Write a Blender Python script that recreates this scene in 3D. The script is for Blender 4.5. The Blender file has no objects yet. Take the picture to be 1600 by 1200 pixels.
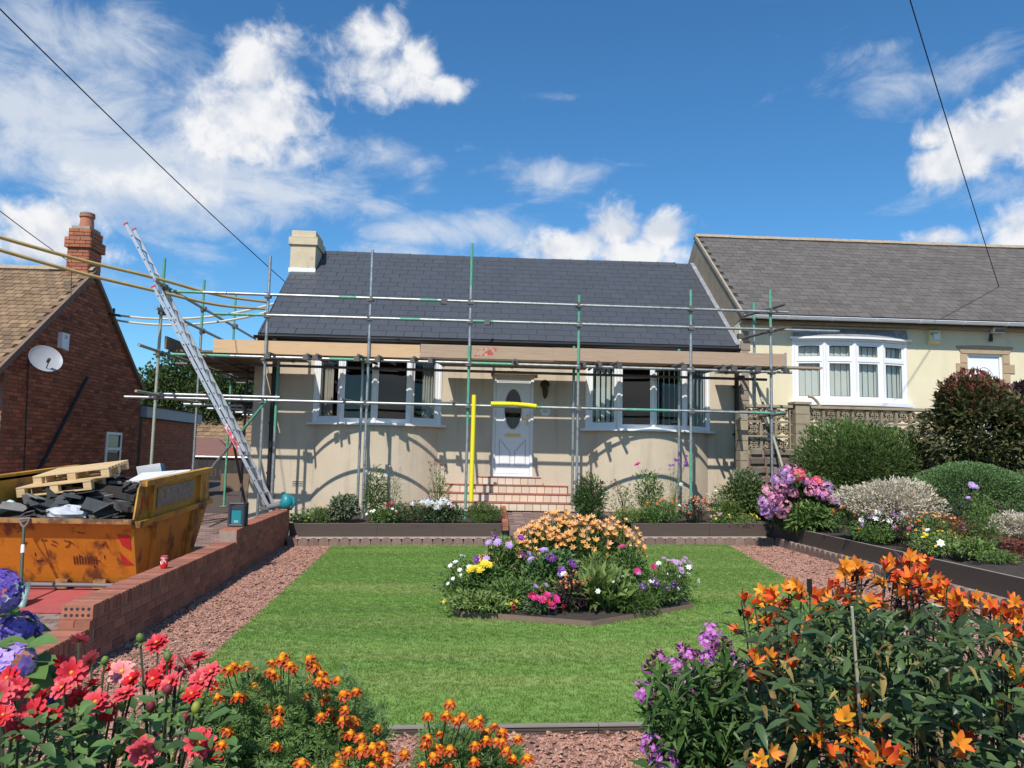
import bpy, math, random
import numpy as np
from mathutils import Matrix, Vector

R = math.radians
rng = np.random.default_rng(7)
random.seed(7)
sc = bpy.context.scene
COL = sc.collection

# ------------------------------------------------------------------ camera
FPX = 1202.0
YAW, PITCH, ROLL = R(2.8), R(5.5), R(1.2)
CAM = np.array([0.0, 0.0, 1.6])
cf = np.array([math.sin(YAW) * math.cos(PITCH), math.cos(YAW) * math.cos(PITCH), math.sin(PITCH)])
cr0 = np.array([math.cos(YAW), -math.sin(YAW), 0.0])
cu0 = np.cross(cr0, cf)
cr = cr0 * math.cos(ROLL) + cu0 * math.sin(ROLL)
cu = cu0 * math.cos(ROLL) - cr0 * math.sin(ROLL)
cam_d = bpy.data.cameras.new('camera')
cam_d.sensor_width = 36.0
cam_d.lens = 36.0 * FPX / 1600.0
cam_d.clip_start = 0.05
cam_d.clip_end = 3000
cam = bpy.data.objects.new('camera', cam_d)
COL.objects.link(cam)
cam.matrix_world = Matrix(((cr[0], cu[0], -cf[0], CAM[0]), (cr[1], cu[1], -cf[1], CAM[1]),
                           (cr[2], cu[2], -cf[2], CAM[2]), (0, 0, 0, 1)))
sc.camera = cam

# ------------------------------------------------------------------ sun, exposure
LIGHT = np.array([0.34, 1.0, -1.2])
SUN_EL = math.atan2(1.2, math.hypot(0.34, 1.0))
SUN_AZ = math.atan2(-0.34, -1.0)            # clockwise from +Y
sun_d = bpy.data.lights.new('sun', 'SUN')
sun_d.energy = 5.0
sun_d.angle = R(0.53)
sun_d.color = (1.0, 0.94, 0.85)
sun = bpy.data.objects.new('sun', sun_d)
COL.objects.link(sun)
sun.location = (-6, -18, 22)
sun.rotation_euler = Vector(LIGHT).to_track_quat('-Z', 'Y').to_euler()
sc.view_settings.view_transform = 'Standard'
sc.view_settings.look = 'None'
sc.view_settings.exposure = 0.0
sc.view_settings.gamma = 1.0
sc.view_settings.use_curve_mapping = False
sc.cycles.use_denoising = True
sc.cycles.max_bounces = 8
sc.cycles.transparent_max_bounces = 12
sc.cycles.sample_clamp_indirect = 6.0


def ray(px, py):
    return cf + cr * ((px - 800.0) / FPX) - cu * ((py - 600.0) / FPX)


def pY(px, py, Y):
    d = ray(px, py)
    return CAM + d * ((Y - CAM[1]) / d[1])


def pX(px, py, X):
    d = ray(px, py)
    return CAM + d * ((X - CAM[0]) / d[0])


GX, G0 = 0.0165, 0.14                      # the garden lies a little above z = 0 and climbs gently to the right


def pG(px, py, z0=0.0, gx=GX):
    d = ray(px, py)
    t = (z0 + G0 - CAM[2]) / (d[2] - gx * d[0])
    return CAM + d * t


def depth_of(p):
    return float(np.dot(np.asarray(p) - CAM, cf))


def project(p):
    q = np.asarray(p, float) - CAM
    dz = q @ cf
    return 800 + FPX * (q @ cr) / dz, 600 - FPX * (q @ cu) / dz


# ------------------------------------------------------------------ world: sky and clouds
world = bpy.data.worlds.new('World')
sc.world = world
world.use_nodes = True
WT = world.node_tree
WT.nodes.clear()


def wn(t, **kw):
    n = WT.nodes.new(t)
    for k, v in kw.items():
        setattr(n, k, v)
    return n


def wl(a, b):
    WT.links.new(a, b)


def wmath(op, a, b=None, c=None, clamp=False):
    n = wn('ShaderNodeMath', operation=op, use_clamp=clamp)
    for i, v in enumerate((a, b, c)):
        if v is None:
            continue
        if isinstance(v, (int, float)):
            n.inputs[i].default_value = v
        else:
            wl(v, n.inputs[i])
    return n.outputs[0]


def wvec(op, a, b=None):
    n = wn('ShaderNodeVectorMath', operation=op)
    for i, v in enumerate((a, b)):
        if v is None:
            continue
        if isinstance(v, (tuple, list, np.ndarray)):
            n.inputs[i].default_value = tuple(float(q) for q in v)
        else:
            wl(v, n.inputs[i])
    return n


def wsmooth(x, lo, hi):
    n = wn('ShaderNodeMapRange', interpolation_type='SMOOTHSTEP')
    wl(x, n.inputs[0])
    n.inputs[1].default_value, n.inputs[2].default_value = lo, hi
    return n.outputs[0]


def wnoise(vec, scale, detail=7.0, rough=0.55, dist=0.0):
    n = wn('ShaderNodeTexNoise')
    wl(vec, n.inputs['Vector'])
    n.inputs['Scale'].default_value = scale
    n.inputs['Detail'].default_value = detail
    n.inputs['Roughness'].default_value = rough
    n.inputs['Distortion'].default_value = dist
    return n.outputs[0]


sky = wn('ShaderNodeTexSky', sky_type='NISHITA')
sky.sun_disc = False
sky.sun_elevation = SUN_EL
sky.sun_rotation = SUN_AZ % (2 * math.pi)
sky.altitude = 60
sky.air_density = 1.0
sky.dust_density = 0.35
sky.ozone_density = 2.2
tc = wn('ShaderNodeTexCoord')
DIR = tc.outputs['Generated']
sat = wn('ShaderNodeHueSaturation')
sat.inputs['Saturation'].default_value = 1.05
sat.inputs['Value'].default_value = 1.0
tint = wvec('MULTIPLY', sky.outputs[0], (0.66, 1.06, 1.30)).outputs[0]
wl(tint, sat.inputs['Color'])


def unit(v):
    v = np.asarray(v, float)
    return v / np.linalg.norm(v)


def blob_sum(blobs):
    """Sum of soft elliptical lobes given as direction pixels (px, py, half-width, half-height, weight)."""
    acc = None
    for px, py, sx, sy, w in blobs:
        c = unit(ray(px, py))
        e1 = unit(np.cross(c, (0, 0, 1)))
        e2 = np.cross(e1, c)
        a = wvec('DOT_PRODUCT', DIR, e1 / (sx / FPX)).outputs['Value']
        b = wvec('DOT_PRODUCT', DIR, e2 / (sy / FPX)).outputs['Value']
        q = wmath('ADD', wmath('MULTIPLY', a, a), wmath('MULTIPLY', b, b))
        g = wmath('MULTIPLY', wmath('EXPONENT', wmath('MULTIPLY', q, -1.0)), w)
        front = wmath('GREATER_THAN', wvec('DOT_PRODUCT', DIR, c).outputs['Value'], 0.0)
        g = wmath('MULTIPLY', g, front)
        acc = g if acc is None else wmath('MAXIMUM', acc, g)
    return acc


CUM = [(588, 62, 52, 60, .98), (600, 120, 95, 52, 1.0), (655, 95, 42, 40, .9), (698, 140, 48, 28, .85), (545, 135, 60, 32, .72), (640, 135, 60, 34, .9),
       (395, 105, 60, 62, .92), (405, 175, 95, 72, .92), (345, 210, 110, 60, .78), (440, 235, 70, 50, .72), (250, 290, 200, 36, .50),
       (965, 360, 50, 38, 1.0), (1035, 365, 48, 36, 1.0), (900, 385, 85, 30, .95), (985, 395, 110, 30, 1.0),
       (75, 355, 72, 48, 1.0), (60, 390, 80, 40, 1.0), (115, 395, 60, 30, .9),
       (1560, 215, 95, 38, 1.0), (1490, 255, 75, 34, 1.0), (1640, 190, 80, 60, 1.0), (1470, 215, 42, 28, .8),
       (1462, 370, 46, 22, 1.0), (1590, 360, 60, 48, 1.0), (1650, 350, 80, 50, 1.0)]
WSP = [(120, 75, 190, 80, .95), (60, 190, 220, 110, 1.1), (220, 260, 280, 85, 1.22), (420, 300, 150, 50, 1.05), (330, 215, 150, 80, .95),
       (250, 110, 160, 60, .6), (330, 350, 120, 30, .6), (560, 235, 150, 36, .62), (640, 255, 80, 28, .6), (600, 325, 90, 26, .62),
       (720, 360, 170, 34, 1.05), (640, 395, 160, 20, .7), (850, 275, 110, 30, .85), (870, 152, 55, 11, .6), (1430, 120, 120, 50, .66),
       (1500, 110, 90, 40, .66), (1400, 70, 45, 18, .6), (1380, 150, 70, 45, .6), (415, 380, 40, 20, .75), (1560, 290, 150, 30, .55),
       (300, 390, 80, 25, .5), (230, 440, 120, 30, .45), (690, 300, 80, 18, .5)]
warp = wvec('ADD', DIR, (0.3, 0.7, 0.1)).outputs[0]
n_big = wnoise(warp, 9.0, 8.0, 0.56, 0.25)
sun_up = unit(-LIGHT) * 0.012 + np.array([0, 0, 0.012])
warp2 = wvec('ADD', warp, sun_up).outputs[0]
n_off = wnoise(warp2, 9.0, 5.0, 0.5, 0.25)
n_fine = wnoise(warp, 30.0, 9.0, 0.60, 0.35)
stretch = wvec('MULTIPLY', warp, (1.0, 1.0, 2.1)).outputs[0]
n_wsp = wnoise(stretch, 9.0, 9.0, 0.64, 0.7)
n_far = wnoise(warp, 2.2, 3.0, 0.5)
g_c = blob_sum(CUM)
g_w = blob_sum(WSP)
# the same broken cloud goes on round the rest of the sky
behind = wsmooth(wvec('DOT_PRODUCT', DIR, cf).outputs['Value'], 0.74, 0.55)
g_c = wmath('MAXIMUM', g_c, wmath('MULTIPLY', behind, wsmooth(n_far, 0.52, 0.68)))
g_w = wmath('MAXIMUM', g_w, wmath('MULTIPLY', behind, wsmooth(n_far, 0.46, 0.66)))
nz = wmath('ADD', wmath('MULTIPLY', wmath('SUBTRACT', n_big, 0.5), 1.25), wmath('MULTIPLY', wmath('SUBTRACT', n_fine, 0.5), 1.0))
d_c = wsmooth(wmath('ADD', g_c, nz), 0.30, 0.86)
wz = wmath('ADD', wmath('MULTIPLY', wmath('SUBTRACT', n_wsp, 0.5), 1.9), wmath('MULTIPLY', wmath('SUBTRACT', n_fine, 0.5), 0.5))
d_w = wmath('MULTIPLY', wsmooth(wmath('ADD', g_w, wz), 0.28, 1.25), 0.88)
shade = wsmooth(wmath('ADD', wmath('SUBTRACT', n_off, n_big), wmath('MULTIPLY', wmath('SUBTRACT', n_fine, 0.5), -0.25)), -0.07, 0.13)
ccol = wn('ShaderNodeMix', data_type='RGBA')
wl(shade, ccol.inputs[0])
ccol.inputs[6].default_value = (8.0, 8.05, 8.2, 1)
ccol.inputs[7].default_value = (5.9, 6.3, 7.0, 1)
m1 = wn('ShaderNodeMix', data_type='RGBA')
wl(d_w, m1.inputs[0])
wl(sat.outputs[0], m1.inputs[6])
m1.inputs[7].default_value = (6.1, 6.6, 7.35, 1)
m2 = wn('ShaderNodeMix', data_type='RGBA')
wl(d_c, m2.inputs[0])
wl(m1.outputs[2], m2.inputs[6])
wl(ccol.outputs[2], m2.inputs[7])
bg = wn('ShaderNodeBackground')
bg.inputs['Strength'].default_value = 0.115
wl(m2.outputs[2], bg.inputs['Color'])
wo = wn('ShaderNodeOutputWorld')
wl(bg.outputs[0], wo.inputs['Surface'])

# ------------------------------------------------------------------ materials
MATS = {}


def new_mat(name):
    m = bpy.data.materials.new(name)
    m.use_nodes = True
    nt = m.node_tree
    b = nt.nodes['Principled BSDF']
    MATS[name] = m
    return m, nt, b


def nd(nt, t, **kw):
    n = nt.nodes.new(t)
    for k, v in kw.items():
        setattr(n, k, v)
    return n


def mth(nt, op, a, b=None, clamp=False):
    n = nd(nt, 'ShaderNodeMath', operation=op, use_clamp=clamp)
    for i, v in enumerate((a, b)):
        if v is None:
            continue
        if isinstance(v, (int, float)):
            n.inputs[i].default_value = v
        else:
            nt.links.new(v, n.inputs[i])
    return n.outputs[0]


def nnoise(nt, scale, detail=5, rough=0.55, stretch=None, seed=0.0):
    g = nd(nt, 'ShaderNodeNewGeometry')
    vec = g.outputs['Position']
    mp = nd(nt, 'ShaderNodeMapping')
    mp.inputs['Scale'].default_value = stretch or (1, 1, 1)
    mp.inputs['Location'].default_value = (seed, seed * 1.7, seed * 0.6)
    nt.links.new(vec, mp.inputs['Vector'])
    n = nd(nt, 'ShaderNodeTexNoise')
    nt.links.new(mp.outputs[0], n.inputs['Vector'])
    n.inputs['Scale'].default_value = scale
    n.inputs['Detail'].default_value = detail
    n.inputs['Roughness'].default_value = rough
    return n.outputs[0]


def sstep(nt, x, lo, hi):
    n = nd(nt, 'ShaderNodeMapRange', interpolation_type='SMOOTHSTEP')
    nt.links.new(x, n.inputs[0])
    n.inputs[1].default_value, n.inputs[2].default_value = lo, hi
    return n.outputs[0]


def mixc(nt, f, a, b):
    n = nd(nt, 'ShaderNodeMix', data_type='RGBA')
    if isinstance(f, (int, float)):
        n.inputs[0].default_value = f
    else:
        nt.links.new(f, n.inputs[0])
    for i, v in ((6, a), (7, b)):
        if isinstance(v, tuple):
            n.inputs[i].default_value = (v[0], v[1], v[2], 1)
        else:
            nt.links.new(v, n.inputs[i])
    return n.outputs[2]


def piece_random(nt):
    oi = nd(nt, 'ShaderNodeObjectInfo')
    ge = nd(nt, 'ShaderNodeNewGeometry')
    return mth(nt, 'FRACT', mth(nt, 'ADD', oi.outputs['Random'], ge.outputs['Random Per Island']))


def pm(name, col, rough=0.7, var=0.15, scale=6.0, stretch=None, col2=None, lo=0.5, hi=0.7, scale2=2.0, stretch2=None,
       piece=0.0, pcol=None, bump=0.0, bscale=60.0, metal=0.0, spec=0.4, attr=False, transl=0.0, rough2=None):
    """Procedural surface: base colour with grain, optional second tone in patches, per-piece tone, fine relief."""
    m, nt, b = new_mat(name)
    if attr:
        at = nd(nt, 'ShaderNodeAttribute', attribute_name='Col')
        base = at.outputs['Color']
    else:
        base = (col[0], col[1], col[2])
    nz = nnoise(nt, scale, 6, 0.6, stretch)
    f = mth(nt, 'ADD', mth(nt, 'MULTIPLY', mth(nt, 'SUBTRACT', nz, 0.5), var * 4.0), 1.0)
    pr = piece_random(nt) if (piece or pcol) else None
    if pcol:
        base = mixc(nt, sstep(nt, pr, 0.35, 1.0), base, pcol)
    if col2:
        n2 = nnoise(nt, scale2, 8, 0.62, stretch2, 3.1)
        f2 = sstep(nt, n2, lo, hi)
        base = mixc(nt, f2, base, col2)
    if piece:
        pr2 = mth(nt, 'FRACT', mth(nt, 'MULTIPLY', pr, 7.31))
        f = mth(nt, 'MULTIPLY', f, mth(nt, 'ADD', mth(nt, 'MULTIPLY', mth(nt, 'SUBTRACT', pr2, 0.5), piece * 2.0), 1.0))
    vm = nd(nt, 'ShaderNodeVectorMath', operation='SCALE')
    if isinstance(base, tuple):
        vm.inputs[0].default_value = base
    else:
        nt.links.new(base, vm.inputs[0])
    nt.links.new(f, vm.inputs['Scale'])
    nt.links.new(vm.outputs[0], b.inputs['Base Color'])
    b.inputs['Roughness'].default_value = rough
    b.inputs['Metallic'].default_value = metal
    b.inputs['Specular IOR Level'].default_value = spec
    if rough2 is not None:
        r = nd(nt, 'ShaderNodeMapRange')
        nt.links.new(nz, r.inputs[0])
        r.inputs[1].default_value, r.inputs[2].default_value = 0.35, 0.65
        r.inputs[3].default_value, r.inputs[4].default_value = rough, rough2
        nt.links.new(r.outputs[0], b.inputs['Roughness'])
    if bump:
        bn = nnoise(nt, bscale, 4, 0.6, stretch, 1.3)
        bp = nd(nt, 'ShaderNodeBump')
        bp.inputs['Strength'].default_value = bump
        bp.inputs['Distance'].default_value = 0.02
        nt.links.new(bn, bp.inputs['Height'])
        nt.links.new(bp.outputs[0], b.inputs['Normal'])
    if transl:
        out = nt.nodes['Material Output']
        tr = nd(nt, 'ShaderNodeBsdfTranslucent')
        nt.links.new(vm.outputs[0], tr.inputs['Color'])
        mx = nd(nt, 'ShaderNodeMixShader')
        mx.inputs[0].default_value = transl
        nt.links.new(b.outputs[0], mx.inputs[1])
        nt.links.new(tr.outputs[0], mx.inputs[2])
        nt.links.new(mx.outputs[0], out.inputs['Surface'])
    return m


pm('earth', (.10, .085, .06), .95, .25, 3)
pm('lawn', (.175, .295, .063), .95, .2, 2.2, col2=(.31, .345, .12), scale2=1.1, stretch2=(.18, 1.5, 1), lo=.42, hi=.80, bump=.4, bscale=90)  # yellowed patches; light and dark mowing stripes painted into the colour as bands
pm('gravel', (.22, .115, .085), .9, .3, 40, bump=.6, bscale=70)
pm('stone_chip', (.36, .18, .13), .85, .2, 20, piece=.35, pcol=(.41, .26, .20))
pm('soil', (.055, .042, .034), .95, .35, 14, bump=.8, bscale=40)
pm('paver', (.20, .125, .105), .9, .16, 12, piece=.25, pcol=(.24, .17, .145), bump=.2, bscale=80)
pm('paver_grey', (.215, .20, .19), .9, .16, 12, piece=.2, bump=.2, bscale=80)
pm('paver_joint', (.085, .065, .055), .95, .2, 10)
pm('red_paint', (.40, .085, .08), .8, .12, 5, col2=(.30, .16, .13), scale2=1.6, lo=.56, hi=.72)
pm('render_cream', (.565, .475, .355), .92, .06, 2.5, col2=(.44, .365, .275), scale2=1.6, stretch2=(2.4, 2.4, .3), lo=.48, hi=.74, bump=.35, bscale=55)
pm('render_yellow', (.74, .66, .455), .92, .04, 2.5, col2=(.68, .60, .41), scale2=1.2, stretch2=(2.5, 2.5, .35), lo=.5, hi=.72, bump=.3, bscale=60)
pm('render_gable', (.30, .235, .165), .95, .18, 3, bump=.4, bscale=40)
pm('chimney_render', (.58, .49, .34), .92, .10, 4, col2=(.33, .27, .20), scale2=2.5, lo=.58, hi=.74, bump=.4, bscale=40)
pm('slate', (.062, .068, .080), .52, .08, 5, piece=.06, bump=.12, bscale=60, spec=.45)
pm('slate_under', (.03, .032, .036), .8, .1, 5)
pm('old_tile', (.122, .110, .100), .9, .14, 9, piece=.11, pcol=(.105, .094, .085), bump=.25, bscale=50, col2=(.15, .135, .11), scale2=1.3, lo=.55, hi=.8)
pm('tan_tile', (.245, .16, .092), .9, .16, 9, piece=.22, pcol=(.18, .12, .075), bump=.25, bscale=50)
pm('tan_tile_under', (.10, .07, .045), .9, .1, 9)
pm('verge_mortar', (.36, .29, .21), .95, .18, 9, bump=.3)
pm('brick_dark', (.37, .125, .062), .9, .18, 14, piece=.32, pcol=(.26, .085, .05), bump=.3, bscale=60)
pm('mortar_dark', (.20, .135, .10), .95, .2, 12)
pm('brick_garden', (.36, .138, .085), .85, .16, 14, piece=.24, pcol=(.285, .105, .068), bump=.2, bscale=70)
pm('mortar_garden', (.30, .22, .18), .95, .15, 14)
pm('brick_bright', (.40, .14, .075), .9, .16, 14, piece=.2, bump=.2)
pm('terracotta', (.42, .17, .10), .8, .14, 10)
pm('upvc', (.80, .80, .80), .3, .015, 3, spec=.5)
pm('upvc_seam', (.45, .46, .48), .5, .02, 3)
pm('gasket', (.03, .03, .035), .6, .05, 5)
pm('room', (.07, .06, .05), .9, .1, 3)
pm('curtain', (.52, .48, .42), .9, .1, 5, transl=.25)
pm('blind', (.74, .76, .70), .85, .04, 5, transl=.12)
pm('brass', (.55, .36, .12), .35, .1, 20, metal=.9)
pm('black_plastic', (.018, .018, .02), .42, .1, 8)
pm('dark_bronze', (.06, .04, .025), .5, .2, 10, metal=.4)
pm('white_plaque', (.75, .75, .74), .4, .03, 5)
pm('galv', (.40, .42, .42), .38, .16, 22, col2=(.27, .27, .26), scale2=9, lo=.5, hi=.72, metal=.75, rough2=.55)
pm('galv_dark', (.13, .125, .12), .6, .2, 22, col2=(.17, .10, .06), scale2=9, lo=.55, hi=.7, metal=.35)
pm('green_paint', (.10, .33, .22), .5, .15, 16, col2=(.22, .38, .30), scale2=12, lo=.5, hi=.7)
pm('pole_weathered', (.36, .36, .28), .6, .15, 18, col2=(.20, .32, .22), scale2=5, lo=.48, hi=.66, metal=.2)
pm('timber_fresh', (.60, .40, .225), .8, .10, 5, stretch=(.6, 8, 14), col2=(.44, .265, .13), scale2=5, stretch2=(.5, 5, 9), lo=.55, hi=.75)
pm('timber_grey', (.40, .285, .20), .85, .16, 5, stretch=(.6, 8, 14), col2=(.32, .225, .165), scale2=5, stretch2=(.5, 5, 9), lo=.5, hi=.75)
pm('timber_board', (.19, .135, .095), .9, .16, 5, stretch=(.6, 8, 14))
pm('timber_dark', (.072, .052, .043), .8, .18, 6, stretch=(.5, 6, 9), col2=(.035, .026, .023), scale2=4, stretch2=(.6, 3, 3), lo=.6, hi=.72)
pm('timber_top', (.24, .21, .18), .85, .2, 8, stretch=(.5, 6, 9))
pm('decking', (.075, .056, .047), .8, .18, 6, stretch=(.5, 6, 9))
pm('pallet', (.62, .44, .235), .85, .12, 6, stretch=(.8, 8, 8), piece=.12)
pm('concrete_face', (.23, .155, .125), .95, .2, 16, bump=.5, bscale=70, piece=.15)
pm('concrete_edge', (.38, .32, .26), .95, .16, 18, bump=.5, bscale=70)
pm('concrete_pink', (.30, .19, .155), .95, .16, 18, bump=.4, bscale=70)
pm('screen_stone', (.34, .275, .19), .95, .14, 12, piece=.1, bump=.35, bscale=60, col2=(.24, .19, .13), scale2=2.5, lo=.5, hi=.72)
pm('rubble_stone', (.17, .14, .11), .95, .25, 8, piece=.3, bump=.5, bscale=40)
pm('quoin', (.45, .335, .215), .92, .10, 8, piece=.12, bump=.2)
pm('quoin_grey', (.30, .24, .19), .92, .10, 8, piece=.12, bump=.2)
pm('skip_orange', (.60, .205, .018), .5, .14, 4, col2=(.17, .055, .02), scale2=4.2, stretch2=(1, 1, .6), lo=.50, hi=.66, bump=.12, bscale=25)
pm('skip_yellow', (.50, .255, .03), .55, .16, 3, col2=(.115, .055, .022), scale2=2.3, lo=.47, hi=.66, bump=.15, bscale=25)
pm('skip_rim', (.33, .17, .06), .7, .25, 7, col2=(.13, .06, .03), scale2=6, lo=.45, hi=.6)
pm('skip_plate', (.20, .20, .19), .6, .4, 12, col2=(.33, .22, .09), scale2=7, lo=.5, hi=.6)
pm('rust', (.11, .04, .02), .9, .25, 12)
pm('decal_red', (.55, .03, .03), .5, .12, 10)
pm('red_mark', (.45, .09, .06), .8, .2, 9, col2=(.43, .325, .245), scale2=16, lo=.42, hi=.56)
pm('scrawl', (.12, .03, .015), .8, .2, 10)
pm('shard', (.06, .062, .066), .6, .25, 9, piece=.55, pcol=(.17, .165, .155))
pm('rubble', (.05, .045, .042), .9, .3, 12)
pm('white_sheet', (.72, .72, .73), .5, .06, 6)
pm('poly_bag', (.66, .69, .74), .3, .12, 9, transl=.25)
pm('pale_blue', (.45, .66, .68), .4, .1, 9)
pm('aluminium', (.52, .53, .55), .36, .05, 15, metal=.55, spec=.5)
pm('ladder_red', (.62, .10, .13), .5, .25, 22, col2=(.72, .68, .68), scale2=14, lo=.5, hi=.56)
pm('foam_yellow', (.80, .69, .02), .75, .06, 10)
pm('shroud', (.55, .40, .16), .6, .14, 3)
pm('shroud_pale', (.62, .56, .44), .6, .14, 3)
pm('cable', (.02, .02, .022), .7, .1, 5)
pm('teal', (.015, .215, .255), .42, .08, 8)
pm('radio_blue', (.012, .10, .20), .45, .08, 8)
pm('dark_grey', (.045, .047, .052), .5, .1, 8)
pm('mid_grey', (.16, .16, .165), .6, .1, 8)
pm('can_red', (.60, .02, .025), .28, .04, 8)
pm('white_paint', (.78, .78, .76), .45, .03, 8)
pm('shovel_steel', (.16, .24, .225), .5, .14, 8, metal=.3)
pm('shaft', (.055, .07, .045), .6, .2, 12)
pm('dish_grey', (.33, .34, .36), .5, .06, 6)
pm('alarm_yellow', (.70, .64, .36), .5, .05, 6)
pm('lead', (.24, .25, .27), .6, .2, 9, col2=(.36, .37, .39), scale2=5, lo=.5, hi=.7)
pm('bark', (.09, .07, .05), .95, .25, 12)
pm('stem', (.10, .16, .045), .8, .15, 12)
pm('stem_dark', (.05, .055, .03), .8, .2, 12)
pm('cane', (.42, .41, .28), .7, .12, 12)
pm('petal', (1, 1, 1), .55, .07, 30, attr=True, transl=.22, piece=.10)
pm('fence_dark', (.045, .038, .034), .85, .2, 6, piece=.2)


def leafm(name, col, pcol, rough=.5, tr=.28, piece=.35):
    return pm(name, col, rough, .12, 14, piece=piece, pcol=pcol, transl=tr, spec=.4)


pm('grass_blade', (.185, .315, .066), .6, .22, 1.6, stretch=(.3, 1.6, 1), col2=(.34, .38, .135), scale2=1.1, stretch2=(.18, 1.5, 1), lo=.42, hi=.80, piece=.25, transl=.3)  # same bands: mowing-stripe sheen put into blade colour, mixed with yellowed grass
leafm('leaf_dahlia', (.085, .165, .05), (.13, .22, .065), .5)
leafm('leaf_dark', (.06, .105, .04), (.10, .16, .055), .38)
leafm('leaf_phlox', (.06, .125, .032), (.10, .18, .045), .5)
leafm('leaf_marigold', (.10, .185, .045), (.15, .25, .065), .6)
leafm('leaf_mid', (.10, .18, .042), (.155, .24, .06), .55)
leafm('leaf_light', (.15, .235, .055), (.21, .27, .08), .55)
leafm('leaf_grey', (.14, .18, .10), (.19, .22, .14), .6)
leafm('leaf_shrub', (.10, .155, .04), (.16, .22, .06), .6)
leafm('leaf_hebe', (.125, .215, .07), (.18, .28, .10), .55)
leafm('leaf_red', (.17, .05, .032), (.26, .075, .042), .45)
leafm('leaf_photinia', (.075, .10, .035), (.15, .12, .05), .4)
leafm('leaf_purple', (.035, .018, .024), (.055, .03, .032), .5)
leafm('leaf_withered', (.26, .18, .06), (.33, .26, .08), .7)
leafm('leaf_cream', (.66, .60, .47), (.55, .46, .36), .6)
leafm('leaf_tree', (.062, .105, .028), (.085, .135, .035), .6)
leafm('leaf_hydrangea', (.085, .17, .045), (.13, .22, .06), .45)

m, nt, b = new_mat('glass')
out = nt.nodes['Material Output']
tr = nd(nt, 'ShaderNodeBsdfTransparent')
tr.inputs[0].default_value = (.84, .87, .86, 1)
gl = nd(nt, 'ShaderNodeBsdfGlossy')
gl.inputs['Roughness'].default_value = 0.015
ge_ = nd(nt, 'ShaderNodeNewGeometry')
dt = nd(nt, 'ShaderNodeVectorMath', operation='DOT_PRODUCT')
nt.links.new(ge_.outputs['Normal'], dt.inputs[0])
nt.links.new(ge_.outputs['Incoming'], dt.inputs[1])
edge = mth(nt, 'POWER', mth(nt, 'SUBTRACT', 1.0, mth(nt, 'ABSOLUTE', dt.outputs['Value'])), 4.0)
mx = nd(nt, 'ShaderNodeMixShader')
nt.links.new(mth(nt, 'ADD', mth(nt, 'MULTIPLY', edge, 0.75), 0.055, True), mx.inputs[0])
nt.links.new(tr.outputs[0], mx.inputs[1])
nt.links.new(gl.outputs[0], mx.inputs[2])
nt.links.new(mx.outputs[0], out.inputs['Surface'])

# ------------------------------------------------------------------ mesh helpers
OFF = {}


def off_of(o):
    return OFF.get(o.name, np.zeros(3)) if o is not None else np.zeros(3)


def tag(o, label=None, cat=None, group=None, kind=None):
    if label:
        o['label'] = label
    if cat:
        o['category'] = cat
    if group:
        o['group'] = group
    if kind:
        o['kind'] = kind
    return o


def thing(name, label, cat, loc=(0, 0, 0), group=None):
    o = bpy.data.objects.new(name, None)
    o.empty_display_size = 0.1
    COL.objects.link(o)
    o.location = [float(q) for q in loc]
    OFF[o.name] = np.array(loc, float)
    return tag(o, label, cat, group)


def link_obj(name, me, parent=None):
    o = bpy.data.objects.new(name, me)
    COL.objects.link(o)
    if parent is not None:
        o.parent = parent
        OFF[o.name] = off_of(parent)
    return o


def basis(d):
    d = unit(d)
    h = np.array([0, 0, 1.0]) if abs(d[2]) < 0.95 else np.array([1.0, 0, 0])
    a = unit(np.cross(h, d))
    return a, np.cross(d, a), d


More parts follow.
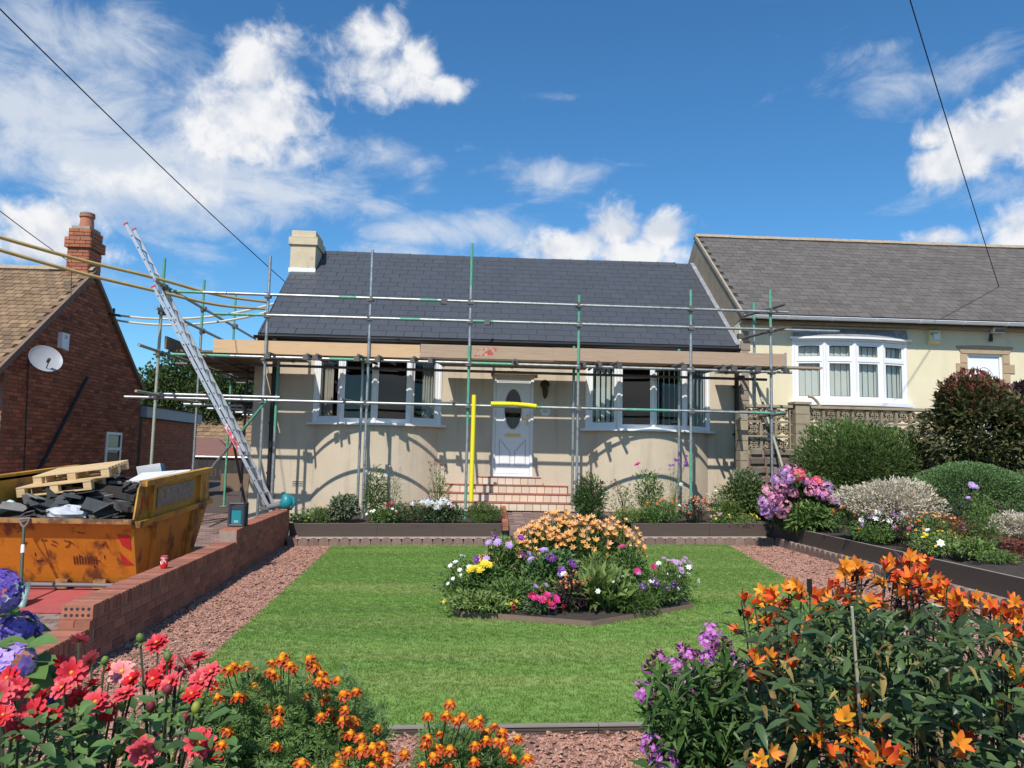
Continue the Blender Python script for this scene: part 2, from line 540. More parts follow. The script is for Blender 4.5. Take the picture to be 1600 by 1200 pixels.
class MB:
    def __init__(s):
        s.v, s.f, s.m, s.c, s.n = [], [], [], [], 0

    def add(s, V, Fs, mi=0, col=None):
        V = np.asarray(V, float)
        s.v.append(V)
        for f in Fs:
            s.f.append(tuple(int(i) + s.n for i in f))
            s.m.append(mi)
        if col is not None:
            c = np.asarray(col, float)
            if c.ndim == 1:
                c = np.tile(c, (len(V), 1))
            s.c.append(c)
        else:
            s.c.append(np.ones((len(V), 3)))
        s.n += len(V)
        return s

    def box(s, x0, x1, y0, y1, z0, z1, mi=0):
        V = [(x, y, z) for z in (z0, z1) for y in (y0, y1) for x in (x0, x1)]
        return s.add(V, [(0, 2, 3, 1), (4, 5, 7, 6), (0, 1, 5, 4), (2, 6, 7, 3), (0, 4, 6, 2), (1, 3, 7, 5)], mi)

    def obox(s, c, ax, ay, az, mi=0):
        c, ax, ay, az = (np.asarray(q, float) for q in (c, ax, ay, az))
        V = [c + i * ax + j * ay + k * az for k in (-1, 1) for j in (-1, 1) for i in (-1, 1)]
        return s.add(V, [(0, 2, 3, 1), (4, 5, 7, 6), (0, 1, 5, 4), (2, 6, 7, 3), (0, 4, 6, 2), (1, 3, 7, 5)], mi)

    def beam(s, p0, p1, w, h, mi=0, up=(0, 0, 1)):
        p0, p1 = np.asarray(p0, float), np.asarray(p1, float)
        d = unit(p1 - p0)
        a = unit(np.cross(d, up))
        b = np.cross(a, d)
        return s.obox((p0 + p1) / 2, (p1 - p0) / 2, a * w / 2, b * h / 2, mi)

    def tube(s, pts, r, n=8, mi=0, caps=True, col=None):
        pts = np.asarray(pts, float)
        k = len(pts)
        rr = np.full(k, r) if np.isscalar(r) else np.asarray(r, float)
        V, Fs = [], []
        ang = np.arange(n) * 2 * math.pi / n
        for i in range(k):
            d = pts[min(i + 1, k - 1)] - pts[max(i - 1, 0)]
            a, b, _ = basis(d)
            if i == 0:
                a0 = a
            else:                                   # keep the ring from twisting
                d_ = unit(d)
                a = unit(a0 - d_ * np.dot(a0, d_))
                b = np.cross(d_, a)
                a0 = a
            V.append(pts[i] + rr[i] * (np.cos(ang)[:, None] * a + np.sin(ang)[:, None] * b))
        V = np.concatenate(V)
        for i in range(k - 1):
            for j in range(n):
                j2 = (j + 1) % n
                Fs.append((i * n + j, i * n + j2, (i + 1) * n + j2, (i + 1) * n + j))
        if caps:
            Fs.append(tuple(range(n - 1, -1, -1)))
            Fs.append(tuple((k - 1) * n + j for j in range(n)))
        return s.add(V, Fs, mi, col)

    def lathe(s, prof, c=(0, 0, 0), n=14, mi=0, axis=(0, 0, 1), col=None):
        a, b, d = basis(axis)
        c = np.asarray(c, float)
        V, Fs = [], []
        for r, h in prof:
            for j in range(n):
                t = 2 * math.pi * j / n
                V.append(c + d * h + r * (math.cos(t) * a + math.sin(t) * b))
        k = len(prof)
        for i in range(k - 1):
            for j in range(n):
                j2 = (j + 1) % n
                Fs.append((i * n + j, i * n + j2, (i + 1) * n + j2, (i + 1) * n + j))
        Fs.append(tuple(range(n - 1, -1, -1)))
        Fs.append(tuple((k - 1) * n + j for j in range(n)))
        return s.add(V, Fs, mi, col)

    def prism(s, poly, vec, mi=0):
        """Extrude a 3D polygon along vec."""
        P = np.asarray(poly, float)
        k = len(P)
        V = np.concatenate([P, P + np.asarray(vec, float)])
        Fs = [tuple(range(k - 1, -1, -1)), tuple(range(k, 2 * k))]
        for i in range(k):
            j = (i + 1) % k
            Fs.append((i, j, k + j, k + i))
        return s.add(V, Fs, mi)

    def mesh(s, name, mats, offset=None, smooth=False):
        V = np.concatenate(s.v)
        if offset is not None:
            V = V - offset
        me = bpy.data.meshes.new(name)
        me.from_pydata(V.tolist(), [], s.f)
        for mm in ([mats] if isinstance(mats, str) else mats):
            me.materials.append(MATS[mm])
        me.polygons.foreach_set('material_index', s.m)
        if any((c != 1).any() for c in s.c):
            ca = me.color_attributes.new('Col', 'FLOAT_COLOR', 'POINT')
            C = np.concatenate(s.c)
            ca.data.foreach_set('color', np.c_[C, np.ones(len(C))].ravel().astype(np.float32))
        if smooth:
            me.polygons.foreach_set('use_smooth', [True] * len(s.f))
        me.update()
        return me

    def build(s, name, mats, parent=None, smooth=False):
        return link_obj(name, s.mesh(name, mats, off_of(parent), smooth), parent)


def struct(o):
    o['kind'] = 'structure'
    return o


def smooth_by_angle(o, ang=40):
    me = o.data
    me.polygons.foreach_set('use_smooth', [True] * len(me.polygons))
    try:
        me.set_sharp_from_angle(angle=R(ang))
    except Exception:
        pass
    return o


def np_mesh(name, V, F, mats, offset=None, mi=None, col=None, smooth=False):
    """Fast mesh from arrays: V (n,3), F (m,3|4)."""
    me = bpy.data.meshes.new(name)
    V = np.asarray(V, np.float32) - (0 if offset is None else np.asarray(offset, np.float32))
    F = np.asarray(F, np.int32)
    k = F.shape[1]
    me.vertices.add(len(V))
    me.vertices.foreach_set('co', V.astype(np.float32).ravel())
    me.loops.add(F.size)
    me.loops.foreach_set('vertex_index', F.ravel())
    me.polygons.add(len(F))
    me.polygons.foreach_set('loop_start', np.arange(len(F), dtype=np.int32) * k)
    me.polygons.foreach_set('loop_total', np.full(len(F), k, np.int32))
    for mm in ([mats] if isinstance(mats, str) else mats):
        me.materials.append(MATS[mm])
    if mi is not None:
        me.polygons.foreach_set('material_index', np.asarray(mi, np.int32))
    if col is not None:
        ca = me.color_attributes.new('Col', 'FLOAT_COLOR', 'POINT')
        ca.data.foreach_set('color', np.c_[col, np.ones(len(col))].ravel().astype(np.float32))
    me.update(calc_edges=True)
    me.validate()
    if not smooth:
        me.shade_flat()
    if smooth:
        me.polygons.foreach_set('use_smooth', [True] * len(F))
    return me


PIECE_FACES = [(0, 1, 2, 3), (0, 4, 5, 1), (1, 5, 6, 2), (2, 6, 7, 3), (3, 7, 4, 0)]


def piece_mesh(name, w, h, t, mat, bevel=0.0):
    """A brick, slate or tile lying in local XY, front face at +Z, no back."""
    a, b = w / 2, h / 2
    ai, bi = a - bevel, b - bevel
    V = [(-ai, -bi, t), (ai, -bi, t), (ai, bi, t), (-ai, bi, t), (-a, -b, 0), (a, -b, 0), (a, b, 0), (-a, b, 0)]
    mb = MB()
    mb.add(V, [(0, 1, 2, 3), (4, 5, 1, 0), (5, 6, 2, 1), (6, 7, 3, 2), (7, 4, 0, 3)])
    return mb.mesh(name, mat)


def pieces(name, meshes, mats4, parent, limit=300, rest_name=None):
    """Alike pieces: the ones that show largest as objects of their own, what is left as one joined part."""
    if not isinstance(meshes, (list, tuple)):
        meshes = [meshes]
    n = len(mats4)
    M4 = np.array([np.asarray(q) for q in mats4])
    P = M4[:, :3, 3]
    q = P - CAM
    dz = q @ cf
    px = 800 + FPX * (q @ cr) / np.maximum(dz, .1)
    py = 600 - FPX * (q @ cu) / np.maximum(dz, .1)
    seen = (dz > 0) & (px > -30) & (px < 1630) & (py > -30) & (py < 1230)
    order = np.argsort(dz + (~seen) * 1000)
    o_ = off_of(parent)
    pick = np.array([i % len(meshes) for i in range(n)])
    for i in order[:limit]:
        me = meshes[pick[i]]
        o = bpy.data.objects.new(name, me)
        COL.objects.link(o)
        o.parent = parent
        m4 = M4[i].copy()
        m4[:3, 3] -= o_
        o.matrix_local = Matrix(m4.tolist())
    rest = order[limit:]
    if len(rest):
        Vs, Fs, base = [], [], 0
        for k, me in enumerate(meshes):
            idx = [i for i in rest if pick[i] == k]
            if not idx:
                continue
            v = np.array([vv.co[:] for vv in me.vertices])
            f = np.array([list(pp.vertices) for pp in me.polygons])
            A = M4[idx]
            W = np.einsum('nij,vj->nvi', A[:, :3, :3], v) + A[:, None, :3, 3]
            Fk = f[None] + (np.arange(len(idx)) * len(v))[:, None, None] + base
            Vs.append(W.reshape(-1, 3))
            Fs.append(Fk.reshape(-1, f.shape[1]))
            base += len(idx) * len(v)
        me2 = np_mesh(rest_name or name, np.concatenate(Vs), np.concatenate(Fs), meshes[0].materials[0].name, o_)
        o = link_obj(rest_name or name, me2, parent)
        o['kind'] = 'stuff'


def m4(x, y, z, p):
    M = np.eye(4)
    M[:3, 0], M[:3, 1], M[:3, 2], M[:3, 3] = x, y, z, p
    return M


def copy_tree(o, loc=None, rz=None, parent=None):
    c = o.copy()
    COL.objects.link(c)
    c.parent = parent
    if loc is not None:
        c.location = [float(q) for q in loc]
        OFF[c.name] = np.array(loc, float)
    if rz is not None:
        c.rotation_euler = (0, 0, rz)
    for ch in list(o.children):
        copy_tree(ch, parent=c)
    return c


def brick_courses(poly_fn, u0, u1, z0, z1, P, ux, nrm, bw=.215, bh=.065, jt=.010):
    """Brick transforms on a wall: u runs along ux from point P; poly_fn(u, z) says whether a brick centre is on the wall."""
    out = []
    row = 0
    z = z0
    uz = np.array([0, 0, 1.0])
    while z + bh <= z1 + 1e-6:
        u = u0 + (0 if row % 2 else -(bw + jt) / 2)
        while u < u1:
            a, b = max(u, u0), min(u + bw, u1)
            if b - a > .05:
                c = (a + b) / 2
                if poly_fn(c, z + bh / 2):
                    M = m4(np.asarray(ux) * ((b - a) / bw), uz, nrm, np.asarray(P) + np.asarray(ux) * c + uz * (z + bh / 2))
                    out.append(M)
            u += bw + jt
        z += bh + jt
        row += 1
    return out


def g_at(x):
    return G0 + GX * x

# ================================================================== ground and garden surfaces
def sheet(name, poly, mat, z_fn, sub=None):
    V = [(x, y, z_fn(x, y)) for x, y in poly]
    mb = MB()
    mb.add(V, [tuple(range(len(V)))])
    return struct(mb.build(name, mat))


mb = MB()
mb.add([(-400, -400, -.75), (400, -400, -.75), (400, 700, -.75), (-400, 700, -.75)], [(0, 1, 2, 3)])
struct(mb.build('ground', 'earth'))


def drive_z(x, y):
    return -.2 + .056 * (min(max(y, 3.0), 24.0) - 9.0)


WALL_A, WALL_B = np.array([-2.69, 5.85]), np.array([-3.13, 13.62])


def wall_x(y):
    return WALL_A[0] + (WALL_B[0] - WALL_A[0]) * (y - WALL_A[1]) / (WALL_B[1] - WALL_A[1])


# driveway: joint bed and block pavers
mb = MB()
ys = [-2, 3, 6, 9, 12, 15, 18, 24, 45]
V, Fs = [], []
for y in ys:
    z = drive_z(0, y) - .006
    V += [(-30, y, z), (wall_x(y) - .1 if y < 13.6 else (-3.2 if y < 14 else -4.4), y, z)]
V[-1] = (30, 45, V[-1][2])
for i in range(len(ys) - 1):
    Fs.append((2 * i, 2 * i + 1, 2 * i + 3, 2 * i + 2))
mb.add(V, Fs)
drive = struct(mb.build('driveway', 'paver_joint'))
pv = piece_mesh('paver', .198, .098, .008, 'paver', .006)
lst = []
nrm = unit((0, -.056, 1))
for iy in range(0, 130):
    y = 4.2 + iy * .101
    for ix in range(0, 30):
        x = -8.2 + ix * .201 + (.1 if iy % 2 else 0)
        if x > (wall_x(y) - .36 if y < 13.7 else -3.4 if y < 14.6 else -4.7):
            continue
        if 8.9 < y < 12.6:
            continue
        lst.append(m4((1, 0, 0), np.cross(nrm, (1, 0, 0)), nrm, (x, y, drive_z(x, y) - .006)))
pieces('paver', pv, lst, drive, 300)
# red painted strip under the skip
mb = MB()
V, Fs = [], []
for y in (8.9, 12.6):
    V += [(-8.3, y, drive_z(0, y) + .006), (wall_x(y) - .33, y, drive_z(0, y) + .006)]
mb.add(V, [(0, 1, 3, 2)])
struct(mb.build('red_driveway_strip', 'red_paint'))

# gravel beds (base sheets; the chippings are laid on them)
GRAV = -.035
LAWN = [(-2.26, 12.98), (4.33, 12.98), (3.86, 9.3), (3.42, 4.36), (-1.72, 4.36), (-1.86, 5.9)]
gl_poly = [(wall_x(2.4) + .02, 2.4), (-1.60, 2.4), (-1.72, 4.36), (-1.86, 5.9), (-2.26, 12.98), (-2.26, 13.2), (wall_x(13.4) + .02, 13.2)]
gr_poly = [(3.42, 4.36), (5.25, 4.36), (5.25, 13.15), (4.33, 13.15), (4.33, 12.98), (3.86, 9.3)]
gf_poly = [(-1.60, 2.4), (5.25, 2.4), (5.25, 4.36), (-1.72, 4.36)]
gz = lambda x, y: g_at(x) + GRAV
GRAVELS = [sheet('gravel_path', gl_poly, 'gravel', gz), sheet('gravel_path', gr_poly, 'gravel', gz), sheet('gravel_path', gf_poly, 'gravel', gz)]


def lawn_z(x, y):
    return g_at(x) + .012 * math.sin(x * 1.3 + y * .7) * .6


# lawn: a gently uneven sheet
def grid_poly(name, poly, mat, zf, step=.22):
    P = np.array(poly)
    x0, y0 = P.min(0)
    x1, y1 = P.max(0)

    def inside(x, y):
        c = False
        for i in range(len(P)):
            a, b_ = P[i], P[i - 1]
            if (a[1] > y) != (b_[1] > y) and x < (b_[0] - a[0]) * (y - a[1]) / (b_[1] - a[1]) + a[0]:
                c = not c
        return c
    rows = max(2, int((y1 - y0) / step))
    V, Fs = [], []
    nx = 26
    for j in range(rows + 1):
        y = y0 + (y1 - y0) * j / rows
        xs = []
        for i in range(len(P)):
            a, b_ = P[i], P[i - 1]
            lo, hi = min(a[1], b_[1]), max(a[1], b_[1])
            if hi - lo > 1e-6 and lo - 1e-6 <= y <= hi + 1e-6:
                xs.append((b_[0] - a[0]) * (y - a[1]) / (b_[1] - a[1]) + a[0])
        xa, xb = min(xs), max(xs)
        for i in range(nx + 1):
            x = xa + (xb - xa) * i / nx
            V.append((x, y, zf(x, y)))
    for j in range(rows):
        for i in range(nx):
            a = j * (nx + 1) + i
            Fs.append((a, a + 1, a + nx + 2, a + nx + 1))
    mb = MB()
    mb.add(V, Fs)
    return mb.build(name, mat, smooth=True)


lawn = struct(grid_poly('lawn', LAWN, 'lawn', lawn_z))


# chippings and grass: one template each, scattered by geometry nodes
def scatter(host, name, templ, density, smin, smax, tilt, seed, label, cat):
    o = bpy.data.objects.new(name, host.data)
    COL.objects.link(o)
    tag(o, label, cat, kind='stuff')
    ng = bpy.data.node_groups.new(name, 'GeometryNodeTree')
    ng.interface.new_socket('Geometry', in_out='INPUT', socket_type='NodeSocketGeometry')
    ng.interface.new_socket('Geometry', in_out='OUTPUT', socket_type='NodeSocketGeometry')
    N, L = ng.nodes, ng.links
    gi, go = N.new('NodeGroupInput'), N.new('NodeGroupOutput')
    ds = N.new('GeometryNodeDistributePointsOnFaces')
    ds.inputs['Density'].default_value = density
    ds.inputs['Seed'].default_value = seed
    L.new(gi.outputs[0], ds.inputs['Mesh'])
    oi = N.new('GeometryNodeObjectInfo')
    oi.inputs['Object'].default_value = templ
    ip = N.new('GeometryNodeInstanceOnPoints')
    L.new(ds.outputs['Points'], ip.inputs['Points'])
    L.new(oi.outputs['Geometry'], ip.inputs['Instance'])
    rr = N.new('FunctionNodeRandomValue')
    rr.data_type = 'FLOAT_VECTOR'
    rr.inputs[0].default_value = (-tilt, -tilt, 0)
    rr.inputs[1].default_value = (tilt, tilt, 6.283)
    L.new(rr.outputs[0], ip.inputs['Rotation'])
    rs = N.new('FunctionNodeRandomValue')
    rs.data_type = 'FLOAT'
    rs.inputs[2].default_value, rs.inputs[3].default_value = smin, smax
    L.new(rs.outputs[1], ip.inputs['Scale'])
    L.new(ip.outputs[0], go.inputs[0])
    md = o.modifiers.new('scatter', 'NODES')
    md.node_group = ng
    return o


def chip_template():
    mb = MB()
    k = 0
    for i in range(7):
        c = np.array([rng.uniform(-.035, .035), rng.uniform(-.035, .035), .006])
        V = []
        s = rng.uniform(.009, .017)
        for j in range(6):
            t = j * math.pi / 3 + rng.uniform(-.3, .3)
            V.append(c + np.array([math.cos(t) * s * rng.uniform(.7, 1.2), math.sin(t) * s * rng.uniform(.6, 1.1), rng.uniform(-.004, .002)]))
        top = c + np.array([rng.uniform(-.003, .003), rng.uniform(-.003, .003), s * rng.uniform(.5, .95)])
        V.append(top)
        V.append(top + np.array([s * .5, s * .2, -.002]))
        mb.add(V, [(0, 1, 7), (1, 2, 7), (2, 3, 6), (3, 4, 6), (4, 5, 6), (5, 0, 6), (0, 7, 6), (7, 2, 6)])
    return bpy.data.objects.new('gravel_chip', mb.mesh('gravel_chip', 'stone_chip'))


def tuft_template():
    mb = MB()
    for i in range(14):
        a = rng.uniform(0, 6.283)
        c = np.array([rng.uniform(-.03, .03), rng.uniform(-.03, .03), -.002])
        h = rng.uniform(.010, .021)
        ln = np.array([math.cos(a), math.sin(a), 0]) * h * rng.uniform(.2, .9)
        w = np.array([-math.sin(a), math.cos(a), 0]) * .0022
        mid = c + ln * .4 + np.array([0, 0, h * .6])
        tip = c + ln + np.array([0, 0, h])
        mb.add([c - w, c + w, mid + w * .8, mid - w * .8, tip], [(0, 1, 2, 3), (3, 2, 4)])
    return bpy.data.objects.new('grass_tuft', mb.mesh('grass_tuft', 'grass_blade'))


CHIP, TUFT = chip_template(), tuft_template()
for h, lab, sd in zip(GRAVELS, ('red stone chippings along the garden wall', 'red stone chippings right of the lawn', 'red stone chippings in front of the lawn'), (1, 2, 3)):
    scatter(h, 'gravel', CHIP, 1200, .35, .8, .5, sd, lab, 'gravel')
scatter(lawn, 'grass', TUFT, 1300, .65, 1.15, .2, 5, 'short mown green grass of the lawn', 'grass')

# flower bed soil
sz = lambda x, y: g_at(x) + .27 + .10 * max(0, min(1, (y - 13.6) / 2))
mb = MB()
PATH_X0, PATH_X1 = 0.66, 2.82


def soil_sheet(name, x0, x1, y0, y1, zf, n=14, amp=.03):
    V, Fs = [], []
    for j in range(n + 1):
        for i in range(n + 1):
            x, y = x0 + (x1 - x0) * i / n, y0 + (y1 - y0) * j / n
            V.append((x, y, zf(x, y) + rng.uniform(-amp, amp) * (0 if i in (0, n) or j in (0, n) else 1)))
    for j in range(n):
        for i in range(n):
            a = j * (n + 1) + i
            Fs.append((a, a + 1, a + n + 2, a + n + 1))
    mb = MB()
    mb.add(V, Fs)
    return struct(mb.build(name, 'soil', smooth=True))


soil_sheet('flower_bed_soil', -3.1, PATH_X0 - .12, 13.64, 16.0, sz)
soil_sheet('flower_bed_soil', PATH_X1 + .02, 5.42, 13.64, 16.0, sz)
soil_sheet('flower_bed_soil', 5.40, 7.32, 4.0, 14.9, lambda x, y: g_at(x) + .25 + .05 * max(0, x - 5.4) + .4 * max(0, min(1, (y - 12.5) / 2.3)), 20)
soil_sheet('upper_bed_soil', 7.36, 16.0, 3.0, 15.0, lambda x, y: g_at(x) + .62 + .25 * min(1, max(0, (y - 9) / 5)), 20)
soil_sheet('front_bed_soil', -2.6, 5.2, .9, 2.75, lambda x, y: g_at(x) - .02, 20)

# garden path up to the steps
mb = MB()
pz = lambda x, y: g_at(x) + .24 + .17 * max(0, min(1, (y - 13.7) / 1.2))
V, Fs = [], []
for y in (13.3, 13.7, 14.1, 14.5, 14.9, 16.0):
    V += [(PATH_X0, y, pz(1, y) - .008), (PATH_X1, y, pz(1, y) - .008)]
for i in range(5):
    Fs.append((2 * i, 2 * i + 1, 2 * i + 3, 2 * i + 2))
mb.add(V, Fs)
gp = struct(mb.build('garden_path', 'paver_joint'))
lst = []
pv2 = piece_mesh('paver', .198, .098, .010, 'paver', .006)
for iy in range(16):
    y = 13.4 + iy * .101
    for ix in range(10):
        x = PATH_X0 + .12 + ix * .201 + (.1 if iy % 2 else 0)
        if x > PATH_X1 - .1:
            continue
        n_ = unit((0, -(pz(1, y + .05) - pz(1, y - .05)) / .1, 1))
        lst.append(m4((1, 0, 0), np.cross(n_, (1, 0, 0)), n_, (x, y, pz(1, y) - .008)))
pieces('paver', pv2, lst, gp, 300)
mb = MB()
mb.box(PATH_X0, PATH_X1, 13.24, 13.30, g_at(1) - .05, pz(1, 13.3), 0)
struct(mb.build('path_kerb', 'paver'))

# ------------------------------------------------------------------ garden wall
bw, bh, jt = .215, .065, .010
ux = np.array([*(unit(WALL_B - WALL_A)), 0.0])
un = np.array([ux[1], -ux[0], 0.0])                      # faces the lawn
L_all = float(np.linalg.norm(WALL_B - WALL_A))
wall = thing('garden_wall', 'low stepped red brick garden wall between gravel path and driveway', 'wall', (WALL_A[0], WALL_A[1], g_at(-2.7) - .05))
P0 = np.array([WALL_A[0], WALL_A[1], 0.0])
zb = g_at(-2.8) - .06
S1 = 4.07                                                 # where the wall steps up
TOPS = ((-3.2, 0.0, .335), (0.0, S1, .49), (S1, L_all, .635))
mb = MB()
for u0, u1, zt in TOPS:
    mb.prism([P0 + ux * u0 - un * .006 + (0, 0, zb), P0 + ux * (u1 - .004) - un * .006 + (0, 0, zb),
              P0 + ux * (u1 - .004) - un * .209 + (0, 0, zb), P0 + ux * u0 - un * .209 + (0, 0, zb)], (0, 0, zt - .012 - zb))
mb.prism([P0 + ux * q + (0, 0, -.6) - un * w for q, w in ((-3.2, .02), (L_all, .02), (L_all, .20), (-3.2, .20))], (0, 0, .6 + zb - .004))
mb.build('mortar_core', 'mortar_garden', wall)
br = piece_mesh('brick', bw, bh, .010, 'brick_garden', .003)
lst = []
for u0, u1, zt in TOPS:
    z1 = zt - .105 - jt                                    # below the brick-on-edge coping
    k = int(round((z1 - zb) / (bh + jt))) + 1
    z0 = z1 + jt - k * (bh + jt)
    lst += brick_courses(lambda u, z: True, u0, u1, z0, z1, P0 - un * .008, ux, un)
    lst += [m4(-M[:3, 0], M[:3, 1], -M[:3, 2], M[:3, 3] - un * .199) for M in brick_courses(lambda u, z: True, u0, u1, z0, z1, P0, ux, un)]
pieces('brick', br, lst, wall, 300)
# coping: bricks laid on edge across the wall
cop = MB()
cop.box(-.1075, .1075, -.0315, .0315, -.0515, .0515)
cme = cop.mesh('coping_brick', 'brick_garden')
cl = []
for u0, u1, zt in TOPS:
    u = u0 + .033
    while u < u1 - .02:
        j_ = rng.uniform(-.0015, .0015)
        cl.append(m4(un, ux, (0, 0, 1), P0 + ux * u - un * (.1075 + j_) + (0, 0, zt - .0515 + j_)))
        u += .0735
pieces('coping_brick', cme, cl, wall, 300)
# end brick with holes where the coping starts
mb = MB()
c = P0 - ux * .034 - un * .1075 + np.array([0, 0, .49 - .0515])
mb.obox(c, un * .1075, ux * .0315, (0, 0, .0515), 0)
for i in range(5):
    for j in range(2):
        q = c - ux * .0316 + un * (-.078 + .039 * i) + np.array([0, 0, -.022 + .044 * j])
        mb.tube([q - ux * .001, q + ux * .004], .0115, 10, 1)
mb.build('perforated_brick', ['brick_garden', 'slate_under'], wall)
mb = MB()
for s_ in (-1, 1):
    mb.obox(c + un * .0545 * s_ - ux * .02 - np.array([0, 0, .088]), un * .052, ux * .05, (0, 0, .033), 0)
mb.build('end_brick', 'brick_garden', wall)

# ------------------------------------------------------------------ timber bed boards, edging, lawn board
def board(name, p0, p1, z0, z1, th, label, mats=('timber_dark', 'timber_top'), seg=None):
    p0, p1 = np.array([*p0, 0.0]), np.array([*p1, 0.0])
    L = np.linalg.norm(p1 - p0)
    d = (p1 - p0) / L
    n_ = np.array([d[1], -d[0], 0])
    t = thing(name, label, 'bed edging', (p0[0], p0[1], z0))
    cuts = [0] + list(seg or []) + [1]
    for a, b_ in zip(cuts[:-1], cuts[1:]):
        q0, q1 = p0 + d * (L * a + .002), p0 + d * (L * b_ - .002)
        sl0, sl1 = GX * (q0[0] - p0[0]), GX * (q1[0] - p0[0])
        mb = MB()
        o0, o1 = np.array([0, 0, sl0]), np.array([0, 0, sl1])
        V = [q0 + o0 + (0, 0, z0), q1 + o1 + (0, 0, z0), q1 + o1 - n_ * th + (0, 0, z0), q0 + o0 - n_ * th + (0, 0, z0),
             q0 + o0 + (0, 0, z1), q1 + o1 + (0, 0, z1), q1 + o1 - n_ * th + (0, 0, z1), q0 + o0 - n_ * th + (0, 0, z1)]
        mb.add(V, [(3, 2, 1, 0), (0, 1, 5, 4), (1, 2, 6, 5), (2, 3, 7, 6), (3, 0, 4, 7)], 0)
        mb.add(np.array(V)[4:], [(0, 1, 2, 3)], 1)
        mb.build('board', list(mats), t)
    return t


zb0 = g_at(-3.1)
board('timber_bed_board', (-3.12, 13.6), (PATH_X0 - .12, 13.6), zb0 - .02, zb0 + .31, .05, 'dark brown timber board fronting the bed left of the path', seg=[.41, .72])
board('timber_bed_board', (PATH_X1, 13.6), (5.36, 13.6), g_at(PATH_X1) - .02, g_at(PATH_X1) + .31, .05, 'dark brown timber board fronting the bed right of the path', seg=[.55])
board('timber_bed_board', (5.36, 13.6), (5.36, 4.2), g_at(5.36) - .02, g_at(5.36) + .31, .05, 'long dark brown timber board running toward the camera along the right bed', seg=[.2, .52, .78])
# brick returns beside the path
rt = thing('brick_edging', 'row of red bricks edging the end of the left flower bed', 'edging', (PATH_X0 - .06, 13.5, .4))
bme = MB()
bme.box(-.0515, .0515, -.1075, .1075, -.0325, .0325)
bme = bme.mesh('brick', 'brick_garden')
pieces('brick', bme, [m4((1, 0, 0), (0, 1, 0), (0, 0, 1), (PATH_X0 - .055, 13.72 + .225 * i, g_at(0) + .30 + .035 * i)) for i in range(8)] +
       [m4((1, 0, 0), (0, 1, 0), (0, 0, 1), (PATH_X0 - .055, 13.72 + .225 * i, g_at(0) + .23 + .03 * i)) for i in range(8)], rt)
lb = MB()
lb.obox((-3.02, 13.42, g_at(-3) + .06), (.09, .03, .02), (-.012, .045, .01), (-.008, 0, .034))
tag(lb.build('loose_brick', 'brick_garden'), 'loose red brick lying by the corner of the garden wall', 'brick')


def scallops(p0, p1, name, label, w=.17):
    p0, p1 = np.array(p0, float), np.array(p1, float)
    L = np.linalg.norm(p1 - p0)
    n = int(L / w)
    d = np.array([*((p1 - p0) / L), 0])
    n_ = np.array([d[1], -d[0], 0])
    t = thing(name, label, 'edging', (p0[0], p0[1], g_at(p0[0])))
    poly = [(-w / 2 + .002, -.08), (w / 2 - .002, -.08)]
    for k in range(9):
        a = math.pi * k / 8
        poly.append((math.cos(a) * (w / 2 - .002), .035 + .075 * math.sin(a)))
    mb = MB()
    mb.prism([(a, -.028, b_) for a, b_ in poly], (0, .056, 0))
    me = mb.mesh('edging_scallop', 'concrete_face')
    lst = []
    for i in range(n):
        p = p0 + (p1 - p0) * (i + .5) / n
        tl = rng.uniform(-.03, .03)
        lst.append(m4(d, -n_ + np.array([0, 0, tl]), np.array([0, 0, 1.0]) + n_ * tl, (p[0], p[1], g_at(p[0]) + rng.uniform(-.006, .006))))
    pieces('edging_scallop', me, lst, t)
    # pale mortar and chippings filling the strip behind it
    mb = MB()
    q = [(p0[0], p0[1]), (p1[0], p1[1])]
    V = [np.array([a[0], a[1], g_at(a[0]) + .085]) - n_ * k for a, k in ((q[0], .02), (q[1], .02), (q[1], .40), (q[0], .40))]
    mb.add(V, [(0, 1, 2, 3)])
    mb.build('filler_strip', 'concrete_edge', t)
    return t


scallops((-3.05, 13.2), (5.22, 13.2), 'scalloped_edging', 'scalloped concrete edging along the back of the lawn')
scallops((5.25, 13.16), (5.25, 4.4), 'scalloped_edging', 'scalloped concrete edging running along the right gravel path')

# grooved board at the front of the lawn
t = thing('lawn_board', 'grooved brown decking board edging the front of the lawn', 'bed edging', (0, 4.33, g_at(0) - .1))
for x0, x1 in ((-1.75, .72), (.725, 3.42)):
    mb = MB()
    prof = []
    for k in range(7):
        zz = -.115 + k * .0165
        prof += [(4.316, zz), (4.316, zz + .010), (4.322, zz + .0125), (4.322, zz + .0155)]
    prof += [(4.316, .004), (4.352, .004), (4.352, -.115)]
    P = [(x0, y, z + g_at(x0)) for y, z in prof]
    mb.prism(P, (x1 - x0, 0, GX * (x1 - x0)), 0)
    mb.prism([(x0, y, g_at(x0) + z) for y, z in ((4.312, .0045), (4.358, .0045), (4.358, .012), (4.312, .012))], (x1 - x0, 0, GX * (x1 - x0)), 1)
    mb.build('board', ['decking', 'timber_top'], t)

# bed in the lawn: timber frame and soil
CB = [(-.2, 8.85), (-.13, 7.3), (1.07, 6.8), (2.17, 7.55), (2.15, 9.0), (.95, 9.6)]
t = thing('lawn_bed_frame', 'six sided low timber frame of the flower bed in the lawn', 'bed edging', (1, 8.2, g_at(1)))
for i in range(6):
    a, b_ = np.array(CB[i]), np.array(CB[(i + 1) % 6])
    mb = MB()
    mb.beam((a[0], a[1], g_at(a[0]) + .012), (b_[0], b_[1], g_at(b_[0]) + .012), .022, .075, 0)
    mb.build('board', 'timber_board', t)
mb = MB()
mb.add([(x, y, g_at(x) + .05) for x, y in CB], [(0, 1, 2, 3, 4, 5)])
struct(mb.build('lawn_bed_soil', 'soil'))
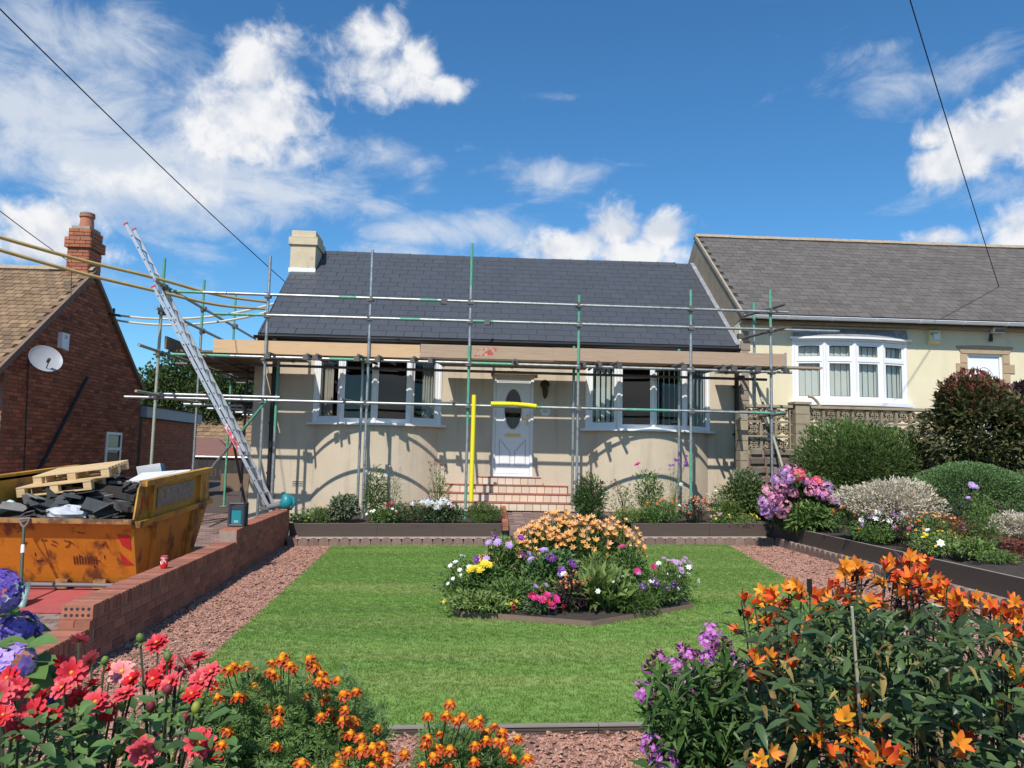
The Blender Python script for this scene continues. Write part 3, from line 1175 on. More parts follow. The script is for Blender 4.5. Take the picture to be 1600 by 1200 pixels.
# upper brick tier at the right
t = thing('brick_terrace_wall', 'low red brick retaining wall behind the right flower bed', 'wall', (7.34, 9, .4))
mb = MB()
mb.box(7.345, 7.45, 4, 13.2, .1, .86, 0)
mb.build('mortar_core', 'mortar_garden', t)
lst = brick_courses(lambda u, z: True, 0, 9.2, .15, .8, (7.345, 4, 0), (0, 1, 0), (-1, 0, 0))
pieces('brick', br, lst, t, 200)
cl = [m4((1, 0, 0), (0, 1, 0), (0, 0, 1), (7.43, 4.03 + .0735 * i, .90)) for i in range(124)]
pieces('coping_brick', cme, cl, t, 124)

# ================================================================== the bungalow
WY = 16.0
XL, XR = -4.53, 5.60
ZE, ZR, YE, YR = 4.06, 6.70, 15.86, 19.3
BAYS = ((-3.26, -.72), (2.38, 4.93))
SAG, SILL, BTOP = .50, 2.20, 3.66
DX0, DX1, DZ0, DZ1 = .395, 1.245, 1.25, 3.33


def arc(x0, x1, n, grow=0.0):
    h = (x1 - x0) / 2
    rad = (h * h + SAG * SAG) / (2 * SAG)
    th = math.asin(h / rad)
    cx, cy = (x0 + x1) / 2, WY - SAG + rad
    return [(cx + (rad + grow) * math.sin(a), cy - (rad + grow) * math.cos(a)) for a in np.linspace(-th, th, n + 1)]


house = thing('bungalow', 'cream rendered bungalow with new dark slate roof and two bow windows', 'house', (.5, 16, .4))
mb = MB()
ZT, ZB = 4.05, .2
yb = 22.6
mb.box(XL, BAYS[0][0], WY, WY + .28, ZB, ZT)
mb.box(BAYS[0][1], DX0, WY, WY + .28, ZB, ZT)
mb.box(DX1, BAYS[1][0], WY, WY + .28, ZB, ZT)
mb.box(BAYS[1][1], XR, WY, WY + .28, ZB, ZT)
mb.box(DX0, DX1, WY, WY + .28, DZ1, ZT)
mb.box(DX0, DX1, WY + .002, WY + .28, ZB, DZ0 - .05)
for x0, x1 in BAYS:
    mb.box(x0, x1, WY + .002, WY + .28, BTOP + .055, ZT)
    mb.box(x0, x1, WY + .002, WY + .28, ZB, .6)
mb.build('wall', 'render_cream', house)
mb = MB()
mb.box(XL, XR, yb - .28, yb, ZB, ZT)
mb.build('rear_wall', 'render_cream', house)
for xg in (XL, XR - .28):
    mb = MB()
    mb.prism([(xg, WY + .281, ZB), (xg, yb - .281, ZB), (xg, yb - .281, ZT - .05), (xg, YR, ZR - .22), (xg, WY + .281, ZT - .02)], (.28, 0, 0))
    mb.build('gable', 'render_cream', house)
for x0, x1 in BAYS:
    mb = MB()
    A = arc(x0, x1, 28)
    V = [(x, y, .2) for x, y in A] + [(x, y, SILL) for x, y in A]
    n = len(A)
    mb.add(V, [(i, i + 1, n + i + 1, n + i) for i in range(n - 1)])
    bo = mb.build('bay_wall', 'render_cream', house, smooth=True)
    mb = MB()                                              # soffit slab over the bow window
    mb.prism([(x, y, BTOP) for x, y in arc(x0, x1, 28)], (0, 0, .05))
    mb.build('bay_head', 'upvc', house)
    mb = MB()
    S = arc(x0 - .10, x1 + .10, 28, .09)
    I = arc(x0, x1, 28, -.10)
    poly = [(x, y, SILL) for x, y in S] + [(x, min(y, WY + .1), SILL) for x, y in reversed(I)]
    mb.prism(poly, (0, 0, .045))
    mb.build('window_sill', 'upvc', house)
    # room behind
    mb = MB()
    mb.box(x0 - .4, x1 + .4, 19.2, 19.25, 1.0, 3.9)
    mb.box(x0 - .45, x0 - .40, WY + .28, 19.2, 1.0, 3.9)
    mb.box(x1 + .40, x1 + .45, WY + .28, 19.2, 1.0, 3.9)
    mb.box(x0 - .45, x1 + .45, WY + .29, 19.25, .62, 1.0)
    mb.box(x0 - .45, x1 + .45, WY + .28, 19.25, 3.9, 3.95)
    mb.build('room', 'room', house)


def window_unit(parent, p0, p1, z0, z1, fw=.055, transom=None, sash=False, mat='upvc', name='window', depth=.07):
    """White framed light between plan points p0 and p1, pane set back in it."""
    p0, p1 = np.array([*p0, 0.0]), np.array([*p1, 0.0])
    d = unit(p1 - p0)
    n_ = np.array([d[1], -d[0], 0])                        # outwards (towards the camera for d = +x)
    L = np.linalg.norm(p1 - p0)
    mb = MB()

    def bar(a, b_, za, zb, t0=0.0, t1=depth):
        c = p0 + d * (a + b_) / 2 - n_ * (t0 + t1) / 2 + np.array([0, 0, (za + zb) / 2])
        mb.obox(c, d * (b_ - a) / 2, n_ * (t1 - t0) / 2, (0, 0, (zb - za) / 2))
    bar(0, fw, z0, z1)
    bar(L - fw, L, z0, z1)
    bar(fw, L - fw, z0, z0 + fw + .02)
    bar(fw, L - fw, z1 - fw, z1)
    lights = [(z0 + fw + .02, z1 - fw)]
    if transom:
        bar(fw, L - fw, transom - .035, transom + .035)
        lights = [(z0 + fw + .02, transom - .035), (transom + .035, z1 - fw)]
    if sash:
        for za, zb in lights:
            bar(fw, fw + .04, za, zb, .012, depth - .005)
            bar(L - fw - .04, L - fw, za, zb, .012, depth - .005)
            bar(fw + .04, L - fw - .04, za, za + .04, .012, depth - .005)
            bar(fw + .04, L - fw - .04, zb - .04, zb, .012, depth - .005)
    o = mb.build(name, mat, parent)
    e = fw + (.04 if sash else 0)
    k = .04 if sash else 0
    for za, zb in lights:
        g = MB()
        for (a, b_, c_, e_) in ((e, e + .008, za + k, zb - k), (L - e - .008, L - e, za + k, zb - k)):
            q = p0 + d * (a + b_) / 2 - n_ * .022 + np.array([0, 0, (c_ + e_) / 2])
            g.obox(q, d * .004, n_ * .004, (0, 0, (e_ - c_) / 2))
        for zz in (za + k + .004, zb - k - .004):
            q = p0 + d * L / 2 - n_ * .022 + np.array([0, 0, zz])
            g.obox(q, d * (L / 2 - e - .009), n_ * .004, (0, 0, .004))
        g.build('gasket', 'gasket', o)
        g = MB()
        a0, a1 = p0 + d * e - n_ * .03, p0 + d * (L - e) - n_ * .03
        g.add([a0 + (0, 0, za + k), a1 + (0, 0, za + k), a1 + (0, 0, zb - k), a0 + (0, 0, zb - k)], [(0, 1, 2, 3)])
        g.build('pane', 'glass', o)
    return o


def blind(parent, p0, p1, z0, z1, w=.089, gap=.012, ang=.35, name='blind_slat', mat='blind', skip=()):
    p0, p1 = np.array([*p0, 0.0]), np.array([*p1, 0.0])
    d = unit(p1 - p0)
    n_ = np.array([d[1], -d[0], 0])
    L = np.linalg.norm(p1 - p0)
    n = int(L / (w + gap))
    bx = MB()
    bx.box(-w / 2, w / 2, -.001, .001, 0, z1 - z0)
    me = bx.mesh(name, mat)
    o_ = off_of(parent)
    for i in range(n):
        if i in skip:
            continue
        c = p0 + d * (w / 2 + gap / 2 + i * (L - w - gap) / max(1, n - 1)) - n_ * .14 - o_
        o = bpy.data.objects.new(name, me)
        COL.objects.link(o)
        o.parent = parent
        o.location = (c[0], c[1], z0 - o_[2])
        o.rotation_euler = (0, 0, math.atan2(d[1], d[0]) + ang)


for bi, (x0, x1) in enumerate(BAYS):
    A = arc(x0 + .01, x1 - .01, 4, .02)
    for i in range(4):
        window_unit(house, A[i], A[i + 1], SILL + .046, BTOP - .002, .07, sash=(i in ((0, 3) if bi == 0 else (0,))))
    for i in range(5):                                     # posts where the lights meet
        mb = MB()
        mb.tube([(A[i][0], A[i][1] + .02, SILL + .046), (A[i][0], A[i][1] + .02, BTOP - .003)], .052, 8)
        mb.build('window_post', 'upvc', house)
    if bi == 0:
        for i, sgn in ((0, 1), (3, -1)):                   # drawn-back curtains
            mb = MB()
            a, b_ = np.array([*A[i]]), np.array([*A[i + 1]])
            k = np.linspace(.12, .62, 22) if sgn > 0 else np.linspace(.38, .88, 22)
            pts = [a + (b_ - a) * t for t in k]
            V = [(p[0], p[1] + .22 + .035 * math.sin(j * 1.7), z) for z in (SILL + .06, BTOP) for j, p in enumerate(pts)]
            mb.add(V, [(j, j + 1, 22 + j + 1, 22 + j) for j in range(21)])
            mb.build('curtain', 'curtain', house, smooth=True)
    else:
        for i in (0, 2, 3):
            blind(house, A[i], A[i + 1], SILL + .08, BTOP - .05, ang=1.05 if i else .9)

# ---- front door
fr = MB()
fr.box(DX0, DX0 + .06, WY + .03, WY + .11, DZ0 - .03, DZ1)
fr.box(DX1 - .06, DX1, WY + .03, WY + .11, DZ0 - .03, DZ1)
fr.box(DX0 + .06, DX1 - .06, WY + .03, WY + .11, DZ1 - .07, DZ1)
fr.box(DX0 + .06, DX1 - .06, WY + .02, WY + .13, DZ0 - .03, DZ0 + .03)
door = fr.build('door_frame', 'upvc', house)
dx0, dx1, dz0, dz1 = DX0 + .065, DX1 - .065, DZ0 + .035, DZ1 - .075
dc = (dx0 + dx1) / 2


def door_leaf(parent, x0, x1, z0, z1, y, oval_z, oa, ob, lower=True):
    xc = (x0 + x1) / 2
    mb = MB()
    n = 48
    # slab with an oval hole: ring of quads from the oval to the slab edge
    ts = [2 * math.pi * i / n for i in range(n)]
    ts += [math.atan2((zz - oval_z) / ob, (xx - xc) / oa) % (2 * math.pi) for xx in (x0, x1) for zz in (z0, z1)]
    ts = sorted(ts)
    n = len(ts)
    ov = [(xc + oa * math.cos(q), oval_z + ob * math.sin(q)) for q in ts]
    ed = []
    for x, z in ov:
        dx, dz = x - xc, z - oval_z
        t = min(((x1 - xc) / abs(dx)) if abs(dx) > 1e-6 else 1e9, ((z1 - oval_z) / dz) if dz > 1e-6 else 1e9, ((z0 - oval_z) / dz) if dz < -1e-6 else 1e9)
        ed.append((xc + dx * t, oval_z + dz * t))
    V = [(x, y, z) for x, z in ov] + [(x, y, z) for x, z in ed] + [(x, y + .045, z) for x, z in ov]
    Fs = [(i, (i + 1) % n, n + (i + 1) % n, n + i) for i in range(n)] + [(i, 2 * n + i, 2 * n + (i + 1) % n, (i + 1) % n) for i in range(n)]
    mb.add(V, Fs)
    mb.box(x0, x1, y + .05, y + .06, z0, oval_z - ob - .02)
    o = mb.build('door', 'upvc', parent)
    g = MB()
    g.tube([(xc + (oa + .004) * math.cos(t), y - .004, oval_z + (ob + .004) * math.sin(t)) for t in np.linspace(0, 2 * math.pi, 41)], .017, 8, 0, False)
    g.build('oval_trim', 'upvc', o, smooth=True)
    g = MB()
    g.add([(xc + oa * math.cos(t), y + .02, oval_z + ob * math.sin(t)) for t in np.linspace(0, 2 * math.pi, 41)[:-1]], [tuple(range(40))])
    g.build('oval_pane', 'glass', o)
    g = MB()
    for k, pts in enumerate((((-.11, .25), (0, -.38), (.11, .25)), ((-.06, .12), (0, -.2), (.06, .12)), ((-.16, .02), (.16, .02)), ((0, .44), (-.07, .2), (0, .0), (.07, .2), (0, .44)))):
        g.tube([(xc + a, y + .018, oval_z + b_) for a, b_ in pts], .004, 5)
    g.build('leaded_strip', 'mid_grey', o)
    g = MB()
    g.tube([(xc + (oa + .10) * math.cos(t), y - .002, oval_z + (ob + .07) * math.sin(t)) for t in np.linspace(R(25), R(155), 22)], .012, 6)
    g.build('arch_moulding', 'upvc', o, smooth=True)
    if lower:
        for s_ in (-1, 1):
            g = MB()
            xa, xb = xc + s_ * .05, xc + s_ * .27
            zt = oval_z - ob - .20
            pts = [(xa, z0 + .17), (xb, z0 + .17), (xb, zt), (xb - s_ * .05, zt - .06), (xa + s_ * .04, zt - .22), (xa, zt - .24), (xa, z0 + .17)]
            g.tube([(a, y - .002, b_) for a, b_ in pts], .009, 6)
            g.build('panel_moulding', 'upvc_seam', o)
            g = MB()
            g.prism([(a, y + .001, b_) for a, b_ in [(xa + s_ * .03, z0 + .2), (xb - s_ * .03, z0 + .2), (xb - s_ * .03, z0 + .5), (xa + s_ * .03, z0 + .5)]], (0, -.006, 0))
            g.build('door_panel', 'upvc', o)
        g = MB()
        g.box(xc - .16, xc + .16, y - .012, y - .001, oval_z - ob - .145, oval_z - ob - .085)
        g.build('letter_plate', 'brass', o)
        g = MB()
        g.box(x1 - .075, x1 - .035, y - .014, y - .001, oval_z - .33, oval_z - .10)
        g.beam((x1 - .055, y - .035, oval_z - .19), (x1 - .17, y - .035, oval_z - .19), .018, .018)
        g.box(x1 - .062, x1 - .048, y - .036, y - .012, oval_z - .198, oval_z - .182)
        g.build('door_handle', 'brass', o)
    return o


door_leaf(house, dx0, dx1, dz0, dz1, WY + .055, 2.62, .19, .43)
mb = MB()
for x, z, w, h in ((dx0 + .03, dz1 - .06, dx1 - dx0 - .06, .010),):
    mb.box(x, x + w, WY + .046, WY + .054, z, z + h)
mb.box(dx0 - .004, dx0 + .003, WY + .045, WY + .054, dz0, dz1)
mb.box(dx1 - .003, dx1 + .004, WY + .045, WY + .054, dz0, dz1)
mb.build('door_seam', 'upvc_seam', house)
mb = MB()
mb.prism([(DX0 - .06, WY - .001, DZ1 + .005), (DX1 + .06, WY - .001, DZ1 + .005), (DX1 + .06, WY - .001, DZ1 + .06), (dc, WY - .001, DZ1 + .09), (DX0 - .06, WY - .001, DZ1 + .06)], (0, -.045, 0))
mb.build('door_lintel', 'timber_board', house)
mb = MB()                                                   # dark hall behind the door light
mb.box(DX0 - .3, DX1 + .3, 18.5, 18.55, 1.2, 3.6)
mb.box(DX0 - .35, DX0 - .3, WY + .28, 18.5, 1.2, 3.6)
mb.box(DX1 + .3, DX1 + .35, WY + .28, 18.5, 1.2, 3.6)
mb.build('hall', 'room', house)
# air bricks
for x, z in ((-2.1, .95), (-3.55, 1.0), (.02, 1.0), (1.75, 1.0), (5.25, 1.0)):
    if not any(a < x < b_ for a, b_ in BAYS):
        mb = MB()
        mb.box(x - .11, x + .11, WY - .008, WY - .001, z - .06, z + .06, 0)
        for k in range(3):
            mb.box(x - .10, x + .10, WY - .012, WY - .0085, z - .042 + k * .034, z - .030 + k * .034, 1)
        mb.build('air_brick', ['render_cream', 'gasket'], house)
# ---- roof
SL = math.hypot(YR - YE, ZR - ZE)
sv = np.array([0, YR - YE, ZR - ZE]) / SL
nv = np.array([0, -sv[2], sv[1]])
RX0, RX1 = XL + .06, XR - .03
roof = MB()
rb = np.array([0, YE, ZE])
roof.prism([(RX0, YE, ZE - .03), (RX0, YR, ZR - .03), (RX0, 2 * YR - YE, ZE - .03), (RX0, 2 * YR - YE, ZE - .14), (RX0, YR, ZR - .16), (RX0, YE, ZE - .14)], (RX1 - RX0, 0, 0))
roof = roof.build('roof', 'slate_under', house)
NC, NS = 18, 27
ex, sw = SL / NC, (RX1 - RX0) / NS
s_me = piece_mesh('slate', sw - .006, ex + .05, .007, 'slate', .0015)
s_half = piece_mesh('slate', sw / 2 - .006, ex + .05, .007, 'slate', .0015)
tx = np.array([1.0, 0, 0])
lst, half = [], []
for r in range(NC):
    sh = .5 if r % 2 else 0.0
    for i in range(-1 if sh else 0, NS):
        xc = RX0 + (i + .5 + sh) * sw
        h_ = False
        if xc < RX0 + sw * .3 or xc > RX1 - sw * .3:
            h_ = True
            xc = RX0 + sw * .25 if xc < RX0 + sw else RX1 - sw * .25
        y_ = unit(sv - nv * .024)
        p = rb + sv * (ex * (r + .5) + .02) + nv * (-.012 + rng.uniform(-.001, .001))
        a = rng.uniform(-.002, .002)
        M = m4(tx + y_ * a, y_ - tx * a, np.cross(tx, y_), (xc + rng.uniform(-.002, .002), p[1], p[2]))
        (half if h_ else lst).append(M)
pieces('slate', s_me, lst, roof, 290)
pieces('half_slate', s_half, half, roof, 20)
# ridge tiles
mb = MB()
w = .455
prof = [(-.125, -.10), (-.11, -.09), (0, .012), (.11, -.09), (.125, -.10), (0, -.012 + .05)]
poly = [(-.13, -.075), (0, .03), (.13, -.075), (.13, -.098), (0, .006), (-.13, -.098)]
mb.prism([(0, a, b_) for a, b_ in poly], (w - .008, 0, 0))
mb.prism([(w - .03, a * 1.06, b_ + .010) for a, b_ in poly], (.03, 0, 0))
rme = mb.mesh('ridge_tile', 'slate')
k = int((RX1 - RX0 - .5) / w)
pieces('ridge_tile', rme, [m4((1, 0, 0), (0, 1, 0), (0, 0, 1), (RX0 + .48 + i * w, YR, ZR + rng.uniform(.0, .006) - .02 * math.sin(math.pi * i / k))) for i in range(k)], roof)
mb = MB()
mb.obox((RX1 - .02, (YE + YR) / 2, (ZE + ZR) / 2 + .02), (.05, 0, 0), sv * SL / 2, nv * .012)
mb.build('lead_flashing', 'lead', roof)
# gutter, fascia, downpipes
g = MB()
prof = [(YE - .055 + .055 * math.cos(t), ZE - .075 + .055 * math.sin(t)) for t in np.linspace(math.pi, 2 * math.pi, 9)]
prof = prof + [(a + (.006 if a > YE - .1 else -.006) * 0, b_) for a, b_ in []]
V = [(x, a, b_) for x in (RX0 - .05, RX1) for a, b_ in prof]
g.add(V, [(i, i + 1, 10 + i, 9 + i) for i in range(8)])
g.tube([(RX0 - .05, YE - .112, ZE - .075), (RX1, YE - .112, ZE - .075)], .008, 6)
g.prism([(RX0 - .052, a, b_) for a, b_ in prof], (.006, 0, 0))
g.build('gutter', 'black_plastic', house)
g = MB()
g.box(RX0, RX1, YE + .003, YE + .02, ZE - .20, ZE - .045)
g.build('fascia', 'black_plastic', house)
g = MB()
g.box(RX0, RX1, YE + .021, WY - .002, ZE - .20, ZE - .185)
g.build('soffit', 'black_plastic', house)
for x in (-4.10, 5.53):
    g = MB()
    g.tube([(x, YE - .06, ZE - .13), (x, YE - .06, ZE - .25), (x, WY - .07, ZE - .36), (x, WY - .07, .45)], .045 if x > 0 else .058, 10)
    d = g.build('downpipe', 'black_plastic', house)
    smooth_by_angle(d)
    for z in (1.2, 2.2, 3.2):
        q = MB()
        q.box(x - .075, x + .075, WY - .075, WY - .002, z - .02, z + .02)
        q.build('pipe_bracket', 'black_plastic', d)
# chimney
g = MB()
cx0, cx1, cy0, cy1 = -4.50, -3.90, 18.35, 19.25
g.box(cx0, cx1, cy0, cy1, 5.2, 6.60, 0)
g.box(cx0 - .045, cx1 + .045, cy0 - .045, cy1 + .045, 6.60, 6.78, 0)
g.prism([(cx0 - .045, cy0 - .045, 6.78), (cx1 + .045, cy0 - .045, 6.78), (cx1 + .045, cy1 + .045, 6.78), (cx0 - .045, cy1 + .045, 6.78)], (0, 0, .02), 0)
g.box(cx0 + .01, cx1 - .01, cy0 + .01, cy1 - .01, 6.80, 6.96, 0)
ch = g.build('chimney', 'chimney_render', house)
bm_ = ch.modifiers.new('worn_edges', 'BEVEL')
bm_.width, bm_.segments = .02, 2
g = MB()
zc = ZE + (cy0 - YE) * sv[2] / sv[1]
g.box(cx0 - .02, cx1 + .02, cy0 - .035, cy0 - .002, zc - .05, zc + .06)
g.build('chimney_flashing', 'white_paint', ch)
# wall lamp and number plaque beside the door
t = thing('wall_lantern', 'dark bronze round wall lantern beside the white front door', 'lantern', (1.47, WY, 3.05))
g = MB()
g.lathe([(.0, .0), (.085, .004), (.10, .02), (.085, .05), (.03, .06)], (1.47, WY, 3.15), 14, 0, (0, -1, 0))
g.build('back_plate', 'dark_bronze', t)
g = MB()
g.tube([(1.47, WY - .04, 3.15), (1.47, WY - .13, 3.18), (1.47, WY - .15, 3.10)], .012, 8)
g.build('bracket', 'dark_bronze', t)
g = MB()
g.lathe([(.02, .12), (.055, .10), (.062, .02), (.045, -.10), (.015, -.16)], (1.47, WY - .13, 3.0), 10)
g.build('lamp_body', 'dark_bronze', t)
t = thing('house_number_plaque', 'small white house number plaque right of the front door', 'sign', (1.47, WY, 2.5))
g = MB()
pc = pY(852, 643, WY)
px_, pz_ = pc[0], pc[2]
g.prism([(px_ + a, WY - .001, pz_ + b_) for a, b_ in ((-.11, 0), (-.075, -.05), (-.075, -.085), (.075, -.085), (.075, -.05), (.11, 0), (.075, .05), (-.075, .05))], (0, -.012, 0))
g.build('plate', 'white_plaque', t)


def text(body, size, loc, rot, mat, parent, name='lettering', ext=.001):
    cu_ = bpy.data.curves.new(name, 'FONT')
    cu_.body, cu_.size, cu_.extrude = body, size, ext
    cu_.align_x, cu_.align_y = 'CENTER', 'CENTER'
    cu_.resolution_u = 3
    cu_.materials.append(MATS[mat])
    tmp = bpy.data.objects.new(name, cu_)
    COL.objects.link(tmp)
    me = bpy.data.meshes.new_from_object(tmp)
    bpy.data.objects.remove(tmp)
    o = bpy.data.objects.new(name, me)
    COL.objects.link(o)
    o.parent = parent
    o.location = [float(q) for q in (np.asarray(loc) - off_of(parent))]
    o.rotation_euler = rot
    return o


text('101', .095, (px_, WY - .0145, pz_ + .002), (R(90), 0, 0), 'dark_grey', t, 'house_number')

# ---- steps: four tiled treads with red nosings
st = thing('front_steps', 'four cream tiled steps with red nosings below the front door', 'steps', (.8, 15.5, .55))
tile_m = pm('step_tile', (.66, .54, .42), .45, .05, 6, piece=.08, pcol=(.66, .52, .37))
pm('step_nosing', (.33, .12, .085), .6, .12, 8)
pm('step_grout', (.22, .10, .075), .9, .15, 8)
H = (DZ0 - .04 - .58) / 4
specs = [(.10, 1.42, 15.86, .12), (-.55, 1.95, 15.60, .30), (-.85, 2.02, 15.32, .42), (-.88, 2.06, 15.05, .50)]
for k, (xa, xb, yf, cv) in enumerate(specs):
    zt = DZ0 - .04 - k * H
    # plan: straight front with rounded left end
    fr_ = []
    for tt in np.linspace(0, 1, 26):
        x = xa + (xb - xa) * tt
        bulge = cv * max(0.0, 1 - ((x - xa) / cv if x - xa < cv else 1)) ** 2
        sag_ = .05 * math.sin(math.pi * tt)
        fr_.append((x, min(yf + bulge - sag_ + .05, WY - .004)))
    mb = MB()
    poly = [(x, y, zt - H) for x, y in fr_] + [(xb, WY - .003, zt - H), (xa, WY - .003, zt - H)]
    mb.prism(poly, (0, 0, H - .014), 0)
    mb.build('step_core', 'step_grout', st)
    mb = MB()
    poly = [(x, y - .016, zt - .013) for x, y in fr_] + [(xb, WY - .004, zt - .013), (xa, WY - .004, zt - .013)]
    mb.prism(poly, (0, 0, .016), 0)
    tr_ = mb.build('step_tread', 'step_nosing', st)
    # riser tiles
    acc, last = 0.0, np.array(fr_[0])
    W = .155
    me = piece_mesh('riser_tile', W - .008, H - .030, .006, 'step_tile', .002)
    lst = []
    path = np.array(fr_)
    seg = np.linalg.norm(np.diff(path, axis=0), axis=1)
    cum = np.r_[0, np.cumsum(seg)]
    for q in np.arange(W / 2, cum[-1], W):
        i = min(len(seg) - 1, int(np.searchsorted(cum, q) - 1))
        f_ = (q - cum[i]) / seg[i]
        p = path[i] + (path[i + 1] - path[i]) * f_
        d = unit([*(path[i + 1] - path[i]), 0])
        n_ = np.array([d[1], -d[0], 0])
        lst.append(m4(d, (0, 0, 1), n_, (p[0], p[1] - .001, zt - H / 2 - .008)))
    pieces('riser_tile', me, lst, st)

# ================================================================== neighbour to the right
NX0, NX1 = 5.62, 17.0
NZE, NZR, NYE, NYR = 4.75, 7.45, 15.70, 19.2
nb = thing('neighbour_bungalow', 'yellow rendered neighbouring bungalow with weathered grey brown tiled roof', 'house', (10, 16, 1.5))
NBX0, NBX1, NBZ0, NBZ1 = 6.80, 9.26, 2.92, 4.22
ND0, ND1, NDZ1, NFL = 10.63, 11.42, 4.06, 2.0
mb = MB()
mb.box(NX0, NBX0, WY, WY + .28, .3, 4.95)
mb.box(NBX0, NBX1, WY + .002, WY + .28, .3, NBZ0)
mb.box(NBX0, NBX1, WY + .002, WY + .28, NBZ1, 4.95)
mb.box(NBX1, ND0, WY, WY + .28, .3, 4.95)
mb.box(ND0, ND1, WY + .002, WY + .28, NDZ1, 4.95)
mb.box(ND0, ND1, WY + .002, WY + .28, .3, NFL)
mb.box(ND1, NX1, WY, WY + .28, .3, 4.95)
mb.build('wall', 'render_yellow', nb)
mb = MB()
mb.box(NX0, NX1, 22.3, 22.6, .3, 4.9)
mb.build('rear_wall', 'render_yellow', nb)
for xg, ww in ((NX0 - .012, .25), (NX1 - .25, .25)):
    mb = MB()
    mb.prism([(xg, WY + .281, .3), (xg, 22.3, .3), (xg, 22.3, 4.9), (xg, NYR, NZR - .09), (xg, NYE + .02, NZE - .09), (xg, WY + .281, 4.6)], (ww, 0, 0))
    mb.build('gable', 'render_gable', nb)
mb = MB()
mb.prism([(NX0, NYE, NZE - .03), (NX0, NYR, NZR - .03), (NX0, 2 * NYR - NYE, NZE - .03), (NX0, 2 * NYR - NYE, NZE - .12), (NX0, NYR, NZR - .14), (NX0, NYE, NZE - .12)], (NX1 - NX0, 0, 0))
nroof = mb.build('roof', 'slate_under', nb)
SL2 = math.hypot(NYR - NYE, NZR - NZE)
sv2 = np.array([0, NYR - NYE, NZR - NZE]) / SL2
nv2 = np.array([0, -sv2[2], sv2[1]])


def roof_tiles(name, parent, mat, x0, x1, base, sv, nv, SLn, nc, tw, th, limit, lift=.034, wob=.003):
    ex = SLn / nc
    me = piece_mesh(name, tw - .006, ex + .035, th, mat, .003)
    lst = []
    nx = int((x1 - x0) / tw)
    for r in range(nc):
        for i in range(nx + 1):
            xc = x0 + (i + (.5 if r % 2 else 0)) * tw
            if xc < x0 + .02 or xc > x1:
                continue
            y_ = unit(sv - nv * (lift + rng.uniform(-.006, .006)))
            p = base + sv * (ex * (r + .5) + .01) + nv * (-.018 + rng.uniform(-wob, wob))
            a = rng.uniform(-.012, .012)
            lst.append(m4(tx + y_ * a, y_ - tx * a, np.cross(tx, y_), (xc, p[1], p[2])))
    pieces(name, me, lst, parent, limit)


roof_tiles('roof_tile', nroof, 'old_tile', NX0 - .02, NX1 - .2, np.array([0, NYE, NZE]), sv2, nv2, SL2, 23, .265, .012, 300)
rm = MB()
rm.prism([(0, a, b_) for a, b_ in [(-.15, -.085), (-.08, -.005), (0, .025), (.08, -.005), (.15, -.085), (.13, -.1), (0, 0), (-.13, -.1)]], (.445, 0, 0))
rme = rm.mesh('ridge_tile', 'verge_mortar')
pieces('ridge_tile', rme, [m4((1, 0, 0), (0, 1, 0), (0, 0, 1), (NX0 - .02 + i * .45, NYR, NZR + rng.uniform(0, .012))) for i in range(25)], nroof)
mb = MB()
mb.obox((NX0 - .02, (NYE + NYR) / 2, (NZE + NZR) / 2 - .03), (.022, 0, 0), sv2 * SL2 / 2, nv2 * .035)
mb.build('verge', 'verge_mortar', nroof)
g = MB()
prof = [(NYE - .09 + .06 * math.cos(t), NZE - .075 + .06 * math.sin(t)) for t in np.linspace(math.pi, 2 * math.pi, 9)]
g.add([(x, a, b_) for x in (NX0 - .05, NX1) for a, b_ in prof], [(i, i + 1, 10 + i, 9 + i) for i in range(8)])
g.tube([(NX0 - .05, NYE - .152, NZE - .075), (NX1, NYE - .152, NZE - .075)], .009, 6)
gut = g.build('gutter', 'upvc', nb)
for x in np.arange(NX0 + .9, 16, .95):
    g = MB()
    g.tube([(x, NYE - .09 + .064 * math.cos(t), NZE - .075 + .064 * math.sin(t)) for t in np.linspace(math.pi, 2 * math.pi, 8)], .007, 6)
    g.build('gutter_bracket', 'upvc', gut)
g = MB()
g.box(NX0, NX1, WY - .16, WY - .002, NZE - .19, NZE - .125)
g.build('eaves_course', 'verge_mortar', nb)
# quoins at the left corner of the neighbour
qm = piece_mesh('quoin', .20, .205, .02, 'quoin_grey', .008)
lst = [m4((1, 0, 0), (0, 0, 1), (0, -1, 0), (5.73, WY, 1.3 + .215 * i)) for i in range(10)]
lst += [m4((1.15 if i % 2 else .8, 0, 0), (0, 0, 1), (0, -1, 0), (5.745, WY, 3.45 + .215 * i)) for i in range(5)]
pieces('quoin', qm, lst, nb)
# bow window with four lights
h = (NBX1 - NBX0) / 2
NSAG = .22
rad = (h * h + NSAG * NSAG) / (2 * NSAG)
th = math.asin(h / rad)


def narc(n, grow=0.0):
    return [((NBX0 + NBX1) / 2 + (rad + grow) * math.sin(a), WY - NSAG + rad - (rad + grow) * math.cos(a)) for a in np.linspace(-th, th, n + 1)]


A = narc(4)
for i in range(4):
    window_unit(nb, A[i], A[i + 1], NBZ0, NBZ1, .06, transom=NBZ1 - .40, sash=True)
    blind(nb, A[i], A[i + 1], NBZ0 + .08, NBZ1 - .1, w=.127, gap=-.018, ang=.16)
for i in range(5):
    mb = MB()
    mb.tube([(A[i][0], A[i][1] + .02, NBZ0), (A[i][0], A[i][1] + .02, NBZ1)], .045, 8)
    mb.build('window_post', 'upvc', nb)


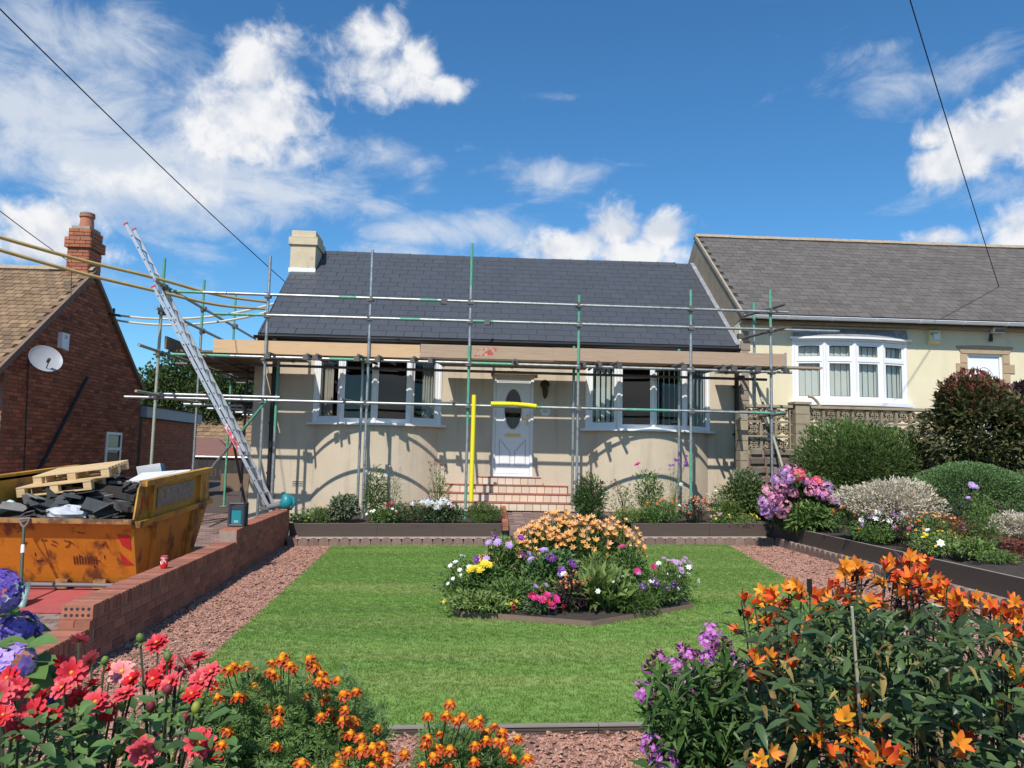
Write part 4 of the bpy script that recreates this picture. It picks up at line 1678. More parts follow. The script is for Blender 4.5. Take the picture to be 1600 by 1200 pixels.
def bow_slab(name, z0, z1, g0, mat, ext=.0, g1=None):
    mb = MB()
    P = narc(20, g0)
    P[0] = (P[0][0] - ext, P[0][1])
    P[-1] = (P[-1][0] + ext, P[-1][1])
    mb.prism([(x, min(y, WY - .003), z0) for x, y in P] + [(P[-1][0], WY - .002, z0), (P[0][0], WY - .002, z0)], (0, 0, z1 - z0))
    return mb.build(name, mat, nb)


bow_slab('window_sill', NBZ0 - .075, NBZ0 - .002, .13, 'upvc', .06)
bow_slab('bow_base', NBZ0 - .14, NBZ0 - .076, -.02, 'render_yellow')
bow_slab('cornice', NBZ1 + .002, NBZ1 + .04, .04, 'upvc', .02)
bow_slab('cornice', NBZ1 + .042, NBZ1 + .085, .10, 'upvc', .07)
mb = MB()
P = narc(20, .08)
n = len(P)
V = [(x, min(y, WY - .02), NBZ1 + .09) for x, y in P] + [(x, WY - .012, NBZ1 + .30) for x, y in P]
mb.add(V, [(i, i + 1, n + i + 1, n + i) for i in range(n - 1)])
mb.build('lead_roof', 'lead', nb)
mb = MB()
mb.box(NBX0 - .5, NBX1 + .5, 18.2, 18.25, 2.2, 4.7)
mb.box(NBX0 - .55, NBX0 - .5, WY + .28, 18.2, 2.2, 4.7)
mb.box(NBX1 + .5, NBX1 + .55, WY + .28, 18.2, 2.2, 4.7)
mb.box(NBX0 - .5, NBX1 + .5, WY + .28, 18.2, 2.2, 2.25)
mb.box(NBX0 - .5, NBX1 + .5, WY + .28, 18.2, 4.65, 4.7)
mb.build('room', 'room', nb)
# door and its stone surround
mb = MB()
mb.box(ND0, ND0 + .05, WY + .03, WY + .1, NFL, NDZ1)
mb.box(ND1 - .05, ND1, WY + .03, WY + .1, NFL, NDZ1)
mb.box(ND0 + .05, ND1 - .05, WY + .03, WY + .1, NDZ1 - .06, NDZ1)
mb.build('door_frame', 'upvc', nb)
door_leaf(nb, ND0 + .055, ND1 - .055, NFL, NDZ1 - .065, WY + .055, NDZ1 - .75, .18, .40, False)
mb = MB()
mb.box(ND0 - .4, ND1 + .4, WY + .6, WY + .65, 1.9, 4.4)
mb.build('hall', 'room', nb)
lst = []
me1 = piece_mesh('quoin', .26, .20, .022, 'quoin', .006)
for i in range(10):
    z = NDZ1 - .11 - .205 * i
    long = i % 2 == 1
    w_ = .26 if long else .155
    for s_ in (-1, 1):
        xe = ND0 if s_ < 0 else ND1
        lst.append(m4((w_ / .26, 0, 0), (0, 0, 1), (0, -1, 0), (xe + s_ * w_ / 2, WY, z)))
pieces('quoin', me1, lst, nb)
mb = MB()
mb.prism([(ND0 - .13, WY, NDZ1 + .002), (ND1 + .13, WY, NDZ1 + .002), (ND1 + .25, WY, NDZ1 + .165), ((ND0 + ND1) / 2, WY, NDZ1 + .185), (ND0 - .25, WY, NDZ1 + .165)], (0, -.024, 0))
mb.build('door_lintel', 'quoin', nb)
# alarm box and floodlight
t = thing('alarm_box', 'pale yellow burglar alarm box on the yellow wall', 'alarm box', (9.85, WY, 4.3))
mb = MB()
mb.prism([(9.74, WY, 4.22), (9.74, WY, 4.54), (9.74, WY - .09, 4.54), (9.74, WY - .11, 4.50), (9.74, WY - .11, 4.27)], (.25, 0, 0), 0)
mb.build('case', 'alarm_yellow', t)
mb = MB()
mb.box(9.84, 9.975, WY - .114, WY - .111, 4.33, 4.485)
mb.build('label_panel', 'white_plaque', t)
mb = MB()
mb.box(9.765, 9.81, WY - .1135, WY - .111, 4.42, 4.47)
mb.box(9.83, 9.838, WY - .1135, WY - .111, 4.35, 4.49)
mb.box(9.84, 9.93, WY - .117, WY - .1145, 4.455, 4.475)
mb.build('marking', 'mid_grey', t)
t = thing('floodlight', 'white floodlight with dark sensor above the neighbour door', 'floodlight', (11.1, WY, 4.3))
fp = pY(1546, 522, WY)
fx, fz = fp[0], fp[2]
mb = MB()
mb.obox((fx + .08, WY - .17, fz + .07), (.12, -.02, 0), (.01, .06, .025), (0, -.02, .055), 0)
mb.build('lamp_head', 'upvc', t)
mb = MB()
mb.obox((fx + .08, WY - .235, fz + .045), (.105, -.018, 0), (0, .004, 0), (0, -.02, .04))
mb.build('lamp_glass', 'mid_grey', t)
mb = MB()
mb.box(fx - .06, fx + .03, WY - .03, WY - .001, fz - .1, fz + .04)
mb.tube([(fx, WY - .03, fz), (fx + .03, WY - .13, fz + .03)], .015, 8)
mb.build('bracket', 'upvc', t)
mb = MB()
mb.lathe([(.035, .0), (.04, .05), (.032, .16)], (fx - .01, WY - .06, fz - .17), 10)
mb.build('sensor', 'black_plastic', t)

# ---- pierced concrete screen wall on a rubble base
sw_ = thing('screen_block_wall', 'pierced concrete screen wall with capped pier behind the shrubs', 'wall', (6.5, 14.9, 1.2))
SY = 14.9


def screen_block():
    mb = MB()
    s, t_ = .145, .045
    for a, b_ in (((-s, -s), (s, -s)), ((s, -s), (s, s)), ((s, s), (-s, s)), ((-s, s), (-s, -s))):
        c = ((a[0] + b_[0]) / 2 * .93, 0, (a[1] + b_[1]) / 2 * .93)
        if a[1] == b_[1]:
            mb.obox(c, (s, 0, 0), (0, t_, 0), (0, 0, .010))
        else:
            mb.obox(c, (.010, 0, 0), (0, t_ * .98, 0), (0, 0, s * .93 - .010))
    for sx, sz_ in ((-1, -1), (1, -1), (1, 1), (-1, 1)):        # quarter arcs that make the leaf pattern
        pts = [(sx * s * .93 - sx * .22 * math.cos(q), 0, sz_ * s * .93 - sz_ * .22 * math.sin(q)) for q in np.linspace(R(8), R(82), 9)]
        for p, q in zip(pts[:-1], pts[1:]):
            mb.beam(p, q, .03, t_ * 1.7, 0, up=(0, 1, 0))
    return mb.mesh('screen_block', 'screen_stone')


sme = screen_block()
lst = []
for r in range(3):
    for i in range(13):
        x = 5.50 + .295 * i
        if 6.26 < x < 6.62:
            continue
        lst.append(m4((1, 0, 0), (0, 1, 0), (0, 0, 1), (x + (.08 if x > 6.6 else 0), SY, 1.98 + .292 * r - (.28 if x < 6.3 else 0) * 0)))
pieces('screen_block', sme, lst, sw_)
for x0, x1, zt in ((5.33, 6.27, 2.70), (6.62, 9.3, 2.70)):
    mb = MB()
    mb.box(x0, x1, SY - .08, SY + .08, zt, zt + .05)
    mb.build('coping', 'screen_stone', sw_)
    mb = MB()
    mb.box(x0, x1, SY - .09, SY + .09, 1.77, 1.832)
    mb.build('base_course', 'screen_stone', sw_)
pm_ = MB()
pm_.box(-.14, .14, -.14, .14, -.093, .093)
pme = pm_.mesh('pier_block', 'screen_stone')
pieces('pier_block', pme, [m4((1, 0, 0), (0, 1, 0), (0, 0, 1), (6.44, SY, 1.70 + .195 * i)) for i in range(6)] +
       [m4((.55, 0, 0), (0, 1, 0), (0, 0, 1), (5.27, SY, 1.55 + .195 * i)) for i in range(6)], sw_)
mb = MB()
mb.box(6.27, 6.61, SY - .17, SY + .17, 2.772, 2.82)
mb.build('pier_cap', 'screen_stone', sw_)
mb = MB()
mb.tube([(6.60 + .02, SY, 2.96 - .02), (6.70, SY, 2.93), (6.80, SY, 2.84), (6.84, SY, 2.755)], .03, 8)
mb.build('scroll', 'screen_stone', sw_)
mb = MB()
mb.box(5.3, 9.3, SY - .10, SY + .12, .3, 1.765)
mb.build('rubble_core', 'mortar_dark', sw_)
lst = []
st_me = piece_mesh('rubble_stone', .30, .17, .05, 'rubble_stone', .03)
z = .85
row = 0
while z < 1.76:
    x = 5.34 + rng.uniform(0, .1)
    while x < 9.2:
        w_ = rng.uniform(.16, .38)
        hh = rng.uniform(.12, .17)
        lst.append(m4((w_ / .32, 0, rng.uniform(-.1, .1)), (0, rng.uniform(-.05, .05), hh / .18), (0, -1, 0), (x + w_ / 2, SY - .10, z + .08)))
        x += w_ + .012
    z += .178
pieces('rubble_stone', st_me, lst, sw_)
mb = MB()                                                    # terrace behind the screen wall
mb.box(5.62, 16.9, SY + .13, WY - .002, .3, 1.9)
struct(mb.build('neighbour_terrace', 'paver_grey'))

# ================================================================== brick house on the left
BX = -8.25
bh_ = thing('brick_bungalow', 'dark red brick bungalow with tan tiled roof, its gable facing the driveway', 'house', (BX, 16.5, .1))
YN, YF, YA, BZE, BZA = 13.75, 19.6, 16.68, 3.05, 5.42
mb = MB()
gp_ = [(BX, YN + .25, -.3), (BX, YF, -.3), (BX, YF, BZE), (BX, YA, BZA - .04), (BX, YN, BZE), (BX, YN + .25, BZE)]
gp_ = [(BX, YN + .15, -.3), (BX, YF - .1, -.3), (BX, YF - .1, BZE + .02), (BX, YA, BZA - .06), (BX, YN + .15, BZE + .06)]
mb.prism([(a - .012, b_, c_) for a, b_, c_ in gp_], (-.28, 0, 0))
mb.box(BX - 8, BX - .30, YN + .15, YN + .4, -.3, BZE + .05)
mb.box(BX - 8, BX - .30, YF - .35, YF - .1, -.3, BZE + .05)
mb.build('wall', 'mortar_dark', bh_)


def on_gable(y, z):
    if y < YN + .2 or y > YF - .15:
        return False
    top = BZE + (BZA - BZE) * (1 - abs(y - YA) / (YF - YA)) - .10
    if 17.75 < y < 18.6 and .93 < z < 2.03:
        return False
    return z < top


bk = piece_mesh('brick', bw, bh, .012, 'brick_dark', .003)
lst = brick_courses(on_gable, YN, YF, -.1, 5.4, (BX - .012, 0, 0), (0, 1, 0), (1, 0, 0))
pieces('brick', bk, lst, bh_, 300)
mb = MB()
mb.box(BX - .012, BX + .022, YN + .16, YF - .11, -.3, .55)
mb.build('plinth', 'verge_mortar', bh_)
# roof
for sgn, ye in ((-1, YN), (1, YF)):
    pass
mb = MB()
XB0 = BX - 9
zl = BZE - .02
mb.prism([(BX + .06, YN - .22, zl - .15), (BX + .06, YA, BZA), (BX + .06, YF + .02, zl + .02), (BX + .06, YF + .02, zl - .05), (BX + .06, YA, BZA - .08), (BX + .06, YN - .22, zl - .23)], (XB0 - BX, 0, 0))
broof = mb.build('roof', 'tan_tile_under', bh_)
b0 = np.array([0, YN - .22, zl - .15])
SL3 = math.hypot(YA - YN + .22, BZA - zl + .15)
sv3 = np.array([0, YA - YN + .22, BZA - zl + .15]) / SL3
nv3 = np.array([0, -sv3[2], sv3[1]])
roof_tiles('roof_tile', broof, 'tan_tile', BX - 5.5, BX + .02, b0 + nv3 * .03, sv3, nv3, SL3, 27, .17, .016, 300, .09, .004)
pieces('ridge_tile', rme, [m4((-1, 0, 0), (0, 1, 0), (0, 0, 1), (BX + .05 - i * .45, YA, BZA + .05 + rng.uniform(0, .02))) for i in range(14)], broof)
mb = MB()
mb.obox((BX + .045, (YN - .22 + YA) / 2, (zl - .15 + BZA) / 2 - .035), (.035, 0, 0), sv3 * SL3 / 2, nv3 * .055)
vv = np.array([0, YF - YA, zl - BZA])
mb.obox((BX + .03, (YA + YF) / 2, (BZA + zl) / 2 - .03), (.035, 0, 0), vv / 2, unit((0, -vv[2], vv[1])) * .04)
mb.build('verge', 'mortar_dark', broof)
mb = MB()
mb.tube([(BX + .1, YN - .28, zl - .2), (XB0, YN - .28, zl - .2)], .05, 8)
mb.build('gutter', 'black_plastic', bh_)
# chimney and pot
cc = np.array([BX - .27, 16.80, 0])
mb = MB()
mb.box(cc[0] - .22, cc[0] + .22, cc[1] - .28, cc[1] + .28, 4.9, 6.30)
chb = mb.build('chimney', 'mortar_dark', bh_)
lst = []
for (P_, u_, n_, w_, p_) in (((cc[0] - .22, cc[1] - .28, 0), (1, 0, 0), (0, -1, 0), .44, 0), ((cc[0] + .22, cc[1] - .28, 0), (0, 1, 0), (1, 0, 0), .56, 0)):
    lst += brick_courses(lambda u, z: not (5.88 < z < 6.12), 0, w_, 4.95, 6.30, P_, u_, n_)
    P2 = np.array(P_) + np.array(n_) * .05 - np.array(u_) * .05
    lst += brick_courses(lambda u, z: True, 0, w_ + .1, 5.88, 6.10, P2, u_, n_)
pieces('brick', piece_mesh('brick', bw, bh, .012, 'brick_bright', .003), lst, chb, 200)
mb = MB()
mb.box(cc[0] - .268, cc[0] + .268, cc[1] - .328, cc[1] + .328, 5.88, 6.10)
mb.build('oversailing_course', 'mortar_dark', chb)
mb = MB()
mb.prism([(cc[0] + a, cc[1] + b_, 6.30) for a, b_ in ((-.19, -.24), (.19, -.24), (.19, .24), (-.19, .24))], (0, 0, .07))
mb.build('flaunching', 'verge_mortar', chb)
mb = MB()
mb.lathe([(.15, 6.33), (.145, 6.42), (.13, 6.60), (.155, 6.62), (.155, 6.67), (.14, 6.68)], (cc[0] + .0, cc[1], 0), 16)
pot = mb.build('chimney_pot', 'terracotta', chb)
smooth_by_angle(pot)
mb = MB()
mb.lathe([(.15, 6.685), (.15, 6.71), (.10, 6.73)], (cc[0] + .0, cc[1], 0), 16)
mb.build('pot_cap', 'lead', chb)
# gable window (its frame lies in the wall plane, facing +X)
wo_ = window_unit(bh_, (BX + .02, 17.80), (BX + .02, 18.55), .95, 2.0, .06, transom=1.62, sash=False)
mb = MB()
mb.box(BX - .03, BX + .07, 17.74, 18.61, .90, .945)
mb.build('window_sill', 'upvc', bh_)
mb = MB()
mb.box(BX - .26, BX - .22, 17.8, 18.55, .95, 2.0)
mb.build('net_curtain', 'blind', bh_)
# black pole leaning on the gable, cable, outlet
mb = MB()
a_, b_ = pX(60, 735, BX + .10), pX(137, 590, BX + .05)
a2 = a_ + (a_ - b_) * .45
mb.tube([a2, b_], .035, 8)
tag(mb.build('leaning_pole', 'black_plastic'), 'black pole leaning against the dark brick gable', 'pole')
mb = MB()
q0, q1 = pX(45, 560, BX + .014), pX(38, 735, BX + .014)
mb.tube([q0, q1], .010, 6)
mb.build('wall_cable', 'black_plastic', bh_)
# satellite dish
dp = pX(70, 563, BX + .45)
t = thing('satellite_dish', 'grey satellite dish on the dark brick gable', 'satellite dish', (BX, dp[1], dp[2] - .1))
mb = MB()
fdir = unit((.62, -.62, .48))
prof = [(.015, .0)] + [(.275 * q, .06 * q * q) for q in (.25, .5, .75, 1.0)] + [(.28, .065), (.275, .052), (.16, .008), (.02, -.012)]
mb.lathe(prof, dp, 28, 0, fdir)
dish = mb.build('dish', 'dish_grey', t, smooth=True)
mb = MB()
mb.tube([(BX + .01, dp[1] + .3, dp[2] - .05), (BX + .25, dp[1] + .15, dp[2] - .05), dp - fdir * .02], .02, 8)
mb.build('mount', 'mid_grey', t)
ft = dp + fdir * .28 + np.array([0, 0, -.13])
mb = MB()
mb.tube([dp + np.array([0, 0, -.22]) + fdir * .10, ft + np.array([0, 0, -.03])], .010, 6)
mb.tube([ft, ft - fdir * .09], .028, 10)
mb.build('feed_arm', 'dark_grey', t)
ap = pX(102, 534, BX + .08)
t = thing('alarm_box', 'white alarm box on the dark brick gable above the dish', 'alarm box', (BX, ap[1], ap[2] - .17))
mb = MB()
mb.prism([(BX, ap[1] - .13, ap[2] - .14), (BX, ap[1] + .13, ap[2] - .17), (BX, ap[1] + .13, ap[2] + .17), (BX, ap[1] - .13, ap[2] + .17)], (.09, 0, 0))
mb.build('case', 'upvc', t)
mb = MB()
for k in range(3):
    mb.box(BX + .0905, BX + .093, ap[1] - .05, ap[1] + .05, ap[2] + .06 + .025 * k, ap[2] + .07 + .025 * k)
mb.build('vent', 'mid_grey', t)
# flat roofed extension behind
ex_ = thing('brick_extension', 'flat roofed brick extension with pale fascia beyond the dark gable', 'extension', (BX, 21, .3))
mb = MB()
mb.box(BX - 5, BX + .02, YF, 23.4, -.2, 2.42)
mb.build('wall', 'mortar_dark', ex_)
lst = brick_courses(lambda u, z: True, 0, 3.72, .3, 2.40, (BX + .02, YF, 0), (0, 1, 0), (1, 0, 0))
pieces('brick', piece_mesh('brick', bw, bh, .008, 'brick_bright', .003), lst, ex_, 300)
mb = MB()
mb.box(BX - 5, BX + .12, YF - .02, 23.5, 2.425, 2.70)
mb.build('fascia', 'dish_grey', ex_)
mb = MB()
mb.box(BX - 5, BX + .16, YF - .02, 23.54, 2.702, 2.73)
mb.build('flat_roof', 'slate_under', ex_)

# ---- far house, fence and tree seen between the two
pm('porch_tile', (.17, .085, .07), .8, .12, 9)
fh = thing('far_house', 'distant house with tan tiled roof seen below the scaffold', 'house', (-11, 33, 1))
mb = MB()
fz0, fz1 = pY(330, 715, 32.6)[2], pY(330, 641, 36)[2]
mb.box(-18, -8.2, 33, 39.6, .3, fz0 + .02)
mb.build('wall', 'brick_bright', fh)
mb = MB()
mb.prism([(-18.3, 32.6, fz0), (-18.3, 36, fz1), (-18.3, 40, fz0), (-18.3, 40, fz0 - .1), (-18.3, 36, fz1 - .12), (-18.3, 32.6, fz0 - .1)], (10.3, 0, 0))
fro = mb.build('roof', 'tan_tile_under', fh)
s4 = np.array([0, 3.4, fz1 - fz0])
L4 = np.linalg.norm(s4)
s4 = s4 / L4
roof_tiles('roof_tile', fro, 'tan_tile', -13.5, -8.0, np.array([0, 32.6, fz0 + .04]), s4, np.array([0, -s4[2], s4[1]]), L4, 12, .30, .02, 160, .09)
mb = MB()
c0 = pY(322, 722, 31.5)
mb.box(-14, c0[0] + .9, 31.5, 33, .3, c0[2] + .1)
mb.build('porch', 'upvc', fh)
mb = MB()
q = [(-14.2, 31.2, c0[2] + .1), (c0[0] + 1.3, 31.2, c0[2] + .1), (c0[0] + 1.3, 33, c0[2] + .1), (-14.2, 33, c0[2] + .1)]
mb.add(q + [(-13, 32.4, c0[2] + 1.0), (c0[0] + .1, 32.4, c0[2] + 1.0)], [(0, 1, 5, 4), (1, 2, 5), (2, 3, 4, 5), (3, 0, 4)])
mb.build('porch_roof', 'porch_tile', fh)
window_unit(fh, (c0[0] - .6, 31.49), (c0[0] + .5, 31.49), c0[2] - 1.1, c0[2] - .1, .06)
mb = MB()
c1 = pY(378, 735, 31.0)
mb.box(c1[0] - .7, c1[0] + 1.6, 31.0, 32.9, .3, pY(378, 700, 31)[2])
mb.build('brick_pier', 'brick_bright', fh)
fn = thing('far_fence', 'dark close boarded fence with rail beyond the driveway', 'fence', (-7.5, 27, .6))
fe = MB()
fa, fb = pY(300, 715, 27), pY(392, 752, 27)
fe.box(-.07, .07, -.012, .012, 0, fa[2] - fb[2])
fme = fe.mesh('fence_board', 'fence_dark')
pieces('fence_board', fme, [m4((1, 0, 0), (0, 1, 0), (0, 0, 1), (-12 + .15 * i, 27, fb[2])) for i in range(38)], fn)
mb = MB()
mb.tube([(-12, 26.95, fa[2] + .04), (-6.3, 26.95, fa[2] + .04)], .035, 8)
mb.build('rail', 'galv', fn)
mb = MB()
mb.box(-12, -4.6, 26.9, 27.1, .2, fb[2])
mb.build('base_wall', 'brick_bright', fn)
mb = MB()
mb.box(-7.0, -4.55, 22.0, 22.25, .2, 1.0)
mb.build('garden_wall_far', 'timber_board', fn)

# ================================================================== scaffold
FY, RY = 14.5, 15.15
TR = .0275
sf = thing('scaffold', 'galvanised tube scaffold with timber boards along the front of the bungalow', 'scaffold', (1, 14.8, .45))
ZDK = 3.37                                                    # ledger that carries the deck


def tube_part(name, pts, mats=('galv',), r=TR, bands=(), n=10, smooth=True, coup=False):
    """One scaffold tube; bands = [(t0, t1, material index)] painted lengths."""
    p0, p1 = np.asarray(pts[0], float), np.asarray(pts[-1], float)
    cuts = sorted({0.0, 1.0, *[q for b_ in bands for q in b_[:2]]})
    mb = MB()
    for a, b_ in zip(cuts[:-1], cuts[1:]):
        mi = 0
        for x in bands:
            if x[0] <= a + 1e-6 and b_ <= x[1] + 1e-6:
                mi = x[2]
        mb.tube([p0 + (p1 - p0) * a, p0 + (p1 - p0) * b_], r, n, mi, False)
    for p, d in ((p0, p0 - p1), (p1, p1 - p0)):                # open tube ends
        d = unit(d)
        mb.tube([p - d * .002, p - d * .03], r * .82, n, 0, True)
    o = mb.build(name, list(mats), sf)
    return smooth_by_angle(o, 50)


GM = ('galv', 'green_paint', 'galv_dark')
FRONT = [(-3.925, 5.316, -.03), (-2.01, 5.507, -.02), (-.115, 5.70, -.01), (1.97, 4.752, .01), (4.145, 4.922, .01), (5.715, 4.972, .0)]
for i, (x, zt, ln) in enumerate(FRONT):
    bands = {2: [(0, .12, 1), (.34, .62, 1), (.84, 1, 1)], 3: [(.62, 1, 1)], 4: [(0, .30, 1), (.86, 1, 1)], 5: [(.84, 1, 1)]}.get(i, [])
    tube_part('standard', [(x - ln * .3, FY, .42 + GX * x), (x, FY, zt)], GM, bands=bands)
for i, (px_, zt) in enumerate(((428, 3.42), (562, 3.42), (895, 3.85), (1061, 3.85), (1180, 4.85))):
    x = pY(px_, 700, RY)[0]
    tube_part('standard', [(x, RY, .44 + GX * x), (x, RY, zt)], GM, bands=[(.55, .95, 1)] if i in (0,) else [(.88, 1, 1)] if i == 4 else [(.8, 1, 1)] if i in (2, 3) else [])
# side lift beside the gable
SX = -5.78
for px_, Y, zt, zb_, mt in ((258, 14.25, 5.14, drive_z(0, 14.25), 'pole_weathered'), (322, 16.35, 5.22, drive_z(0, 16.3), 'galv'), (370, 18.5, 5.36, drive_z(0, 18.5), 'green_paint')):
    tube_part('standard', [(SX, Y, zb_), (SX, Y, zt)], (mt, 'green_paint'), bands=[(.80, 1, 1)])
for Y, zt, m_ in ((16.6, 3.4, 'galv_dark'), (18.6, 3.4, 'green_paint')):
    tube_part('standard', [(-4.85, Y, drive_z(0, Y)), (-4.85, Y, zt)], (m_,))
for x, y in ((SX, 18.5), (SX, 14.25), (SX, 16.35), (-4.85, 18.6)):
    mb = MB()
    mb.box(x - .08, x + .08, y - .08, y + .08, drive_z(0, y) + .003, drive_z(0, y) + .012)
    mb.build('base_plate', 'pole_weathered', sf)
# horizontals along the front
LY = FY - .052
tube_part('ledger', [(-5.95, LY, ZDK + .015), (-.10, LY, ZDK)], GM, bands=[(.0, .24, 1), (.55, .68, 1)])
tube_part('ledger', [(-.10, LY, ZDK - .001), (6.1, LY, ZDK - .018)], GM, bands=[(.0, .15, 1)])
tube_part('ledger', [(-4.4, RY + .05, ZDK - .06), (5.9, RY + .05, ZDK - .085)], ('galv_dark',))
tube_part('ledger', [(-6.42, LY, 2.573), (-.2, LY, 2.567)], GM)
tube_part('ledger', [(-.2, LY, 2.566), (5.93, LY, 2.56)], GM, bands=[(.19, .24, 1), (.50, .64, 1), (.90, 1, 1)])
tube_part('ledger', [(-5.9, LY - .02, 2.64), (-3.6, LY - .02, 2.63)], GM)
tube_part('guard_rail', [(-5.77, LY, 4.568), (-.3, LY, 4.55)], GM, bands=[(0, .12, 1), (.58, .64, 1), (.86, .92, 1)])
tube_part('guard_rail', [(-.3, LY, 4.549), (6.04, LY, 4.529)], GM)
tube_part('guard_rail', [(-4.89, LY, 4.171), (-.1, LY, 4.174)], GM, bands=[(0, .2, 1), (.72, .80, 1)])
tube_part('guard_rail', [(-.1, LY, 4.174), (7.05, LY, 4.181)], GM, bands=[(0, .06, 1)])
# rails of the side lift
for z0, z1, ya in ((4.62, 4.55, 13.75), (4.15, 4.12, 13.9)):
    tube_part('guard_rail', [(SX + .05, ya, z0), (SX + .05, 20.2, z1)], ('galv',))
for x, z in ((SX + .05, ZDK + .02), (SX + .05, 2.60)):
    tube_part('ledger', [(x, 13.3, z), (x, 20.3, z)], ('pole_weathered', 'galv_dark'), bands=[(.0, .08, 0)])
tube_part('ledger', [(-4.85, 14.2, 2.62), (-4.85, 20, 2.62)], ('galv_dark',))
tube_part('ledger', [(-4.85, 14.0, ZDK - .05), (-4.85, 20, ZDK - .05)], ('galv_dark',))
for y in (15.6, 17.0, 18.4, 19.6):
    tube_part('transom', [(SX - .2, y, ZDK - .03), (-4.6, y, ZDK - .03)], ('galv_dark',))
    tube_part('transom', [(SX - .1, y + .3, 2.55), (-4.7, y + .3, 2.55)], GM)
# transoms: short tubes that poke out under the boards
tips = [(420, 552), (480, 552), (495, 551), (560, 549), (592, 551), (647, 555), (675, 559), (805, 562), (910, 568), (935, 568), (965, 566),
        (1067, 563), (1130, 570), (1144, 572), (1181, 574), (1225, 576)]
for i, (px_, py_) in enumerate(tips):
    yy = FY - .30 - (.12 if i in (3, 11) else 0) + rng.uniform(-.04, .04)
    p = pY(px_, py_ + 3, yy)
    z = ZDK + .05
    x = p[0]
    sk = .18 if px_ < 700 else -.20 if px_ > 950 else 0.0
    tube_part('transom', [(x, yy, z), (x + sk, 15.36, z - .005)], ('galv_dark',))
for x, z in ((-2.45, 2.62), (-.42, 2.62), (5.05, 2.46)):
    tube_part('transom', [(x, FY - .25, z), (x + .25, RY + .25, z - .02)], GM)
# braces
b0_, b1_ = pY(278, 795, 15.6), pY(418, 625, FY - .08)
tube_part('brace', [b0_, b1_], ('galv', 'green_paint'), bands=[(.62, 1, 1)])
tube_part('brace', [pY(1182, 598, RY - .05), pY(1226, 740, RY - .7)], ('pole_weathered',))
tube_part('brace', [(-4.9, 17.2, .4), (-4.75, 15.0, 2.5)], ('galv_dark',))
# couplers at the crossings
cm = MB()
cm.box(-.055, .055, -.055, .055, -.048, .048)
cm.tube([(.03, -.06, .0), (.03, .06, .0)], .012, 6)
cm.tube([(-.03, 0, -.055), (-.03, 0, .055)], .010, 6)
cme_ = cm.mesh('coupler', 'galv_dark')
pts = []
for x, zt, ln in FRONT:
    for z in (ZDK - .01, 2.566, 4.55, 4.174):
        if z < zt:
            pts.append((x, FY - .022, z))
for px_, py_ in tips:
    pts.append((pY(px_, py_, FY)[0], LY - .01, ZDK + .022))
for y in (14.25, 16.35, 18.5):
    pts += [(SX + .02, y, 4.60), (SX + .02, y, 4.13), (SX + .02, y, 2.6), (SX + .02, y, ZDK)]
pts += [(-.62, LY, 4.53), (.22, LY, 4.155), (5.35, RY, 4.15), (5.35, RY, 3.3)]
pieces('coupler', cme_, [m4(*(Matrix.Rotation(rng.uniform(-.3, .3), 3, 'Z').transposed()), p) for p in pts], sf)
for x, zt in ((5.75, 4.6), (5.75, 4.15), (5.75, 2.52)):
    tube_part('transom', [(5.86, FY - .33, zt + .02), (5.45, RY + .2, zt - .01)], ('galv_dark',))


# deck boards and toe boards
def deck_board(x0, x1, y0, y1, z, mat='timber_board', name='scaffold_board', dz=0.0):
    mb = MB()
    V = [(x, y, zz + (dz if x == x1 else 0)) for zz in (z, z + .038) for y in (y0, y1) for x in (x0, x1)]
    mb.add(V, [(0, 2, 3, 1), (4, 5, 7, 6), (0, 1, 5, 4), (2, 6, 7, 3), (0, 4, 6, 2), (1, 3, 7, 5)])
    o = mb.build(name, mat, sf)
    for xx in (x0, x1):
        q = MB()
        q.box(xx - .004, xx + .004, y0 - .001, y1 + .001, z - .001, z + .039)
        q.build('end_hoop', 'galv', o)
    return o


DZ = ZDK + .08
rows = [(14.545, 14.765), (14.775, 14.995), (15.0, 15.12), (15.18, 15.335)]
for k, (ya, yb_) in enumerate(rows):
    for j, (xa, xb) in enumerate(((-4.35, -1.6), (-1.59, 1.55), (1.56, 4.6), (4.61, 6.75 if k == 0 else 6.0))):
        deck_board(xa, xb, ya, yb_, DZ + rng.uniform(0, .004), 'timber_board' if k else 'timber_grey')
for xa, xb in ((-4.35, -3.36), (-.62, 2.28), (5.03, 5.50)):       # infill boards beside the bow windows
    deck_board(xa, xb, 15.375, 15.62, DZ + .001)
    deck_board(xa, xb, 15.628, 15.79, DZ + .002)
for k in range(5):
    deck_board(-5.72, -4.37, 14.55 + 0 * k, 14.77, DZ + .002) if k == 0 else None
for k in range(6):
    mb = MB()
    x0 = -5.70 + .222 * k
    mb.box(x0, x0 + .215, 14.80, 20.0, DZ - .02, DZ + .018)
    mb.build('scaffold_board', 'timber_board', sf)
toe = [(-4.90, -1.05, 'timber_fresh', 3.70, 3.42, 0), (-1.04, 1.6, 'timber_grey', 3.72, 3.44, .004), (1.5, 6.0, 'timber_grey', 3.72, 3.44, -.024)]
for x0, x1, mt, zt, zb_, dy in toe:
    mb = MB()
    mb.box(x0, x1, FY + .028 + dy, FY + .062 + dy, zb_ + .03, zt)
    o = mb.build('toe_board', mt, sf)
mb = MB()
mb.box(6.002, 6.03, FY + .01, FY + .045, 3.47, 3.745)
mb.build('board_hoop', 'galv', sf)
mb = MB()
mb.obox((-.75 + .95, FY + .0315, 3.60), (.19, 0, .01), (0, .0018, 0), (.03, 0, .080))
mb.build('paint_mark', 'red_mark', sf)
mb = MB()                                                         # side toe board
mb.box(SX + .075, SX + .11, 14.3, 18.6, 3.47, 3.70)
mb.build('toe_board', 'timber_board', sf)
